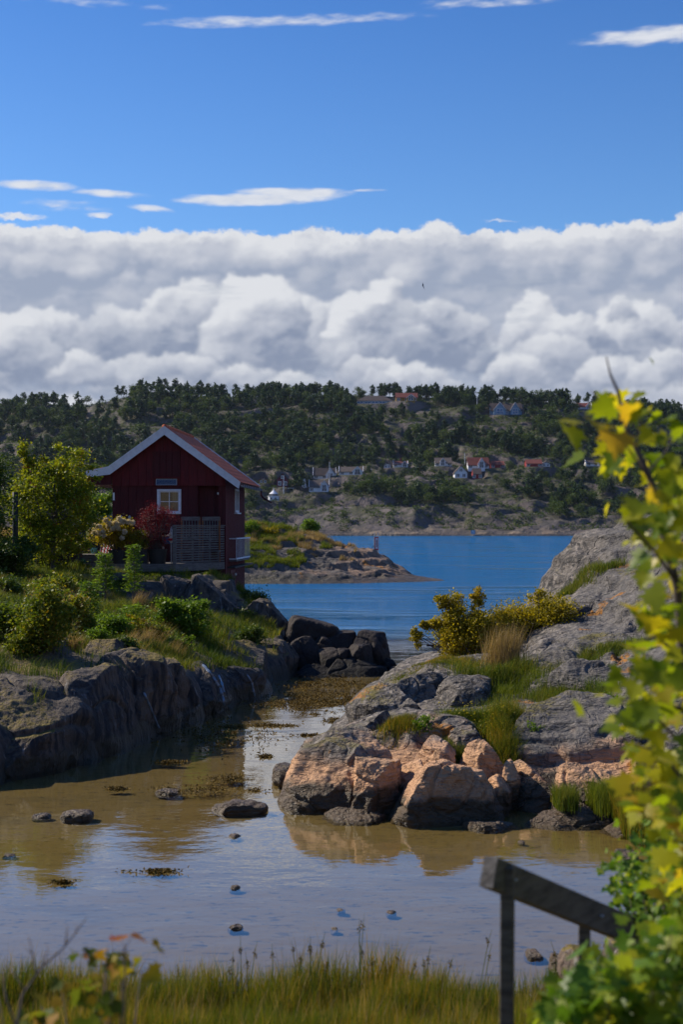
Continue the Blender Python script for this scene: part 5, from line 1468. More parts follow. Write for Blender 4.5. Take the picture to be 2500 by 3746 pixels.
plant('rowan_tree', 'yellow green rowan tree with red berries on the lawn left of the boathouse', 'tree', b,
      [ell(70, 150, 1600, 1760, Yt, b), ell(160, 230, 1605, 1760, Yt, b), ell(40, 330, 1700, 1960, Yt, b), ell(20, 200, 1740, 2010, Yt, b), ell(180, 360, 1760, 1960, Yt, b), ell(200, 350, 1650, 1830, Yt, b), ell(30, 300, 1880, 2060, Yt, b), ell(120, 260, 1660, 1800, Yt, b), ell(250, 370, 1860, 1945, Yt, b), ell(0, 110, 1760, 1900, Yt, b), ell(300, 375, 1730, 1850, Yt, b), ell(60, 130, 1630, 1720, Yt, b), ell(230, 330, 1960, 2040, Yt, b)],
      26000, .076, 'rowan_leaf', 210, (2.4, .055), 'grey_bark', seed=5, tight=.17, up=.5, extra=berries, limbs=40)
b = at_base(-30, 35.7)
plant('hedge_tree', 'dark green tree cut off by the left edge of the view', 'tree', b,
      [ell(-170, 50, 1690, 1960, 35.7, b), ell(-140, 30, 1850, 2090, 35.7, b), ell(-200, 10, 1640, 1800, 35.7, b)], 14000, .076, 'dark_leaf', 120, (2.3, .06), seed=6, tight=.2, limbs=16)
b = at_base(235, 47.0)
plant('shrub', 'dark rounded bush behind the rowan tree', 'shrub', b, [ell(215, 330, 1640, 1790, 47.0, b), ell(150, 330, 1720, 1960, 47.0, b)], 9000, .085, 'dark_leaf', 70, (2.4, .05), seed=7)
# black post seen against the tree
o = MB().tube([(0, 0, 0), (0, 0, 1.15)], .075, 12).build('post', 'black_plastic', None, smooth=True, loc=(P(55, 1865, 37.0).x, 37.0, float(LH(P(55, 1865, 37.0).x, 37.0))))
o.scale = (1, 1, (P(0, 1800, 37.0).z - o.location.z) / 1.15); tag(o, 'black post standing in the rowan leaves near the left edge', 'post')
SHR = [  # name label base(px,Y) ells n leaf mat ncl
    ('shrub', 'leafy green bush on the grassy rise behind the boathouse roof edge', 340, 50, [(300, 410, 1800, 1900)], 5000, .08, 'green_leaf', 50),
    ('shrub', 'grey green round shrub standing out behind the left roof corner', 385, 61, [(330, 440, 1690, 1800)], 5000, .09, 'birch_leaf', 50),
    ('shrub', 'small reddish brown heather bush in the planter box', 150, 39.3, [(112, 190, 1975, 2040)], 3000, .05, 'bush_leaf', 40),
    ('shrub', 'low yellow green shrub between planter box and rowan tree', 260, 39.7, [(210, 310, 1965, 2035)], 5000, .06, 'bush_leaf', 60),
    ('shrub', 'green herb clump at the right of the planter box', 205, 39.2, [(180, 225, 2010, 2045)], 1500, .05, 'green_leaf', 20),
    ('shrub', 'dark green shrub on the bank at the left edge below the hedge tree', 40, 33, [(-60, 110, 1960, 2120)], 8000, .08, 'dark_leaf', 80),
    ('shrub', 'big mixed green and orange bush at the left of the rock ledge', 170, 28.0, [(60, 270, 2190, 2390), (110, 260, 2120, 2290)], 16000, .055, 'bush_leaf', 150),
    ('shrub', 'russet bush cut by the left edge above the mossy ledge', 20, 29.5, [(-60, 110, 2190, 2360)], 9000, .055, 'bush_leaf', 90),
    ('shrub', 'orange tinged bush between the big mixed bush and the rowan sapling', 275, 31.0, [(225, 330, 2160, 2330)], 6500, .055, 'bush_leaf', 70),
    ('shrub', 'lush green fern clump leaning over the lower rock step', 680, 33.5, [(590, 760, 2190, 2330), (570, 650, 2240, 2300)], 9000, .07, 'green_leaf', 90),
    ('shrub', 'small bright green herb clump beside the dry grass', 590, 32, [(560, 630, 2255, 2300)], 1800, .07, 'green_leaf', 25),
    ('shrub', 'green leafy clump growing among dry grass on the ledge', 340, 27.0, [(300, 400, 2300, 2370)], 3500, .05, 'green_leaf', 40),
    ('shrub', 'dark red tipped bush hanging over the sea below the boathouse corner', 930, 39.5, [(880, 985, 2160, 2250), (950, 1010, 2220, 2300)], 7000, .06, 'dark_leaf', 70),
    ('shrub', 'low dark green cover on the rocks under the boathouse corner', 860, 36.5, [(800, 960, 2230, 2300)], 5000, .06, 'dark_leaf', 60),
    ('shrub', 'leafy green bush filling the hollow between orange bush and dry grass', 400, 30.5, [(340, 470, 2240, 2350)], 8000, .055, 'green_leaf', 80),
    ('shrub', 'tall mixed bush under the spreading rowan sapling', 520, 31, [(450, 590, 2260, 2350)], 7000, .055, 'bush_leaf', 80),
    ('shrub', 'broad low green bush in the middle of the bank below the lawn', 200, 33, [(120, 290, 2110, 2200)], 8000, .07, 'bush_leaf', 80),
    ('shrub', 'green and yellow bush on the cliff rim left of the broad trickle', 640, 30, [(590, 700, 2330, 2400)], 6000, .05, 'green_leaf', 60),
    ('shrub', 'low dark bush spilling over the rim right of the mossy ledge', 440, 26.5, [(400, 500, 2330, 2400)], 5000, .05, 'dark_leaf', 50),
    ('shrub', 'bush of small green leaves at the end of the cliff near the breakwater', 900, 35.3, [(840, 970, 2300, 2370)], 6000, .055, 'dark_leaf', 60),
    ('shrub', 'green bush at the left edge above the russet bush', 30, 31, [(-40, 90, 2110, 2200)], 5000, .06, 'dark_leaf', 60),
]
for nm, lab, px, Y_, es, n, lf, mt, ncl in SHR:
    if Y_ < 36: Y_ = gp(px, max(e[3] for e in es) - 12, LH, 21, 46).y
    b = at_base(px, Y_)
    E_ = [ell(*e, Y_, b) for e in es]; Rb = np.random.RandomState(sum(map(ord, lab)) % 9973)
    for (ex, ey, ez, a_, b_, c_) in list(E_):
        for _ in range(5):
            k_ = Rb.uniform(.3, .6); E_.append((ex + Rb.uniform(-.95, .95) * a_, ey + Rb.uniform(-.9, .9) * b_, ez + Rb.uniform(-.8, .75) * c_, a_ * k_, b_ * k_, c_ * k_ * .9))
    E_ = [(q[0], q[1], q[2], q[3] * .85, q[4] * .85, q[5] * .80) for q in E_]
    plant(nm, lab, 'shrub', b, E_, int(n * .9), lf, mt, int(ncl * 1.3), stems=16, seed=sum(map(ord, lab)) % 9973, tight=.30, shell=.1, up=.5, crown='foliage')
# young rowans: pinnate leaves on a thin stem
def sapling(px0, px1, pyt, pyb, Y, lab, seed, nleaf=60):
    R_ = np.random.RandomState(seed)
    Y = gp((px0 + px1) / 2, pyb - 8, LH, 21, 42).y
    b = at_base((px0 + px1) / 2, Y); top = P(0, pyt, Y).z - b.z; hw = (P(px1, 0, Y).x - P(px0, 0, Y).x) / 2
    t = empty('rowan_sapling', b); tag(t, lab, 'sapling', 'rowan saplings on the bank')
    MB().tube([(0, 0, -.2), (.03, 0, top * .5), (0, 0, top)], [.022, .015, .006], 6).build('trunk', 'grey_bark', t, smooth=True)
    pts = []; yaw = []; bd = []
    for k in range(nleaf):
        z = top * (.22 + .78 * (k / nleaf)); a = k * 2.4; L_ = hw * (1.15 - .55 * (k / nleaf)) * R_.uniform(.7, 1.15)
        d = np.array((math.cos(a), math.sin(a), .35)); d /= np.linalg.norm(d)
        for j in range(2, 11):
            q = np.array((0, 0, z)) + d * L_ * j / 10 + np.array((0, 0, -.25 * L_ * (j / 10) ** 2))
            side = np.array((-d[1], d[0], 0))
            for s_ in (-1, 1):
                pts.append(q); yaw.append(side * s_ + d * .5)
    pts = np.array(pts); yaw = np.array(yaw); n = len(pts)
    V, F = stamp(pts, rand_rot(n, R_, 1.2, yaw * 3), .085 * R_.uniform(.8, 1.2, n), LEAF4 * np.array((.7, 1, 1)))
    np_mesh('foliage', V, F, MAT['green_leaf'], t, smooth=False)
sapling(335, 430, 2025, 2215, 34.0, 'young rowan with feathery leaves below the hydrangea, left of two', 3, 60)
sapling(445, 530, 1995, 2225, 34.5, 'young rowan with feathery leaves below the flower pots, right and taller of two', 4, 66)
sapling(410, 560, 2215, 2330, 31.5, 'low spreading rowan sapling rooted below the tall one', 8, 46)
sapling(270, 380, 2130, 2290, 30.0, 'thin bright rowan sapling rising beside the orange bush', 9, 50)
# pots
def pot(px0, px1, pyt, pyb, Y, lab, plantf, mat='black_plastic'):
    a = P(px0, pyb, Y); b = P(px1, pyt, Y); r = (b.x - a.x) / 2; h_ = b.z - a.z
    c = Vector(((a.x + b.x) / 2, Y, DZW))
    o = MB().lathe([(r * .80, 0), (r * .98, h_ * .93), (r, h_ * .93), (r, h_), (r * .90, h_), (r * .88, h_ * .8), (.01, h_ * .8)], (0, 0, 0), 24).build('plant_pot', mat, None, smooth=False, loc=c)
    tag(o, lab, 'plant pot')
    return c + Vector((0, 0, h_ * .8))
hb = pot(396, 470, 2009, 2059, 52.25 * SC, 'big black pot holding the white hydrangea on the deck', None)
def heads(t, R_, p, cc):
    fl = []
    for (hx_, hy_) in ((535, 1905), (595, 1955), (520, 1915), (505, 1925), (545, 1920), (565, 1905), (575, 1915), (585, 1905), (525, 1935), (490, 1940)):
        pass
    spots = [(385, 1903), (375, 1945), (348, 1952), (365, 1925), (400, 1915), (420, 1913), (435, 1898), (440, 1912), (428, 1925), (452, 1906), (470, 1908), (485, 1912), (350, 1925), (378, 1958), (445, 1968), (455, 1945), (412, 1932), (402, 1938), (360, 1950), (432, 1935), (343, 1948), (395, 1925)]
    vs = []
    for i, (sx_, sy_) in enumerate(spots):
        q = P(sx_, sy_, 39.35 - .12 * R_.rand()) - t.location
        r_ = R_.uniform(.065, .10)
        d = R_.randn(170, 3); d /= np.linalg.norm(d, axis=1, keepdims=True)
        pp = np.array(q) + d * np.array((r_ * .8, r_ * .8, r_ * .8)) * R_.uniform(.5, 1, (170, 1))
        v, f = stamp(pp, rand_rot(170, R_, .3), .045, LEAF4 * np.array((1.5, 1, 1)))
        np_mesh('flower_head', v, f, MAT['petal'], t, smooth=False)
plant('hydrangea', 'hydrangea with cream white flower heads growing in the left pot', 'hydrangea', hb, [ell(335, 500, 1905, 2000, 39.75, hb, .42), ell(380, 490, 1900, 1990, 39.75, hb, .38)], 7000, .065, 'yellow_leaf', 90, stems=16, seed=15, shell=.3, crown='foliage', extra=heads)
cb = Vector((P(512, 2061, 39.75).x, 39.75, DZW))
t = empty('crate', cb); t.scale = (SC, SC, SC); tag(t, 'dark slatted crate standing between the two big pots', 'crate')
f = MB(); f.box(-.29, .29, -.22, -.20, 0, .5); f.box(-.29, .29, .20, .22, 0, .5); f.box(-.29, -.27, -.2, .2, 0, .5); f.box(.27, .29, -.2, .2, 0, .5); f.box(-.27, .27, -.2, .2, 0, .02); f.build('box', 'black_plastic', t)
f = MB(); f.box(-.31, .31, -.235, -.221, .46, .52); f.build('rim', 'dark_wood', t)
rb_ = pot(541, 612, 2008, 2061, 52.2 * SC, 'big black pot holding the dark red barberry beside the screen', None)
plant('barberry', 'dark red barberry shrub growing in the right pot before the window', 'barberry', rb_, [ell(515, 625, 1860, 2000, 39.75, rb_, .38), ell(500, 560, 1850, 1960, 39.75, rb_, .3), ell(560, 650, 1850, 1930, 39.75, rb_, .3), ell(530, 590, 1825, 1900, 39.75, rb_, .22), ell(540, 610, 1940, 2010, 39.75, rb_, .3)], 11000, .031, 'red_leaf', 170, stems=34, bark='twig', seed=16, tight=.26, shell=.1, crown='foliage')
plant('shrub', 'yellowing shrub growing from the crate between the pots', 'shrub', cb + Vector((0, 0, .3)), [ell(470, 550, 1935, 2010, 39.75, cb + Vector((0, 0, .3)), .27)], 3000, .04, 'bush_leaf', 60, stems=10, seed=17, shell=.2, crown='foliage')

# grass of the left bank
inl = lambda x, y: (x > -7.3) & (x < -3.3) & (y > 39.2) & (y < 47)
def m1(x, y, z, R_): return (fbm2(x * .45, y * .45, 3, .5, 141) + .25 * R_.randn(len(x)) > -.08) & ~inl(x, y) & ~((y < 25.5) & (fbm2(x * .8, y * .8, 3, .5, 143) < .22)) & ~((y < 38.6) & (y > 35.6) & (x > -5.6) & (x < -2.6))
turf('grass', 'mixed green grass over the ledges of the left bank', LH, (-13, -1.4), (20.5, 48), 120000, .22, .016, 'grass_blade', m1, 151, nzmin=.82, curve=.7)
def m2(x, y, z, R_): return (fbm2(x * .6 + 9, y * .35, 3, .5, 145) > .12) & ~inl(x, y) & (y > 24.5)
turf('dry_grass', 'tall straw coloured grass leaning on the rim of the left cliff', LH, (-8, -2.0), (24, 35), 9000, .34, .010, 'dry_grass', m2, 152, lean=(.35, -.1), nzmin=.78, tuft=170, curve=.6)
def m3(x, y, z, R_): return (y > 33.5) & (x < -3.6) & ~inl(x, y) & ~((y < 38.2) & (x > -5.6))
turf('lawn', 'short bright lawn in front of the planter box and deck', LH, (-10.5, -3.6), (34, 40), 60000, .085, .018, 'bright_grass', m3, 153, nzmin=.75)
turf('meadow', 'yellowed grass on the rise behind the boathouse', LH, (-18, -6.0), (45, 64), 40000, .30, .022, 'dry_grass', lambda x, y, z, R_: ~inl(x, y), 154, nzmin=.6)
turf('ledge_grass', 'yellow green tufts on the mossy ledge at the left edge', LH, (-6.5, -2.4), (20.8, 31), 9000, .24, .010, 'grass_blade', lambda x, y, z, R_: z > .7, 155, nzmin=.8, tuft=110, curve=.7)

# bright wet trickles down the left cliff
m_, T = new_mat('trickle'); n1 = T.noise(pos(T), 12, 4, .6)
finish(T, principled(T, T.mix(n1, (.05, .06, .07), (.34, .40, .48)), .15, T.bump(n1, .6, .02), .9)); MAT['trickle'] = m_
from mathutils.bvhtree import BVHTree
BVS = []
for o_ in list(cliff.children) + [lb]:
    c_ = np.empty(len(o_.data.vertices) * 3, np.float32); o_.data.vertices.foreach_get('co', c_); c_ = c_.reshape(-1, 3) + (np.array((-3.5, 24, 0)) if o_ != lb else 0)
    f_ = np.empty(len(o_.data.polygons) * 4, np.int32); o_.data.polygons.foreach_get('vertices', f_)
    near = f_.reshape(-1, 4); near = near[(c_[near[:, 0], 1] < 36)]
    BVS.append(BVHTree.FromPolygons(c_.tolist(), near.tolist()))
for lab, ch, wd in (('broad wet trickle down the cliff beside the seaweed', [(742, 2432), (775, 2470), (792, 2496), (806, 2520), (815, 2550), (822, 2590)], .05), ('short wet trickle right of the broad one', [(800, 2470), (812, 2500), (822, 2540)], .035),
                    ('long thin wet streak down the middle of the cliff', [(527, 2535), (545, 2575), (562, 2615), (578, 2655), (584, 2668)], .032), ('wet streak at the last bend of the cliff', [(905, 2470), (922, 2498), (930, 2535), (934, 2550)], .035)):
    q = []
    for (a0, b0), (a1, b1) in zip(ch[:-1], ch[1:]):
        for t_ in np.linspace(0, 1, 7)[:-1]:
            tgt = P(a0 + (a1 - a0) * t_, b0 + (b1 - b0) * t_, 10) - Vector((0, 0, CAMH)); best = None
            for bv_ in BVS:
                h_ = bv_.ray_cast(Vector((0, 0, CAMH)), tgt.normalized())
                if h_[0] is not None and (best is None or h_[3] < best[3]): best = h_
            if best is not None: q.append(best[0].copy())
    m_ = MB(); c0 = q[0].copy(); V = []
    for k, v_ in enumerate(q):
        w_ = wd * (.6 + .6 * abs(math.sin(k * 1.3))); w_ *= .55; V += [(v_.x - c0.x - w_, v_.y - c0.y - .04 - w_ * .4, v_.z - c0.z + .012), (v_.x - c0.x, v_.y - c0.y - .06, v_.z - c0.z + .018), (v_.x - c0.x + w_, v_.y - c0.y - .03 + w_ * .4, v_.z - c0.z + .012)]
    F = []
    for k in range(len(q) - 1): F += [(3 * k, 3 * k + 1, 3 * k + 4, 3 * k + 3), (3 * k + 1, 3 * k + 2, 3 * k + 5, 3 * k + 4)]
    tag(m_.add(V, F).build('trickle', 'trickle', None, smooth=True, loc=c0), lab, 'trickle')

# ---------------------------------------------------------------- spit plants
for lab, px, Y_, es, n, lf, mt, ncl in [
        ('green round bush on top of the spit against the sea', 1135, 97, [(1108, 1162, 1900, 1962)], 4500, .13, 'green_leaf', 50),
        ('grey green low bush spreading right of the round green bush', 1150, 96, [(1085, 1200, 1955, 2010), (1150, 1250, 1985, 2030)], 8000, .09, 'birch_leaf', 90),
        ('yellow green bush on the spit close to the boathouse wall', 915, 94, [(885, 950, 1910, 1960)], 4000, .10, 'green_leaf', 40),
        ('pair of upright yellow bushes on the spit crest', 985, 94, [(955, 1020, 1930, 1985)], 4000, .10, 'yellow_leaf', 40),
        ('small yellow green bush on the right shoulder of the spit', 1240, 95, [(1225, 1255, 2000, 2030)], 1200, .08, 'green_leaf', 20)]:
    b = at_base(px, Y_, SH)
    plant('shrub', lab, 'shrub', b, [ell(*e, Y_, b) for e in es], n, lf, mt, ncl, stems=8, seed=sum(map(ord, lab)) % 9973, tight=.22, shell=.35, crown='foliage')
turf('spit_grass', 'bright grass along the crest of the rocky spit', SH, (-9, 0), (87, 99), 34000, .28, .035, 'bright_grass', lambda x, y, z, R_: (z > .9) & (fbm2(x * .3, y * .3, 3, .5, 161) + (z - 1.8) * .25 + (-x - 3) * .06 > .05), 162, nzmin=.75, curve=.6)
turf('spit_dry_grass', 'reddish dry grass on the rocky spit', SH, (-9, 1), (90, 100), 16000, .32, .03, 'dry_grass', lambda x, y, z, R_: (z > 1.3) & (fbm2(x * .4, y * .4, 3, .5, 163) > .1), 164, nzmin=.7, curve=.6)

# ---------------------------------------------------------------- plants of the right outcrop
def RAll(px, py, Y0=16, Y1=36): return gp(px, py, RH, Y0, Y1)
Yb = 26.0
b = at_base(1700, Yb, RH)
plant('shrub', 'yellow green briar bush on the outcrop saddle against the sea, left half', 'shrub', b,
      [ell(1600, 1740, 2270, 2400, Yb, b, .5), ell(1620, 1700, 2160, 2300, Yb, b, .3), ell(1690, 1800, 2230, 2380, Yb, b, .5), ell(1560, 1640, 2265, 2300, Yb, b, .2), ell(1505, 1545, 2290, 2370, Yb, b, .12), ell(1525, 1600, 2270, 2300, Yb, b, .12), ell(1600, 1630, 2150, 2230, Yb, b, .15), ell(1720, 1770, 2140, 2240, Yb, b, .12)], 23000, .046, 'yellow_leaf', 300, stems=60, bark='twig', seed=18, tight=.20, shell=.15, crown='foliage')
YB2 = 26.2
b = at_base(1960, YB2, RH)
plant('shrub', 'denser yellow green bush tucked against the pale granite hump', 'shrub', b,
      [ell(1930, 2110, 2190, 2300, YB2, b, .6), ell(1800, 1980, 2220, 2330, YB2, b, .6), ell(1940, 2010, 2160, 2230, YB2, b, .3), ell(1790, 1900, 2270, 2370, YB2, b, .4), ell(1720, 1860, 2220, 2380, YB2, b, .4)], 20000, .046, 'yellow_leaf', 240, stems=50, bark='twig', seed=19, tight=.22, shell=.2, crown='foliage')
def along(pts, n, R_, spread, H=RH, Y0=16, Y1=34):
    """points on the terrain along a chain of photo pixels"""
    q = [gp(a, b_, H, Y0, Y1) for a, b_ in pts]
    q = np.array([tuple(v) for v in q]); i = R_.randint(0, len(q) - 1, n); t = R_.rand(n)[:, None]
    p = q[i] * (1 - t) + q[i + 1] * t
    p[:, :2] += R_.randn(n, 2) * spread
    p[:, 2] = H(p[:, 0], p[:, 1])
    return p[p[:, 2] > .12]
def strip(name, lab, chain, n, h, w, mat, spread, seed, lean=(.05, 0), H=RH, Y0=16, Y1=34, curve=.6, drop=.02, seg=2):
    R_ = np.random.RandomState(seed)
    p = along(chain, n, R_, spread, H, Y0, Y1); p[:, 2] -= drop
    V, F = blades(p, h, w, lean, R_, seg, curve)
    o = np_mesh(name, V, F, MAT[mat], smooth=False); return tag(o, lab, 'grass', kind='stuff')
strip('tall_grass', 'tall pale grass tuft beside the briar bush', [(1800, 2450), (1840, 2450), (1880, 2440)], 900, .66, .009, 'dry_grass', .10, 171, curve=.4, seg=3)
strip('tall_grass', 'long soft green grass below the pale tuft', [(1700, 2460), (1780, 2480), (1850, 2470), (1920, 2450)], 2400, .26, .009, 'grass_blade', .16, 172, curve=.6, seg=3)
strip('bright_grass', 'bright green grass running down the cleft of the outcrop', [(1960, 2480), (1880, 2520), (1830, 2560), (1830, 2620), (1860, 2660), (1880, 2720)], 4200, .17, .008, 'bright_grass', .14, 173)
strip('bright_grass', 'green grass with yellow flowers between the upper and lower blocks', [(1620, 2640), (1680, 2630), (1760, 2640), (1820, 2650), (1870, 2640)], 6000, .16, .008, 'bright_grass', .15, 174)
strip('cleft_grass', 'reddish and green grass in the middle cleft', [(1860, 2620), (1840, 2680), (1850, 2740), (1845, 2790)], 6000, .26, .009, 'marsh_grass', .10, 175)
strip('ledge_grass', 'green grass along the ledge under the upper slabs', [(2040, 2440), (2120, 2420), (2200, 2390), (2290, 2370), (2380, 2350)], 5000, .13, .008, 'grass_blade', .14, 176)
strip('ledge_grass', 'thin grass on the slab behind the great dome', [(1960, 2550), (2050, 2545), (2150, 2560), (2230, 2570)], 5000, .16, .008, 'grass_blade', .12, 177)
strip('ledge_grass', 'grass in the hollow of the pale granite hump', [(2060, 2180), (2120, 2120), (2200, 2090), (2260, 2070)], 2600, .17, .012, 'grass_blade', .12, 178, Y0=24, Y1=36)
strip('moss_grass', 'short brown turf on the left crest of the outcrop', [(1480, 2470), (1540, 2440), (1620, 2420), (1700, 2430), (1760, 2450)], 9000, .07, .009, 'marsh_grass', .20, 179)
strip('moss_grass', 'red and green turf between the middle blocks', [(1400, 2640), (1460, 2640), (1500, 2650), (1430, 2670)], 4000, .12, .009, 'marsh_grass', .12, 180)
strip('cleft_grass', 'tuft of green grass above the sunlit pink block', [(1620, 2770), (1660, 2760), (1700, 2790)], 2600, .20, .009, 'bright_grass', .06, 181)
# marsh grass at the foot of the outcrop, far right
def foot(lab, px0, px1, Y_, n, h, mat, seed, dz=0.05, dy=.35):
    R_ = np.random.RandomState(seed)
    x = R_.uniform(P(px0, 0, Y_).x, P(px1, 0, Y_).x, n); y = Y_ + R_.randn(n) * dy
    V, F = blades(np.stack([x, y, np.full(n, dz)], -1), h, .008, (.0, -.03), R_, 3, .4)
    o = np_mesh('shore_grass', V, F, MAT[mat], smooth=False); return tag(o, lab, 'grass', kind='stuff')
foot('reddish green shore grass at the foot of the outcrop, right', 2260, 2620, 16.4, 12000, .42, 'marsh_grass', 185, 0, .35)
foot('bright upright grass tuft on the low front ledge of the outcrop', 2160, 2300, 17.0, 2000, .34, 'bright_grass', 186, .12, .2)
foot('small grass tuft beside the brown split block', 2030, 2110, 17.0, 1500, .26, 'grass_blade', 187, .14, .12)
for k, (px, py, lab) in enumerate([(1555, 2680, 'small green plant at the edge of the dark middle block'), (1960, 2700, 'dark green leafy plant in the cleft beside the great dome'), (2230, 2600, 'green sprig on the slab behind the great dome')]):
    b = RAll(px, py)
    plant('herb', lab, 'plant', b, [(0, 0, .10, .14, .12, .12)], 700, .035, 'green_leaf', 20, stems=5, seed=190 + k, crown='foliage')
R_ = np.random.RandomState(195)
p = along([(1620, 2640), (1700, 2630), (1800, 2650), (1850, 2680), (1840, 2740)], 220, R_, .14); p[:, 2] += R_.uniform(.12, .26, len(p))
V, F = stamp(p, rand_rot(len(p), R_, 1), .035, LEAF6); tag(np_mesh('wild_flowers', V, F, MAT['petal'] if False else MAT['yellow_leaf'], smooth=False), 'scattered small yellow flowers in the outcrop grass', 'flowers', kind='stuff')

# ---------------------------------------------------------------- seaweed
def weed(name, lab, px0, px1, py, wy, n, seed, size=.035, group=None, stuff=False, z=.012):
    R_ = np.random.RandomState(seed)
    Y_ = YW(py); a, b_ = P(px0, 0, Y_).x, P(px1, 0, Y_).x
    hw_ = (b_ - a) / 2; hy_ = YW(py - wy / 2) - YW(py + wy / 2)
    q = R_.randn(n, 2) * .45
    x = (a + b_) / 2 + q[:, 0] * hw_; y = Y_ + q[:, 1] * hy_ * .5
    k = fbm2(x * 2.2, y * 1.2, 3, .6, seed) + .12 * R_.randn(n) > -.05
    x, y = x[k], y[k]; n = len(x)
    c0 = np.array(((a + b_) / 2, Y_, 0))
    V, F = stamp(np.stack([x, y, np.abs(R_.randn(n)) * z], -1) - c0, rand_rot(n, R_, .8), size * R_.uniform(.6, 1.4, n), LEAF6)
    o = np_mesh(name, V, F, MAT['weed'], smooth=False, loc=tuple(c0))
    return tag(o, lab, 'seaweed', group, 'stuff' if stuff else None)
weed('seaweed_bed', 'broad brown carpet of seaweed filling the channel before the breakwater', 940, 1400, 2565, 74, 15000, 201, .032, stuff=True, z=.006)
weed('seaweed_bed', 'thin dark seaweed close under the breakwater boulders', 1020, 1400, 2500, 50, 3500, 202, .04, stuff=True, z=.006)
weed('seaweed_bed', 'scattered seaweed along the foot of the shaded cliff', 600, 1040, 2690, 120, 2200, 203, .04, stuff=True, z=.015)
WD = [(1105, 1180, 2613, 8, 'floating weed patch nearest the seaweed carpet'), (1170, 1290, 2638, 22, 'thick floating weed patch against the outcrop shoulder, on a stone'), (900, 1100, 2655, 8, 'long thin line of weed left in the bright channel'),
      (1075, 1180, 2690, 6, 'thin weed line reaching the outcrop in the bright channel'), (1120, 1190, 2735, 10, 'weed around the small channel stone'), (945, 1000, 2768, 7, 'short weed streak alone in mid channel'),
      (560, 830, 2890, 34, 'largest floating weed patch in the shaded pool'), (740, 920, 2850, 26, 'weed patch above right of the largest one'), (860, 1020, 2893, 12, 'weed streak pointing at the dark standing stone'), (390, 480, 2888, 8, 'small weed streak left of the largest patch'),
      (790, 900, 2660, 12, 'weed at the foot of the wet streaks on the cliff'), (560, 680, 2790, 10, 'faint weed streak in the middle of the shaded pool'), (180, 260, 3231, 8, 'dark weed tuft in the bright water at the left'), (460, 640, 3190, 12, 'thin dark weed strand in the roof reflection')]
for k, (a, b_, py, wy, lab) in enumerate(WD):
    weed('seaweed_patch', lab, a, b_, py, wy, 450 + int((b_ - a) * 6), 210 + k, .03, 'floating seaweed patches')
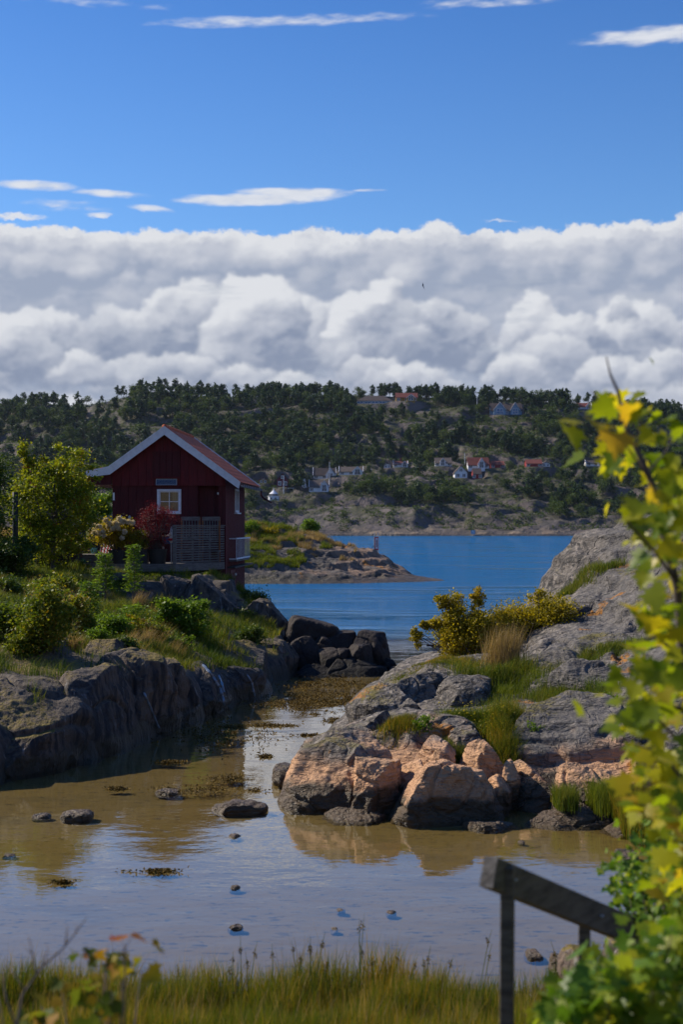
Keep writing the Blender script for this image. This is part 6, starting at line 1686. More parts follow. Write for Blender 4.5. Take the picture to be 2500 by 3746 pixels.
# ---------------------------------------------------------------- houses on the far hill
for nm, c, c2 in (('blue_wall', (.24, .36, .48), (.20, .30, .42)), ('white_wall', (.80, .81, .84), (.72, .74, .78)), ('ochre_wall', (.34, .20, .05), (.28, .17, .05)), ('maroon_wall', (.15, .02, .04), (.10, .015, .03)),
                  ('barn_wall', (.34, .03, .03), (.25, .025, .025)), ('dark_wall', (.05, .07, .08), (.04, .05, .06)), ('dark_roof', (.075, .055, .05), (.05, .04, .04)), ('grey_roof', (.13, .10, .085), (.09, .075, .065)),
                  ('red_roof', (.19, .055, .042), (.14, .042, .032)), ('green_roof', (.04, .08, .07), (.03, .06, .05))):
    paint(nm, c, c2, .8, .8, None, .1)
plain('far_glass', (.05, .07, .10), .2, .6)
plain('blue_glass', (.05, .15, .30), .25, .6)
def far_house(h_, pos):
    px0_, px1_, pyb, pye, pyr, kind, wall, roofm, lab = h_
    X_, Y_, Zb, wd = pos
    s_ = Y_ / FPX
    t = empty('house', (X_, Y_, Zb)); tag(t, lab, 'house', 'houses on the far hill')
    he = (pyb - pye) * s_; hr = (pyb - pyr) * s_; hw = wd / 2; dep = max(6.0, wd * .6) if kind != 'front' else 8.0
    he = max(he, 1.6)
    R_ = np.random.RandomState(int(px0_))
    w = MB(); r = MB()
    if kind == 'front':
        w.prism([(-hw * .88, -1.2), (hw * .88, -1.2), (hw * .88, he), (0, hr - .2), (-hw * .88, he)], 0, dep)
        for sgn in (-1, 1):
            a = (0, hr); b = (sgn * hw, he - .35)
            q = [a, b, (b[0], b[1] - .25), (0, hr - .28)]
            r.prism(q if sgn > 0 else q[::-1], -.5, dep + .4)
    elif kind == 'hip':
        w.box(-hw * .93, hw * .93, 0, dep, -1.2, he)
        V = [(-hw, -.6, he), (hw, -.6, he), (hw, dep + .6, he), (-hw, dep + .6, he), (-hw * .45, dep / 2, hr), (hw * .45, dep / 2, hr)]
        r.add(V, [(0, 1, 5, 4), (1, 2, 5), (2, 3, 4, 5), (3, 0, 4), (0, 3, 2, 1)])
    else:
        w.add([(-hw * .95, 0, -1.2), (hw * .95, 0, -1.2), (hw * .95, dep, -1.2), (-hw * .95, dep, -1.2), (-hw * .95, 0, he), (hw * .95, 0, he), (hw * .95, dep, he), (-hw * .95, dep, he), (-hw * .95, dep / 2, hr - .2), (hw * .95, dep / 2, hr - .2)],
              [(0, 1, 5, 4), (1, 2, 6, 9, 5), (2, 3, 7, 6), (3, 0, 4, 8, 7), (0, 3, 2, 1)])
        r.add([(-hw, -.5, he - .25), (hw, -.5, he - .25), (hw, dep / 2, hr), (-hw, dep / 2, hr), (-hw, dep + .5, he - .25), (hw, dep + .5, he - .25), (-hw, -.5, he - .45), (hw, -.5, he - .45), (hw, dep / 2, hr - .2), (-hw, dep / 2, hr - .2), (-hw, dep + .5, he - .45), (hw, dep + .5, he - .45)],
              [(0, 1, 2, 3), (3, 2, 5, 4), (7, 6, 9, 8), (8, 9, 10, 11), (0, 6, 7, 1), (4, 5, 11, 10), (1, 7, 8, 2), (2, 8, 11, 5), (3, 9, 6, 0), (4, 10, 9, 3)])
    wo = w.build('wall', wall, t); ro = r.build('roof', roofm, t)
    def win(x, z, ww, wh, y=-.02, glass='far_glass'):
        f = MB(); f.box(x - ww / 2 - .14, x + ww / 2 + .14, y - .05, y + .0, z - wh / 2 - .14, z + wh / 2 + .14); o_ = f.build('window', 'white_wall', t)
        MB().box(x - ww / 2, x - .06, y - .08, y - .052, z - wh / 2, z + wh / 2).add([(x + .06, y - .08, z - wh / 2), (x + ww / 2, y - .08, z - wh / 2), (x + ww / 2, y - .08, z + wh / 2), (x + .06, y - .08, z + wh / 2)], [(0, 1, 2, 3)]).build('pane', glass, o_)
    gl = 'blue_glass' if wall == 'blue_wall' else 'far_glass'
    if kind in ('front',):
        for x_ in (-hw * .42, hw * .42): win(x_, he * .45, min(1.2, hw * .4), min(1.3, he * .5))
        win(0, he + (hr - he) * .30, 1.0, min(1.1, (hr - he) * .4))
    elif kind == 'hip':
        n = 5
        for k in range(n): win(-hw * .8 + 1.6 * hw * k / (n - 1), he * .5, hw * .30, he * .62, glass=gl)
    else:
        n = max(2, int(wd / 2.8))
        for k in range(n): win(-hw * .72 + 1.44 * hw * k / (n - 1), he * .48, min(1.2, wd / n * .5), min(1.2, he * .5), glass=gl)
    def wing(cx_, w2, z_e, z_r, out, m_, glassn):
        g = MB(); g.prism([(cx_ - w2 * .88, -1.2), (cx_ + w2 * .88, -1.2), (cx_ + w2 * .88, z_e), (cx_, z_r - .15), (cx_ - w2 * .88, z_e)], -out, -.01 if out > .1 else 0); g.build('wing', m_, t)
        g = MB()
        for sgn in (-1, 1):
            q = [(cx_, z_r), (cx_ + sgn * w2, z_e - .25), (cx_ + sgn * w2, z_e - .45), (cx_, z_r - .22)]
            g.prism(q if sgn > 0 else q[::-1], -out - .4, dep * .45)
        g.build('wing_roof', roofm, t)
        g = MB()
        for sgn in (-1, 1):
            q = [(cx_, z_r + .03), (cx_ + sgn * w2 * 1.01, z_e - .22), (cx_ + sgn * w2 * 1.01, z_e - .48), (cx_, z_r - .26)]
            g.prism(q if sgn > 0 else q[::-1], -out - .52, -out - .41)
        g.build('gable_board', 'white_wall', t)
        win(cx_, z_e + .0, w2 * .8, min(1.2, (z_r - z_e) * .6 + .4), -out - .02, glassn); win(cx_, z_e * .40, w2 * 1.0, min(1.3, z_e * .5), -out - .02, glassn)
    if kind == 'twin':
        wing(-hw * .45, hw * .42, he * .95, hr, 2.2, 'blue_wall', gl); wing(hw * .50, hw * .32, he * .95, hr * .98, 2.2, 'blue_wall', gl)
        MB().box(-.2, .9, dep / 2 - .4, dep / 2 + .4, hr - .5, hr + .5).build('chimney', 'dark_wall', t)
    if kind == 'side' and wall == 'white_wall' and wd > 5: wing(hw * .52, hw * .44, he * 1.0, hr * .97, 1.6, wall, 'far_glass')
    if kind == 'dormer': wing(hw * (.25 if px0_ > 1700 else -.1), hw * .36, he * 1.3, hr * .92, 1.4, wall, 'far_glass')
    if wall == 'ochre_wall' and kind == 'side': wing(hw * .35, hw * .40, he * .8, hr * .72, 3.5, 'ochre_wall', 'far_glass')
    if kind == 'side' and 'chimney' in lab: MB().box(-.3, .5, dep / 2 - .3, dep / 2 + .3, hr - .4, hr + 1.4).build('chimney', 'red_roof', t)
    if kind == 'side' and 'skylight' in lab: MB().box(.6, 1.8, dep * .18, dep * .26, he + (hr - he) * .42, he + (hr - he) * .62).build('skylight', 'white_wall', t)
    if kind == 'side' and wall in ('white_wall',):
        g = MB()
        for sx_ in (-hw - .02, hw - .14):
            g.add([(sx_, -.62, he - .3), (sx_ + .18, -.62, he - .3), (sx_ + .18, dep / 2, hr + .12), (sx_, dep / 2, hr + .12), (sx_, -.62, he - .02), (sx_ + .18, -.62, he - .02), (sx_ + .18, dep / 2, hr + .30), (sx_, dep / 2, hr + .30)], [(0, 3, 2, 1), (4, 5, 6, 7), (0, 1, 5, 4), (1, 2, 6, 5), (2, 3, 7, 6), (3, 0, 4, 7)])
        g.build('gable_board', 'white_wall', t)
    return t
for h_, p_ in zip(HOUSES, HPOS): far_house(h_, p_)
# the little white lighthouse
X_, Y_, Z_ = LHP; s_ = Y_ / FPX
t = empty('lighthouse', (X_, Y_ + 1, Z_ - .1)); tag(t, 'small white octagonal lighthouse with a pale conical roof on the rocks', 'lighthouse')
MB().lathe([(2.05, -.6), (2.1, 1.75), (2.35, 1.8), (2.35, 1.95), (1.5, 2.0)], n=8).build('wall', 'white_wall', t); MB().lathe([(1.35, 2.0), (1.35, 2.7)], n=8).build('lantern_room', 'far_glass', t)
MB().lathe([(1.75, 2.7), (1.0, 3.4), (.45, 3.9), (.16, 4.3), (.10, 5.0), (.02, 5.1)], n=12).build('roof', 'white_wall', t)
for x_ in (-.8, .8): MB().box(x_ - .25, x_ + .25, -2.05, -1.98, .7, 1.3).build('window', 'far_glass', t)
# flagpoles and the thin mast
for px, pt, pb, lab in ((1038, 1740, 1806, 'white flagpole in the garden beside the small lighthouse'), (1206, 1690, 1755, 'tall white flagpole before the house with the red gable'), (1747, 1442, 1512, 'tall white flagpole on the ridge left of the twin gabled house'), (1702, 1657, 1702, 'thin white mast left of the big red roof')):
    x_, y_, z_ = hill_hit(px, pb); hgt_ = (pb - pt) / FPX * y_
    t = empty('flagpole', (x_, y_, z_)); tag(t, lab, 'flagpole', 'flagpoles on the far hill')
    MB().tube([(0, 0, -1), (0, 0, hgt_)], [.14, .09], 8).build('pole', 'white_wall', t); MB().lathe([(.02, -.12), (.16, 0), (.02, .12)], (0, 0, hgt_ + .1), 8).build('knob', 'ochre_wall', t)
# garden bits: sail shaped white tarpaulins, garden wall, sign with the number 5, boat hoist
x_, y_, z_ = hill_hit(1112, 1790)
t = empty('beach_flag', (x_, y_, z_)); tag(t, 'white and green pointed garden sail left of the lowest white house', 'garden sail')
f = MB(); f.add([(-1.0, 0, .6), (1.2, 0, .6), (.2, 0, 5.2), (-1.0, .05, .6), (1.2, .05, .6), (.2, .05, 5.2)], [(0, 1, 2), (5, 4, 3), (0, 3, 4, 1), (1, 4, 5, 2), (2, 5, 3, 0)]); f.build('sail', 'white_wall', t); MB().tube([(.2, .1, -.5), (.2, .1, 5.3)], .06, 6).build('mast', 'white_wall', t)
sgx, sgy = (1732 - 1250) / FPX * 500.5, 500.5
t = empty('speed_sign', (sgx, sgy, -.3)); tag(t, 'small blue board with a white 5 on the low shore rock', 'sign')
MB().box(-.07, .07, -.07, .07, 0, 1.6).build('post', 'galvanised', t); sb_ = MB().box(-.75, .75, -.10, -.072, .9, 2.3).build('board', 'blue_wall', t)
MB().box(-.35, .35, -.115, -.102, 2.05, 2.18).box(-.35, -.20, -.115, -.102, 1.68, 2.05).box(-.2, .30, -.115, -.102, 1.62, 1.75).box(.24, .38, -.115, -.102, 1.16, 1.62).box(-.35, .24, -.115, -.102, 1.03, 1.16).build('digit', 'white_wall', sb_)
t = empty('boat_hoist', ((1848 - 1250) / FPX * 520, 520, 1.0)); tag(t, 'white A shaped hoist on the shore below the dark cliff', 'hoist')
f = MB(); f.tube([(-1.4, 0, 0), (-.1, 0, 2.9)], .09, 6); f.tube([(1.4, 0, 0), (-.1, 0, 2.9)], .09, 6); f.build('frame', 'white_wall', t); MB().tube([(-.1, 0, 2.9), (-.1, 0, 1.2)], .04, 5).build('cable', 'galvanised', t)
t = empty('sailing_dinghy', ((1826 - 1250) / FPX * 520, 519, .9)); tag(t, 'tiny white boat lying on the shore beside the hoist', 'boat')
MB().add([(-1.8, 0, .5), (0, -.6, .5), (1.8, -.4, .5), (1.8, .4, .5), (0, .6, .5), (-1.0, 0, 0), (1.4, -.2, 0), (1.4, .2, 0)], [(0, 5, 6, 1), (1, 6, 2), (2, 6, 7, 3), (3, 7, 4), (4, 7, 5, 0), (5, 7, 6), (0, 1, 2, 3, 4)]).build('hull', 'white_wall', t); MB().tube([(-.2, 0, .4), (-.2, 0, 3.4)], .06, 6).build('mast', 'white_wall', t)
for px, py, lab in ((1064, 1792, 'pair of white garden chairs by the lighthouse garden'), (1996, 1525, 'white garden table on the ridge right of the twin gables'), (1350, 1725, 'white parasol in the pines beside the wide grey roof')):
    x_, y_, z_ = hill_hit(px, py); t = empty('garden_furniture', (x_, y_, z_ - .1)); tag(t, lab, 'garden furniture')
    MB().box(-1.2, 1.2, -.5, .5, .7, .82).build('top', 'white_wall', t)
    for a_ in (-1, 1): MB().box(a_ - .08, a_ + .08, -.1, .1, 0, .69).build('leg', 'white_wall', t)

# ---------------------------------------------------------------- trees of the far hill
def tree_proto(kind, seed):
    R_ = np.random.RandomState(seed); H_ = 1.0
    el_ = []
    if kind == 'pine':       # bare lower trunk, flat ragged layers
        n = R_.randint(7, 11); z0 = R_.uniform(.30, .45)
        for k in range(n):
            t_ = k / (n - 1); z = z0 + (1 - z0) * t_ * .95; r = .34 * (1 - t_ ** 2 * .75) * R_.uniform(.55, 1.15); a = R_.uniform(0, 6.28); o_ = .17 * (1 - t_) * R_.uniform(.3, 1.5)
            el_.append((math.cos(a) * o_, math.sin(a) * o_, z, r * .75, r * .75, .055 + .03 * R_.rand()))
        mat, nl, ncl, sz, sh = 'pine_needle', 620, 70, .070, .2
    elif kind == 'spruce':
        for k in range(9):
            t_ = k / 8; r = .26 * (1 - t_) + .03; el_.append((0, 0, .14 + .84 * t_, r, r, .07))
        mat, nl, ncl, sz, sh = 'pine_needle', 560, 80, .062, .5
    else:
        for k in range(7):
            a = R_.uniform(0, 6.28); o_ = R_.uniform(0, .26); el_.append((math.cos(a) * o_, math.sin(a) * o_, R_.uniform(.35, .78), R_.uniform(.16, .30), R_.uniform(.16, .30), R_.uniform(.15, .24)))
        mat, nl, ncl, sz, sh = 'birch_leaf', 620, 80, .062, .6
    p, cc, _ = clump_points(R_, el_, nl, ncl, .22, sh)
    V, F = stamp(p, rand_rot(nl, R_, .35), sz * R_.uniform(.7, 1.4, nl), LEAF4 * np.array((1.6, 1, 1)))
    mb = MB(); mb.tube([(0, 0, -.08), (.01, 0, .4), (0, 0, .85)], [.022, .016, .006], 5)
    for k in range(5):
        q = cc[R_.randint(len(cc))]; mb.tube([(0, 0, max(.2, q[2] - .15)), tuple(q)], [.009, .004], 4)
    tv = np.concatenate(mb.V); tf = np.array([f for f in mb.F if len(f) == 4])
    V = np.concatenate([V, tv]); nF = len(F); F = np.concatenate([F, tf + len(V) - len(tv)])
    return V, F, np.r_[np.zeros(nF, int), np.ones(len(tf), int)], mat
PROT = []
for i, kd in enumerate(['pine', 'pine', 'pine', 'pine', 'spruce', 'birch', 'birch', 'birch']):
    V, F, mi, mt = tree_proto(kd, 300 + i)
    me_o = np_mesh(kd, V, F, [MAT[mt], MAT['bark']], smooth=False, midx=mi); me = me_o.data; bpy.data.objects.remove(me_o)
    PROT.append((kd, me, V, F, mi, mt))
R_ = np.random.RandomState(77)
cand = []
N = 5200
xs_ = R_.uniform(-185, 200, N); ys_ = 505 + 215 * R_.rand(N) ** .9
zs_ = HH(xs_, ys_)
dens = fbm2(xs_ / 22, ys_ / 16, 4, .55, 171) + .10
slope = normal_of(HH, xs_, ys_, 1.5)
pxs = xs_ / ys_ * FPX + 1250; pys = HY - (zs_ - CAMH) / ys_ * FPX
dens = dens - .22 * sstep(slope, .82, .68) + .9 * sstep(ys_, 684, 704) * sstep(pxs, 600, 900) * (1 - .75 * sstep(pxs, 1960, 2100)) - .15 * sstep(545 - ys_, 0, 18) + .18 * sstep(ys_, 600, 640) - .55 * sstep(zs_, 3.5, 1.5)
# the open rock shelves seen in the photograph
for a, b_, c_, d_ in ((1400, 1750, 1535, 1585), (1230, 1480, 1595, 1640), (1930, 2200, 1710, 1745), (420, 640, 1540, 1600), (1480, 1700, 1470, 1530), (250, 480, 1440, 1500), (1100, 1180, 1860, 1960), (1380, 1680, 1880, 1960)):
    dens = dens - .55 * ((pxs > a) & (pxs < b_) & (pys > c_) & (pys < d_))
for a, b_, c_, d_ in ((1250, 1700, 1760, 1850), (620, 1300, 1560, 1720), (1850, 2100, 1600, 1700), (2000, 2500, 1740, 1900), (1150, 1500, 1630, 1720)):
    dens = dens + .25 * ((pxs > a) & (pxs < b_) & (pys > c_) & (pys < d_))
ok = (dens > .10 + .12 * R_.rand(N)) & (slope > .45) & (zs_ > 1.5)
idx = np.where(ok)[0]
used = []
for i in idx:
    kd_r = R_.rand(); low_ = ys_[i] < 565
    kd = ('birch' if kd_r < (.62 if low_ else .34) else 'spruce' if kd_r < (.68 if low_ else .42) else 'pine')
    h_ = 3.6 + 6.6 * R_.rand() ** 1.6 if kd != 'birch' else 2.8 + 5.2 * R_.rand() ** 1.4
    if ys_[i] > 680 and kd == 'pine': h_ = R_.uniform(4.5, 8.4)
    hwp = .33 * h_ / ys_[i] * FPX; top = pys[i] - h_ / ys_[i] * FPX
    bad = False
    for hh, hp in zip(HOUSES, HPOS):
        if ys_[i] < hp[1] + 9 and pxs[i] + hwp > hh[0] + 6 and pxs[i] - hwp < hh[1] - 6 and top < hh[2] - 4 and pys[i] > hh[4]: bad = True; break
    if not bad and abs(pxs[i] - 1001) < 40 and ys_[i] < LHP[1] + 4 and top < 1832 and pys[i] > 1775: bad = True
    if not bad: used.append((i, kd, h_))
# hand placed pines on the left skyline, as in the photograph
hand = [(20, 'pine', 6.5), (60, 'pine', 7), (165, 'pine', 6), (195, 'pine', 7.5), (235, 'pine', 6.5), (285, 'pine', 8), (315, 'birch', 6), (372, 'pine', 4), (430, 'pine', 7), (452, 'pine', 7), (515, 'pine', 7.5), (565, 'pine', 6), (600, 'pine', 7.5), (640, 'pine', 8)]
vis = sorted(used, key=lambda q: -q[2] / ys_[q[0]])
LABT = {'pine': ('pine_tree', 'dark ragged pine among the woods covering the far hill', 'pines of the far hill'), 'spruce': ('spruce_tree', 'narrow dark spruce among the woods covering the far hill', 'spruces of the far hill'), 'birch': ('birch_tree', 'rounder lighter green tree among the woods covering the far hill', 'leafy trees of the far hill')}
def put_tree(kd, h_, x, y, z, R_):
    c_ = [q for q in PROT if q[0] == kd]; q = c_[R_.randint(len(c_))]
    nm, lab, grp = LABT[kd]
    o = bpy.data.objects.new(nm, q[1]); link(o); o.location = (x, y, z - .1); s_ = h_; o.scale = (s_ * R_.uniform(.85, 1.25), s_ * R_.uniform(.85, 1.25), s_); o.rotation_euler = (0, 0, R_.uniform(0, 6.28))
    px_ = x / y * FPX + 1250; py_ = HY - (z - CAMH) / y * FPX
    nouns = {'pine': 'dark ragged pine', 'spruce': 'narrow dark spruce', 'birch': 'rounder light green tree'}[kd]
    where = 'on the hill skyline' if y > 684 else 'low on the far shore' if py_ > 1800 else 'among the far houses' if py_ > 1680 else 'on the upper hillside'
    side = 'left of the boathouse roof' if px_ < 400 else 'above the boathouse' if px_ < 950 else 'above the spit' if px_ < 1400 else 'above the open water' if px_ < 2000 else 'behind the maple leaves'
    return tag(o, nouns + ' ' + where + ', ' + side, 'tree', grp)
for px, kd, h_ in hand:
    yy = np.linspace(670, 735, 60); xx = (px - 1250) / FPX * yy; zz = HH(xx, yy); j = int(np.argmax((zz - CAMH) / yy))
    o = put_tree(kd, h_, xx[j], yy[j], zz[j], R_)
cnt = {'pine': 14, 'spruce': 0, 'birch': 1}
rest = []
for i, kd, h_ in vis:
    if cnt[kd] < {'pine': 270, 'spruce': 80, 'birch': 170}[kd]:
        cnt[kd] += 1; put_tree(kd, h_, xs_[i], ys_[i], zs_[i], R_)
    else: rest.append((i, kd, h_))
print('trees', len(vis), cnt, len(rest))
for mtn, kinds in (('pine_needle', ('pine', 'spruce')), ('birch_leaf', ('birch',))):
    Vs, Fs, Ms, o_ = [], [], [], 0
    for i, kd, h_ in rest:
        if kd not in kinds: continue
        c_ = [q for q in PROT if q[0] == kd]; q = c_[R_.randint(len(c_))]
        a = R_.uniform(0, 6.28); M_ = np.array([[math.cos(a), -math.sin(a), 0], [math.sin(a), math.cos(a), 0], [0, 0, 1]])
        Vs.append(q[2] @ M_.T * h_ + np.array((xs_[i], ys_[i], zs_[i] - .1))); Fs.append(q[3] + o_); Ms.append(q[4]); o_ += len(q[2])
    if Vs:
        o = np_mesh('woodland', np.concatenate(Vs), np.concatenate(Fs), [MAT[mtn], MAT['bark']], smooth=False, midx=np.concatenate(Ms))
        tag(o, 'woods filling the far hill between the single trees' if mtn == 'pine_needle' else 'leafy woods filling the far hill between the single trees', 'woods', kind='stuff')
# scrub and heather: low clumps all over the hill
N2 = 27000
x = R_.uniform(-190, 205, N2); y = 506 + 214 * R_.rand(N2); z = HH(x, y)
k = (z > 1.6) & (fbm2(x / 14, y / 12, 4, .55, 181) > -.02) & (normal_of(HH, x, y, 1.0) > .5)
pxx = x / y * FPX + 1250; pyy = HY - (z - CAMH) / y * FPX
for hh, hp in zip(HOUSES, HPOS): k &= ~((y < hp[1] + 6) & (pxx > hh[0]) & (pxx < hh[1]) & (pyy > hh[4]) & (pyy < hh[2] + 9))
x, y, z = x[k], y[k], z[k]
m_ = 14; n = len(x); cx_ = np.repeat(np.stack([x, y, z], -1), m_, 0); rs_ = np.repeat(R_.uniform(.4, 1.5, n), m_)[:, None]
pp = cx_ + R_.randn(n * m_, 3) * np.array((.5, .5, .28)) * rs_ + np.array((0, 0, .35)) * rs_
V, F = stamp(pp, rand_rot(n * m_, R_, .6), .50 * R_.uniform(.6, 1.3, n * m_), LEAF4 * np.array((1.5, 1, 1)))
tag(np_mesh('scrub', V, F, MAT['birch_leaf'], smooth=False), 'low scrub and heather on the slopes of the far hill', 'scrub', kind='stuff')

# ---------------------------------------------------------------- on the spit and on the water
lx_ = (1377 - 1250) / FPX * 95.5; lz = float(SH(lx_, 95.5))
t = empty('swim_ladder', (lx_, 95.5, lz)); tag(t, 'pale bathing ladder with a red framed board at the end of the spit', 'ladder')
hL = (2038 - 1958) / FPX * 95.5
MB().tube([(-.12, 0, -.3), (-.12, 0, hL)], .03, 8).build('rail', 'galvanised', t); MB().tube([(.13, 0, -.3), (.13, 0, hL)], .03, 8).build('rail', 'galvanised', t)
f = MB(); f.box(-.09, .16, -.05, -.03, hL * .20, hL * .80); f.build('board', 'red_cloth', t); MB().box(-.055, .125, -.062, -.051, hL * .26, hL * .75).build('notice', 'white_paint', t); MB().box(.01, .06, -.07, -.063, hL * .34, hL * .68).build('symbol', 'panel_blue', t)
MB().tube([(-.12, 0, hL * .42), (-.62, -.1, hL * .05), (-.7, -.1, -.2)], .02, 6).build('stay', 'dark_wood', t)
bY = YW(2412) ; bX = P(1648, 0, bY).x
t = empty('rowing_boat', (bX, bY, 0)); tag(t, 'grey clinker rowing boat half hidden behind the briar bush', 'boat')
def hull_ring(s):   # s along the length 0 stern .. 1 bow
    w_ = (.62 * (1 - s ** 3)) * (.86 + .3 * min(s * 3, 1) * (1 - s)); sheer = .36 + .16 * s ** 2
    return [(-w_ * math.cos(a) ** .7 if math.cos(a) > 0 else 0, -.14 + (sheer + .14) * math.sin(a)) for a in np.linspace(math.pi / 2, 0, 6)]
ns = 14; V = []; 
for i in range(ns):
    s = i / (ns - 1); w_ = .60 * (1 - s ** 3.2) * (.82 + .5 * s * (1 - s)); sh_ = .34 + .2 * s * s
    for j, (a, b_) in enumerate(((0, 0), (.55, .10), (.80, .34), (.93, .66), (1.0, 1.0))):
        for sg in ((1,) if j == 0 else (1,)): V.append((-w_ * a, s * 3.4, -.14 + (sh_ + .14) * b_ + (.22 * s ** 3 if j < 3 else 0)))
    for j, (a, b_) in enumerate(((.55, .10), (.80, .34), (.93, .66), (1.0, 1.0))): V.append((w_ * a, s * 3.4, -.14 + (sh_ + .14) * b_ + (.22 * s ** 3 if j < 2 else 0)))
F = []
for i in range(ns - 1):
    o_ = i * 9; p_ = o_ + 9
    for a, b_ in ((0, 1), (1, 2), (2, 3), (3, 4)): F.append((o_ + a, o_ + b_, p_ + b_, p_ + a))
    for a, b_ in ((0, 5), (5, 6), (6, 7), (7, 8)): F.append((o_ + b_, o_ + a, p_ + a, p_ + b_))
F += [(4, 3, 2, 1, 0, 5, 6, 7, 8)]
hb_ = MB().add(V, F).build('hull', 'boat_paint', t); sm = hb_.modifiers.new('thick', 'SOLIDIFY'); sm.thickness = .02
MB().box(-.62, .62, -.03, .03, .33, .38).build('gunwale', 'dark_wood', t); MB().box(-.60, .60, -.025, -.002, .10, .125).build('strake', 'dark_wood', t); MB().box(-.5, .5, 1.4, 1.65, .22, .25).build('thwart', 'grey_wood', t)
t.rotation_euler = (0, 0, rad(-14))
# gull in the sky
gq = P(1548, 1046, 160)
o = MB().add([(0, -.18, 0), (.07, 0, .03), (0, .28, 0), (-.07, 0, .03), (0, 0, -.05), (.30, .02, .10), (.12, .14, .03), (.02, .10, .42), (-.02, -.05, .30), (.12, -.03, -.28), (.22, .05, -.42), (.10, .12, -.20)],
               [(0, 1, 2, 3), (0, 4, 1), (1, 4, 2), (2, 4, 3), (3, 4, 0), (3, 8, 7), (3, 7, 1), (1, 7, 6), (1, 9, 10), (1, 10, 11), (1, 11, 4), (4, 11, 9), (4, 9, 1), (3, 1, 8)]).build('gull', 'dark_wall', None, loc=gq)
tag(o, 'dark gull banking high against the clouds', 'bird')
# ---------------------------------------------------------------- shore grass at the bottom of the picture
def gfun(x, y): return ground_h(x, y)
R_ = np.random.RandomState(401)
def fore_grass(lab, n, xr, yr, h, w, mat, seed, mask=None, lean=(.04, 0), curve=.35, name='shore_grass', seg=3):
    R_ = np.random.RandomState(seed)
    x = R_.uniform(*xr, n * 2); y = R_.uniform(*yr, n * 2)
    edge = 10.55 + .30 * perlin2(x * .9, y * 0, 4) + .18 * perlin2(x * 3, y * 0, 5) + .35 * sstep(x, .8, 3.2)
    k = (y < edge)
    if mask is not None: k &= mask(x, y)
    x, y = x[k][:n], y[k][:n]
    z = gfun(x, y)
    sc = .85 + .75 * fbm2(x * 1.6, y * 1.6, 3, .5, 477)
    V, F = blades(np.stack([x, y, z - .02], -1), h * sc, w, lean, R_, seg, curve)
    return tag(np_mesh(name, V, F, MAT[mat], smooth=False), lab, 'grass', kind='stuff')
fore_grass('dense green and rust coloured shore grass along the bottom of the picture', 80000, (-3.4, 3.4), (8.6, 11.3), .37, .0075, 'marsh_grass', 402)
fore_grass('straw coloured blades mixed into the bottom shore grass', 4500, (-3.4, 3.4), (8.6, 10.8), .50, .006, 'dry_grass', 403)
fore_grass('bright green blades in the bottom shore grass', 26000, (-3.4, 3.4), (8.6, 11), .36, .008, 'bright_grass', 404, mask=lambda x, y: fbm2(x * 1.3, y * 1.3, 3, .5, 405) > -.08)
# tall rushes with brown tips
R_ = np.random.RandomState(410)
def rush(px, py_top, k, seed):
    R_ = np.random.RandomState(seed)
    Y_ = R_.uniform(9.7, 10.3); b = P(px, 3600, Y_); x0 = b.x; z0 = float(gfun(np.array(x0), np.array(Y_)))
    zt = P(px, py_top, Y_).z
    t = empty('rush', (x0, Y_, z0)); tag(t, k, 'rush', 'rushes standing out of the shore grass')
    H_ = zt - z0; ln = R_.uniform(-.12, .12)
    MB().tube([(0, 0, -.03), (ln * .3, 0, H_ * .5), (ln * .8, 0, H_ * .9), (ln, 0, H_)], [.0035, .003, .002, .001], 5).build('stalk', MAT['grass_blade'], t)
    v, f = stamp(np.array([(ln * .75, 0, H_ * R_.uniform(.82, .9))]) + R_.randn(26, 3) * np.array((.006, .006, .014)), rand_rot(26, R_, .3), .016, LEAF4)
    np_mesh('seed_head', v, f, MAT['weed'], t, smooth=False)
RUSH = [(885, 3420), (905, 3440), (915, 3480), (850, 3480), (1000, 3450), (1095, 3440), (1108, 3480), (1135, 3425), (1145, 3410), (1150, 3440), (1310, 3340), (1318, 3360), (1160, 3500), (1365, 3440), (1380, 3480), (1430, 3470), (1545, 3460), (1560, 3500), (1740, 3400), (1760, 3450), (795, 3520), (660, 3530), (1215, 3500), (1480, 3490), (1620, 3500), (2070, 3440), (2085, 3500)]
RL = ['thin rush at the far left of the row', 'rush']
for k, (px, pt) in enumerate(RUSH):
    rush(px, pt, ('tallest' if pt < 3400 else 'medium tall' if pt < 3470 else 'short') + ' thin rush with brown seed head, ' + ('left of the pale stone' if px < 800 else 'below the pale stone' if px < 1000 else 'in the middle of the shore grass' if px < 1400 else 'right of the middle of the shore grass' if px < 1700 else 'beside the railing post'), 420 + k)

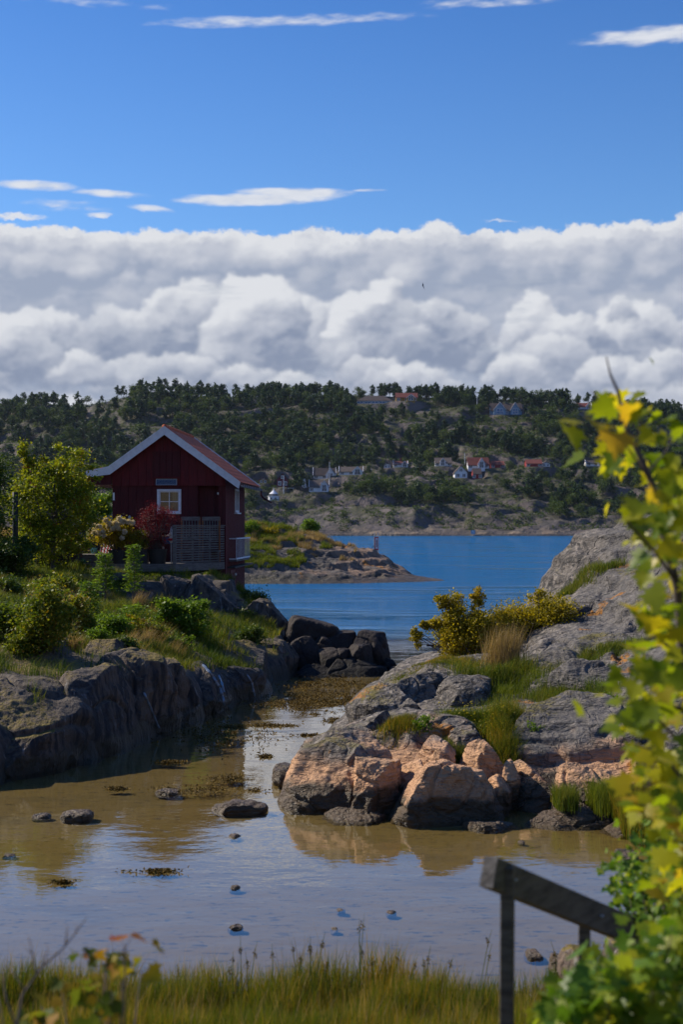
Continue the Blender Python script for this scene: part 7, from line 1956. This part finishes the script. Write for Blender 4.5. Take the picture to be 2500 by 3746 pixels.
# ---------------------------------------------------------------- wooden railing
paint('rail_wood', (.15, .13, .095), (.07, .06, .045), .85, 3, (2, 2, 10), .7)
paint('end_grain', (.16, .15, .14), (.07, .065, .06), .9, 30, None, .6)
rA = P(1790, 3190, 5.6); dirp = Vector((.57, .82, 0)).normalized()
rB_ = P(2260, 3385, 6.62)
rl = empty('railing', (rA.x, rA.y, 0.0)); rl.location.z = float(gfun(np.array(rA.x), np.array(rA.y))); tag(rl, 'weathered wooden handrail sloping down to the right on two square posts', 'railing')
o0 = rl.location.copy()
a = rA - o0; b = rB_ - o0; d_ = (b - a)
beam = MB().bar(a, a + d_ * 1.45, .062, .122).build('rail', 'rail_wood', rl, bevel=.004)
e_ = d_.normalized(); MB().bar(a - e_ * .004, a - e_ * .0005, .060, .120).build('end_face', 'end_grain', beam)
def post(px0_, px1_, f_, pyt, lab=None):
    c = rA + (rB_ - rA) * f_; sd_ = Vector((e_.y, -e_.x, 0)).normalized()
    w_ = (px1_ - px0_) / FPX * c.y
    q = c + sd_ * (.031 + w_ / 2 + .001)
    q.x = P((px0_ + px1_) / 2, 0, q.y).x
    zg = float(gfun(np.array(q.x), np.array(q.y)))
    m_ = MB().bar(q - o0 + Vector((0, 0, .055)), Vector((q.x - .01, q.y, zg - .4)) - o0, w_ * .86, w_ * .86, up=(.3, 1, 0)); return m_.build('post', 'rail_wood', rl, bevel=.003)
for f_ in (.13, .80):
    q = a + d_ * f_ + Vector((e_.y, -e_.x, 0)).normalized() * .045
    MB().lathe([(.0, -.004), (.009, -.003), (.009, .004), (.0, .006)], tuple(q + Vector((-.012, -.012, .01))), 8).build('bolt', 'galvanised', rl)
post(1832, 1886, .10, 3170); post(2118, 2164, .78, 3285)

# ---------------------------------------------------------------- lobed maple leaves
_lob = [(0, 0), (.10, .03), (.32, -.12), (.36, .08), (.62, .10), (.50, .24), (.66, .46), (.40, .42), (.30, .50), (.26, .74), (.12, .68), (0, 1.0),
        (-.12, .68), (-.26, .74), (-.30, .50), (-.40, .42), (-.66, .46), (-.50, .24), (-.62, .10), (-.36, .08), (-.32, -.12), (-.10, .03)]
def maple_t(fold):
    V = [(x, y, abs(x) * fold - .10 * y * y) for x, y in _lob]
    V.append((0, .30, -.02)); n = len(_lob)
    return np.array(V), np.array([(i, (i + 1) % n, n) for i in range(n)])
MT1, MF = maple_t(.22); MT2, _ = maple_t(-.12)
def branch_leaves(t, spots, R_, size, mat, per=9, spread=.07, droop=.6, name='foliage', twig=True, root=None):
    """spots: world points where a spray of leaves sits"""
    P0 = np.array([tuple(s) for s in spots]); n = len(P0) * per
    i = np.repeat(np.arange(len(P0)), per)
    off = R_.randn(n, 3) * np.array((spread, spread * .8, spread))
    p = P0[i] + off - np.array(tuple(t.location))
    z = R_.randn(n, 3) * .55 + np.array((0, -.35, .75)); z /= np.linalg.norm(z, axis=1, keepdims=True)
    y = off * 4 + R_.randn(n, 3) * .35 + np.array((-.15, 0, -droop)); y -= (y * z).sum(1, keepdims=True) * z; y /= np.linalg.norm(y, axis=1, keepdims=True)
    x = np.cross(y, z); R3 = np.stack([x, y, z], 1)
    s = size * R_.uniform(.4, 1.3, n)
    h_ = n // 2
    v1, f1 = stamp(p[:h_], R3[:h_], s[:h_], MT1, MF); v2, f2 = stamp(p[h_:], R3[h_:], s[h_:], MT2, MF)
    v, f = join_mesh([(v1, f1), (v2, f2)])
    np_mesh(name, v, f, MAT[mat], t, smooth=False)
    return P0
def spots_in(poly_boxes, R_, Yr):
    out = []
    for (a, b_, c, d, n) in poly_boxes:
        for _ in range(n):
            out.append(P(R_.uniform(a, b_), R_.uniform(c, d), R_.uniform(*Yr)))
    return out
R_ = np.random.RandomState(501)
zg = float(gfun(np.array(1.35), np.array(5.0)))
mp = empty('maple_tree', (1.55, 5.3, zg)); tag(mp, 'young maple with yellow green lobed leaves reaching in from the right edge', 'tree')
sp_ = spots_in([(2170, 2330, 1425, 1500, 5), (2290, 2380, 1440, 1560, 5), (2190, 2300, 1530, 1620, 5), (2210, 2330, 1610, 1730, 5), (2440, 2520, 1520, 1580, 3), (2440, 2510, 1690, 1740, 2), (2380, 2420, 1710, 1740, 1), (2310, 2500, 1780, 1830, 5),
                (2320, 2520, 1830, 1900, 8), (2230, 2480, 1870, 1950, 12), (2380, 2500, 1950, 2050, 7), (2470, 2600, 1750, 2050, 8), (2380, 2520, 2110, 2180, 5), (2370, 2520, 2180, 2330, 11), (2330, 2520, 2320, 2420, 9), (2360, 2520, 2420, 2520, 9),
                (2220, 2520, 2520, 2600, 12), (2250, 2520, 2600, 2680, 10), (2290, 2520, 2680, 2760, 9), (2330, 2520, 2760, 2900, 12), (2370, 2520, 2860, 3000, 9), (2480, 2760, 2100, 3000, 40), (2420, 2520, 2960, 3060, 6)], R_, (4.6, 5.8))
sp_ = [q for q in sp_ if R_.rand() < .60]
branch_leaves(mp, sp_, R_, .086, 'maple_leaf', per=4, spread=.042)
sl = [P(2080, 1545, 4.9)]
branch_leaves(mp, sl, R_, .105, 'maple_leaf', per=2, spread=.012, name='single_leaf')
br_ = MB(); o0 = mp.location
def lim(pts, r0, r1):
    q = [P(a, b_, c) - o0 for a, b_, c in pts]; k = len(q)
    br_.tube([tuple(v) for v in q], [r0 + (r1 - r0) * i / (k - 1) for i in range(k)], 7)
lim([(2620, 3500, 5.3), (2560, 3000, 5.3), (2510, 2500, 5.2), (2480, 2150, 5.2), (2430, 1950, 5.15), (2380, 1750, 5.1), (2330, 1640, 5.1), (2290, 1560, 5.1), (2262, 1430, 5.1), (2235, 1370, 5.1), (2220, 1305, 5.1)], .022, .0022)
lim([(2440, 1960, 5.15), (2520, 1780, 5.3), (2560, 1600, 5.4)], .007, .003)
lim([(2470, 2120, 5.2), (2400, 2020, 5.0), (2290, 1900, 4.9), (2240, 1880, 4.9)], .007, .0025)
lim([(2500, 2400, 5.2), (2400, 2330, 5.1), (2320, 2350, 5.0)], .007, .0025)
lim([(2510, 2600, 5.2), (2400, 2560, 5.0), (2270, 2560, 4.9)], .008, .0025)
lim([(2520, 2750, 5.2), (2420, 2640, 5.1), (2290, 2640, 5.0)], .007, .0025)
lim([(2530, 2900, 5.25), (2430, 2760, 5.1), (2320, 2720, 5.0)], .007, .0025)
lim([(2380, 1760, 5.1), (2300, 1640, 5.0), (2180, 1560, 4.92), (2085, 1535, 4.9)], .004, .0015)
lim([(2290, 1560, 5.1), (2230, 1490, 5.0), (2165, 1430, 5.0)], .0035, .0015)
lim([(2370, 1730, 5.1), (2440, 1650, 5.2), (2480, 1560, 5.2)], .004, .002)
lim([(2330, 1640, 5.1), (2345, 1540, 5.0), (2330, 1450, 5.0)], .0035, .0015)
br_.build('trunk', 'twig', mp, smooth=True)

# low lush bushes in the bottom right corner
R_ = np.random.RandomState(502)
def bush(nm, lab, base, boxes, Yr, size, mat, per, seed, spread=.04, trunkto=None, stemr=.008, tmpl=None):
    R_ = np.random.RandomState(seed)
    t = empty(nm, base); tag(t, lab, 'shrub')
    s_ = spots_in(boxes, R_, Yr)
    branch_leaves(t, s_, R_, size, mat, per=per, spread=spread)
    m_ = MB(); o0 = t.location
    for q in s_[::4]:
        q2 = q - o0; mid = q2 * .5 + Vector((R_.uniform(-.05, .05), R_.uniform(-.05, .05), .02))
        m_.tube([(R_.uniform(-.05, .05), 0, -.1), tuple(mid), tuple(q2)], [stemr, stemr * .6, .0018], 5)
    m_.build('stems', 'twig', t, smooth=True)
    return t
def gb_(px, Y_): 
    X_ = P(px, 0, Y_).x; return Vector((X_, Y_, float(gfun(np.array(X_), np.array(Y_)))))
bush('maple_bush', 'lush bright green maple bush filling the bottom right corner', gb_(2380, 4.8),
     [(2030, 2150, 3600, 3700, 10), (2020, 2200, 3650, 3780, 20), (2190, 2330, 3540, 3640, 18), (2200, 2520, 3600, 3780, 50), (2330, 2520, 3480, 3640, 26), (2400, 2540, 3380, 3560, 22), (2050, 2520, 3700, 3850, 40)], (4.5, 5.4), .066, 'lush_leaf', 7, 503)
bush('wild_rose_bush', 'fine leaved dark green bush rising behind the lower end of the handrail', gb_(2460, 6.9),
     [(2260, 2420, 3160, 3300, 34), (2300, 2520, 3230, 3420, 60), (2370, 2450, 3020, 3160, 14), (2400, 2460, 2930, 3060, 7), (2330, 2520, 3400, 3560, 44), (2430, 2560, 3120, 3300, 28), (2440, 2560, 3560, 3700, 16)], (6.6, 7.4), .040, 'lush_leaf', 9, 504, .055)
bush('yellow_bush', 'yellow leaves of a second maple between handrail and right edge', gb_(2520, 5.6), [(2440, 2540, 3160, 3280, 8), (2440, 2540, 3340, 3420, 6), (2390, 2450, 3560, 3620, 3)], (5.2, 5.7), .075, 'maple_leaf', 5, 505)
# bottom left sprays
bush('maple_sapling', 'out of focus maple sapling with green and reddish leaves at bottom left', gb_(380, 5.0),
     [(300, 480, 3460, 3500, 5), (350, 490, 3490, 3560, 6), (450, 530, 3520, 3570, 4), (210, 320, 3570, 3630, 5), (340, 460, 3580, 3700, 8), (120, 210, 3650, 3700, 3), (100, 200, 3710, 3780, 4), (240, 370, 3690, 3780, 5)], (4.7, 5.3), .062, 'autumn_leaf', 2, 506, .022)
t2 = [P(572, 3478, 4.9)]
ms_ = [o for o in bpy.data.objects if o.name.startswith('maple_sapling')][0]
branch_leaves(ms_, t2, np.random.RandomState(5), .07, 'autumn_leaf', per=3, spread=.014, name='single_leaf')
bt = empty('bare_twig', gb_(60, 4.6)); tag(bt, 'bare branching grey twig at the bottom left edge', 'twig')
m_ = MB(); o0 = bt.location
def tw(pts, r0, r1): 
    q = [P(a, b_, 4.6 + .05 * i) - o0 for i, (a, b_) in enumerate(pts)]; k = len(q)
    m_.tube([tuple(v) for v in q], [r0 + (r1 - r0) * i / (k - 1) for i in range(k)], 6)
tw([(60, 3900), (62, 3740), (80, 3640), (150, 3540), (230, 3470), (270, 3420), (315, 3358)], .0065, .0018)
tw([(132, 3560), (120, 3500), (105, 3430), (98, 3425)], .0032, .0012); tw([(238, 3460), (245, 3400), (243, 3380)], .003, .0012); tw([(155, 3535), (172, 3480), (172, 3450)], .0026, .001); tw([(275, 3418), (280, 3390), (276, 3378)], .002, .001)
tw([(90, 3625), (50, 3560), (30, 3540)], .003, .0012); tw([(60, 3760), (20, 3650), (8, 3560), (14, 3510)], .004, .0014); tw([(10, 3600), (36, 3550)], .002, .001); tw([(118, 3490), (80, 3455)], .002, .001); tw([(30, 3900), (10, 3740), (-10, 3640)], .004, .002)
m_.build('twigs', 'twig', bt, smooth=True)
bt2 = empty('bare_twig', gb_(460, 4.9)); tag(bt2, 'thin forked twig tip above the maple sapling', 'twig')
m_ = MB(); o0 = bt2.location; tw([(450, 3900), (455, 3600), (458, 3470), (440, 3430)], .004, .0012); tw([(458, 3470), (482, 3420)], .002, .001); m_.build('twigs', 'twig', bt2, smooth=True)
# pale stones of the shore under the bushes
for k, (a0, a1, b0, b1, Y_, lab) in enumerate([(2060, 2180, 3480, 3570, 9.6, 'pink grey shore stone half hidden behind the second post'), (2230, 2330, 3455, 3560, 9.9, 'striped pale shore stone behind the handrail'), (2440, 2560, 3250, 3340, 12.3, 'long pale stone at the right edge of the pool')]):
    v, f = pblock(a0, a1, b0, b1 + 40, Y_, .28, n=24, rough=.1, pw=3, seed=600 + k)
    loose('stone', lab, 'stone', v, f, MAT['granite_left'], 'pale stones of the near shore')
# ---------------------------------------------------------------- sea air between here and the far shore
m_ = bpy.data.materials.new('sea_air'); m_.use_nodes = True; T = NT(m_.node_tree); T.n.clear()
vol = T.new('ShaderNodeVolumePrincipled'); vol.inputs['Color'].default_value = (.62, .76, 1.0, 1); vol.inputs['Density'].default_value = .00004; vol.inputs['Anisotropy'].default_value = .2
o_ = T.new('ShaderNodeOutputMaterial'); T.l.new(vol.outputs[0], o_.inputs['Volume']); MAT['sea_air'] = m_
hz = MB().box(-3100, 3100, -70, 4100, -8, 110).build('haze', 'sea_air'); tag(hz, 'thin blue sea air over the sound', 'haze', kind='stuff')
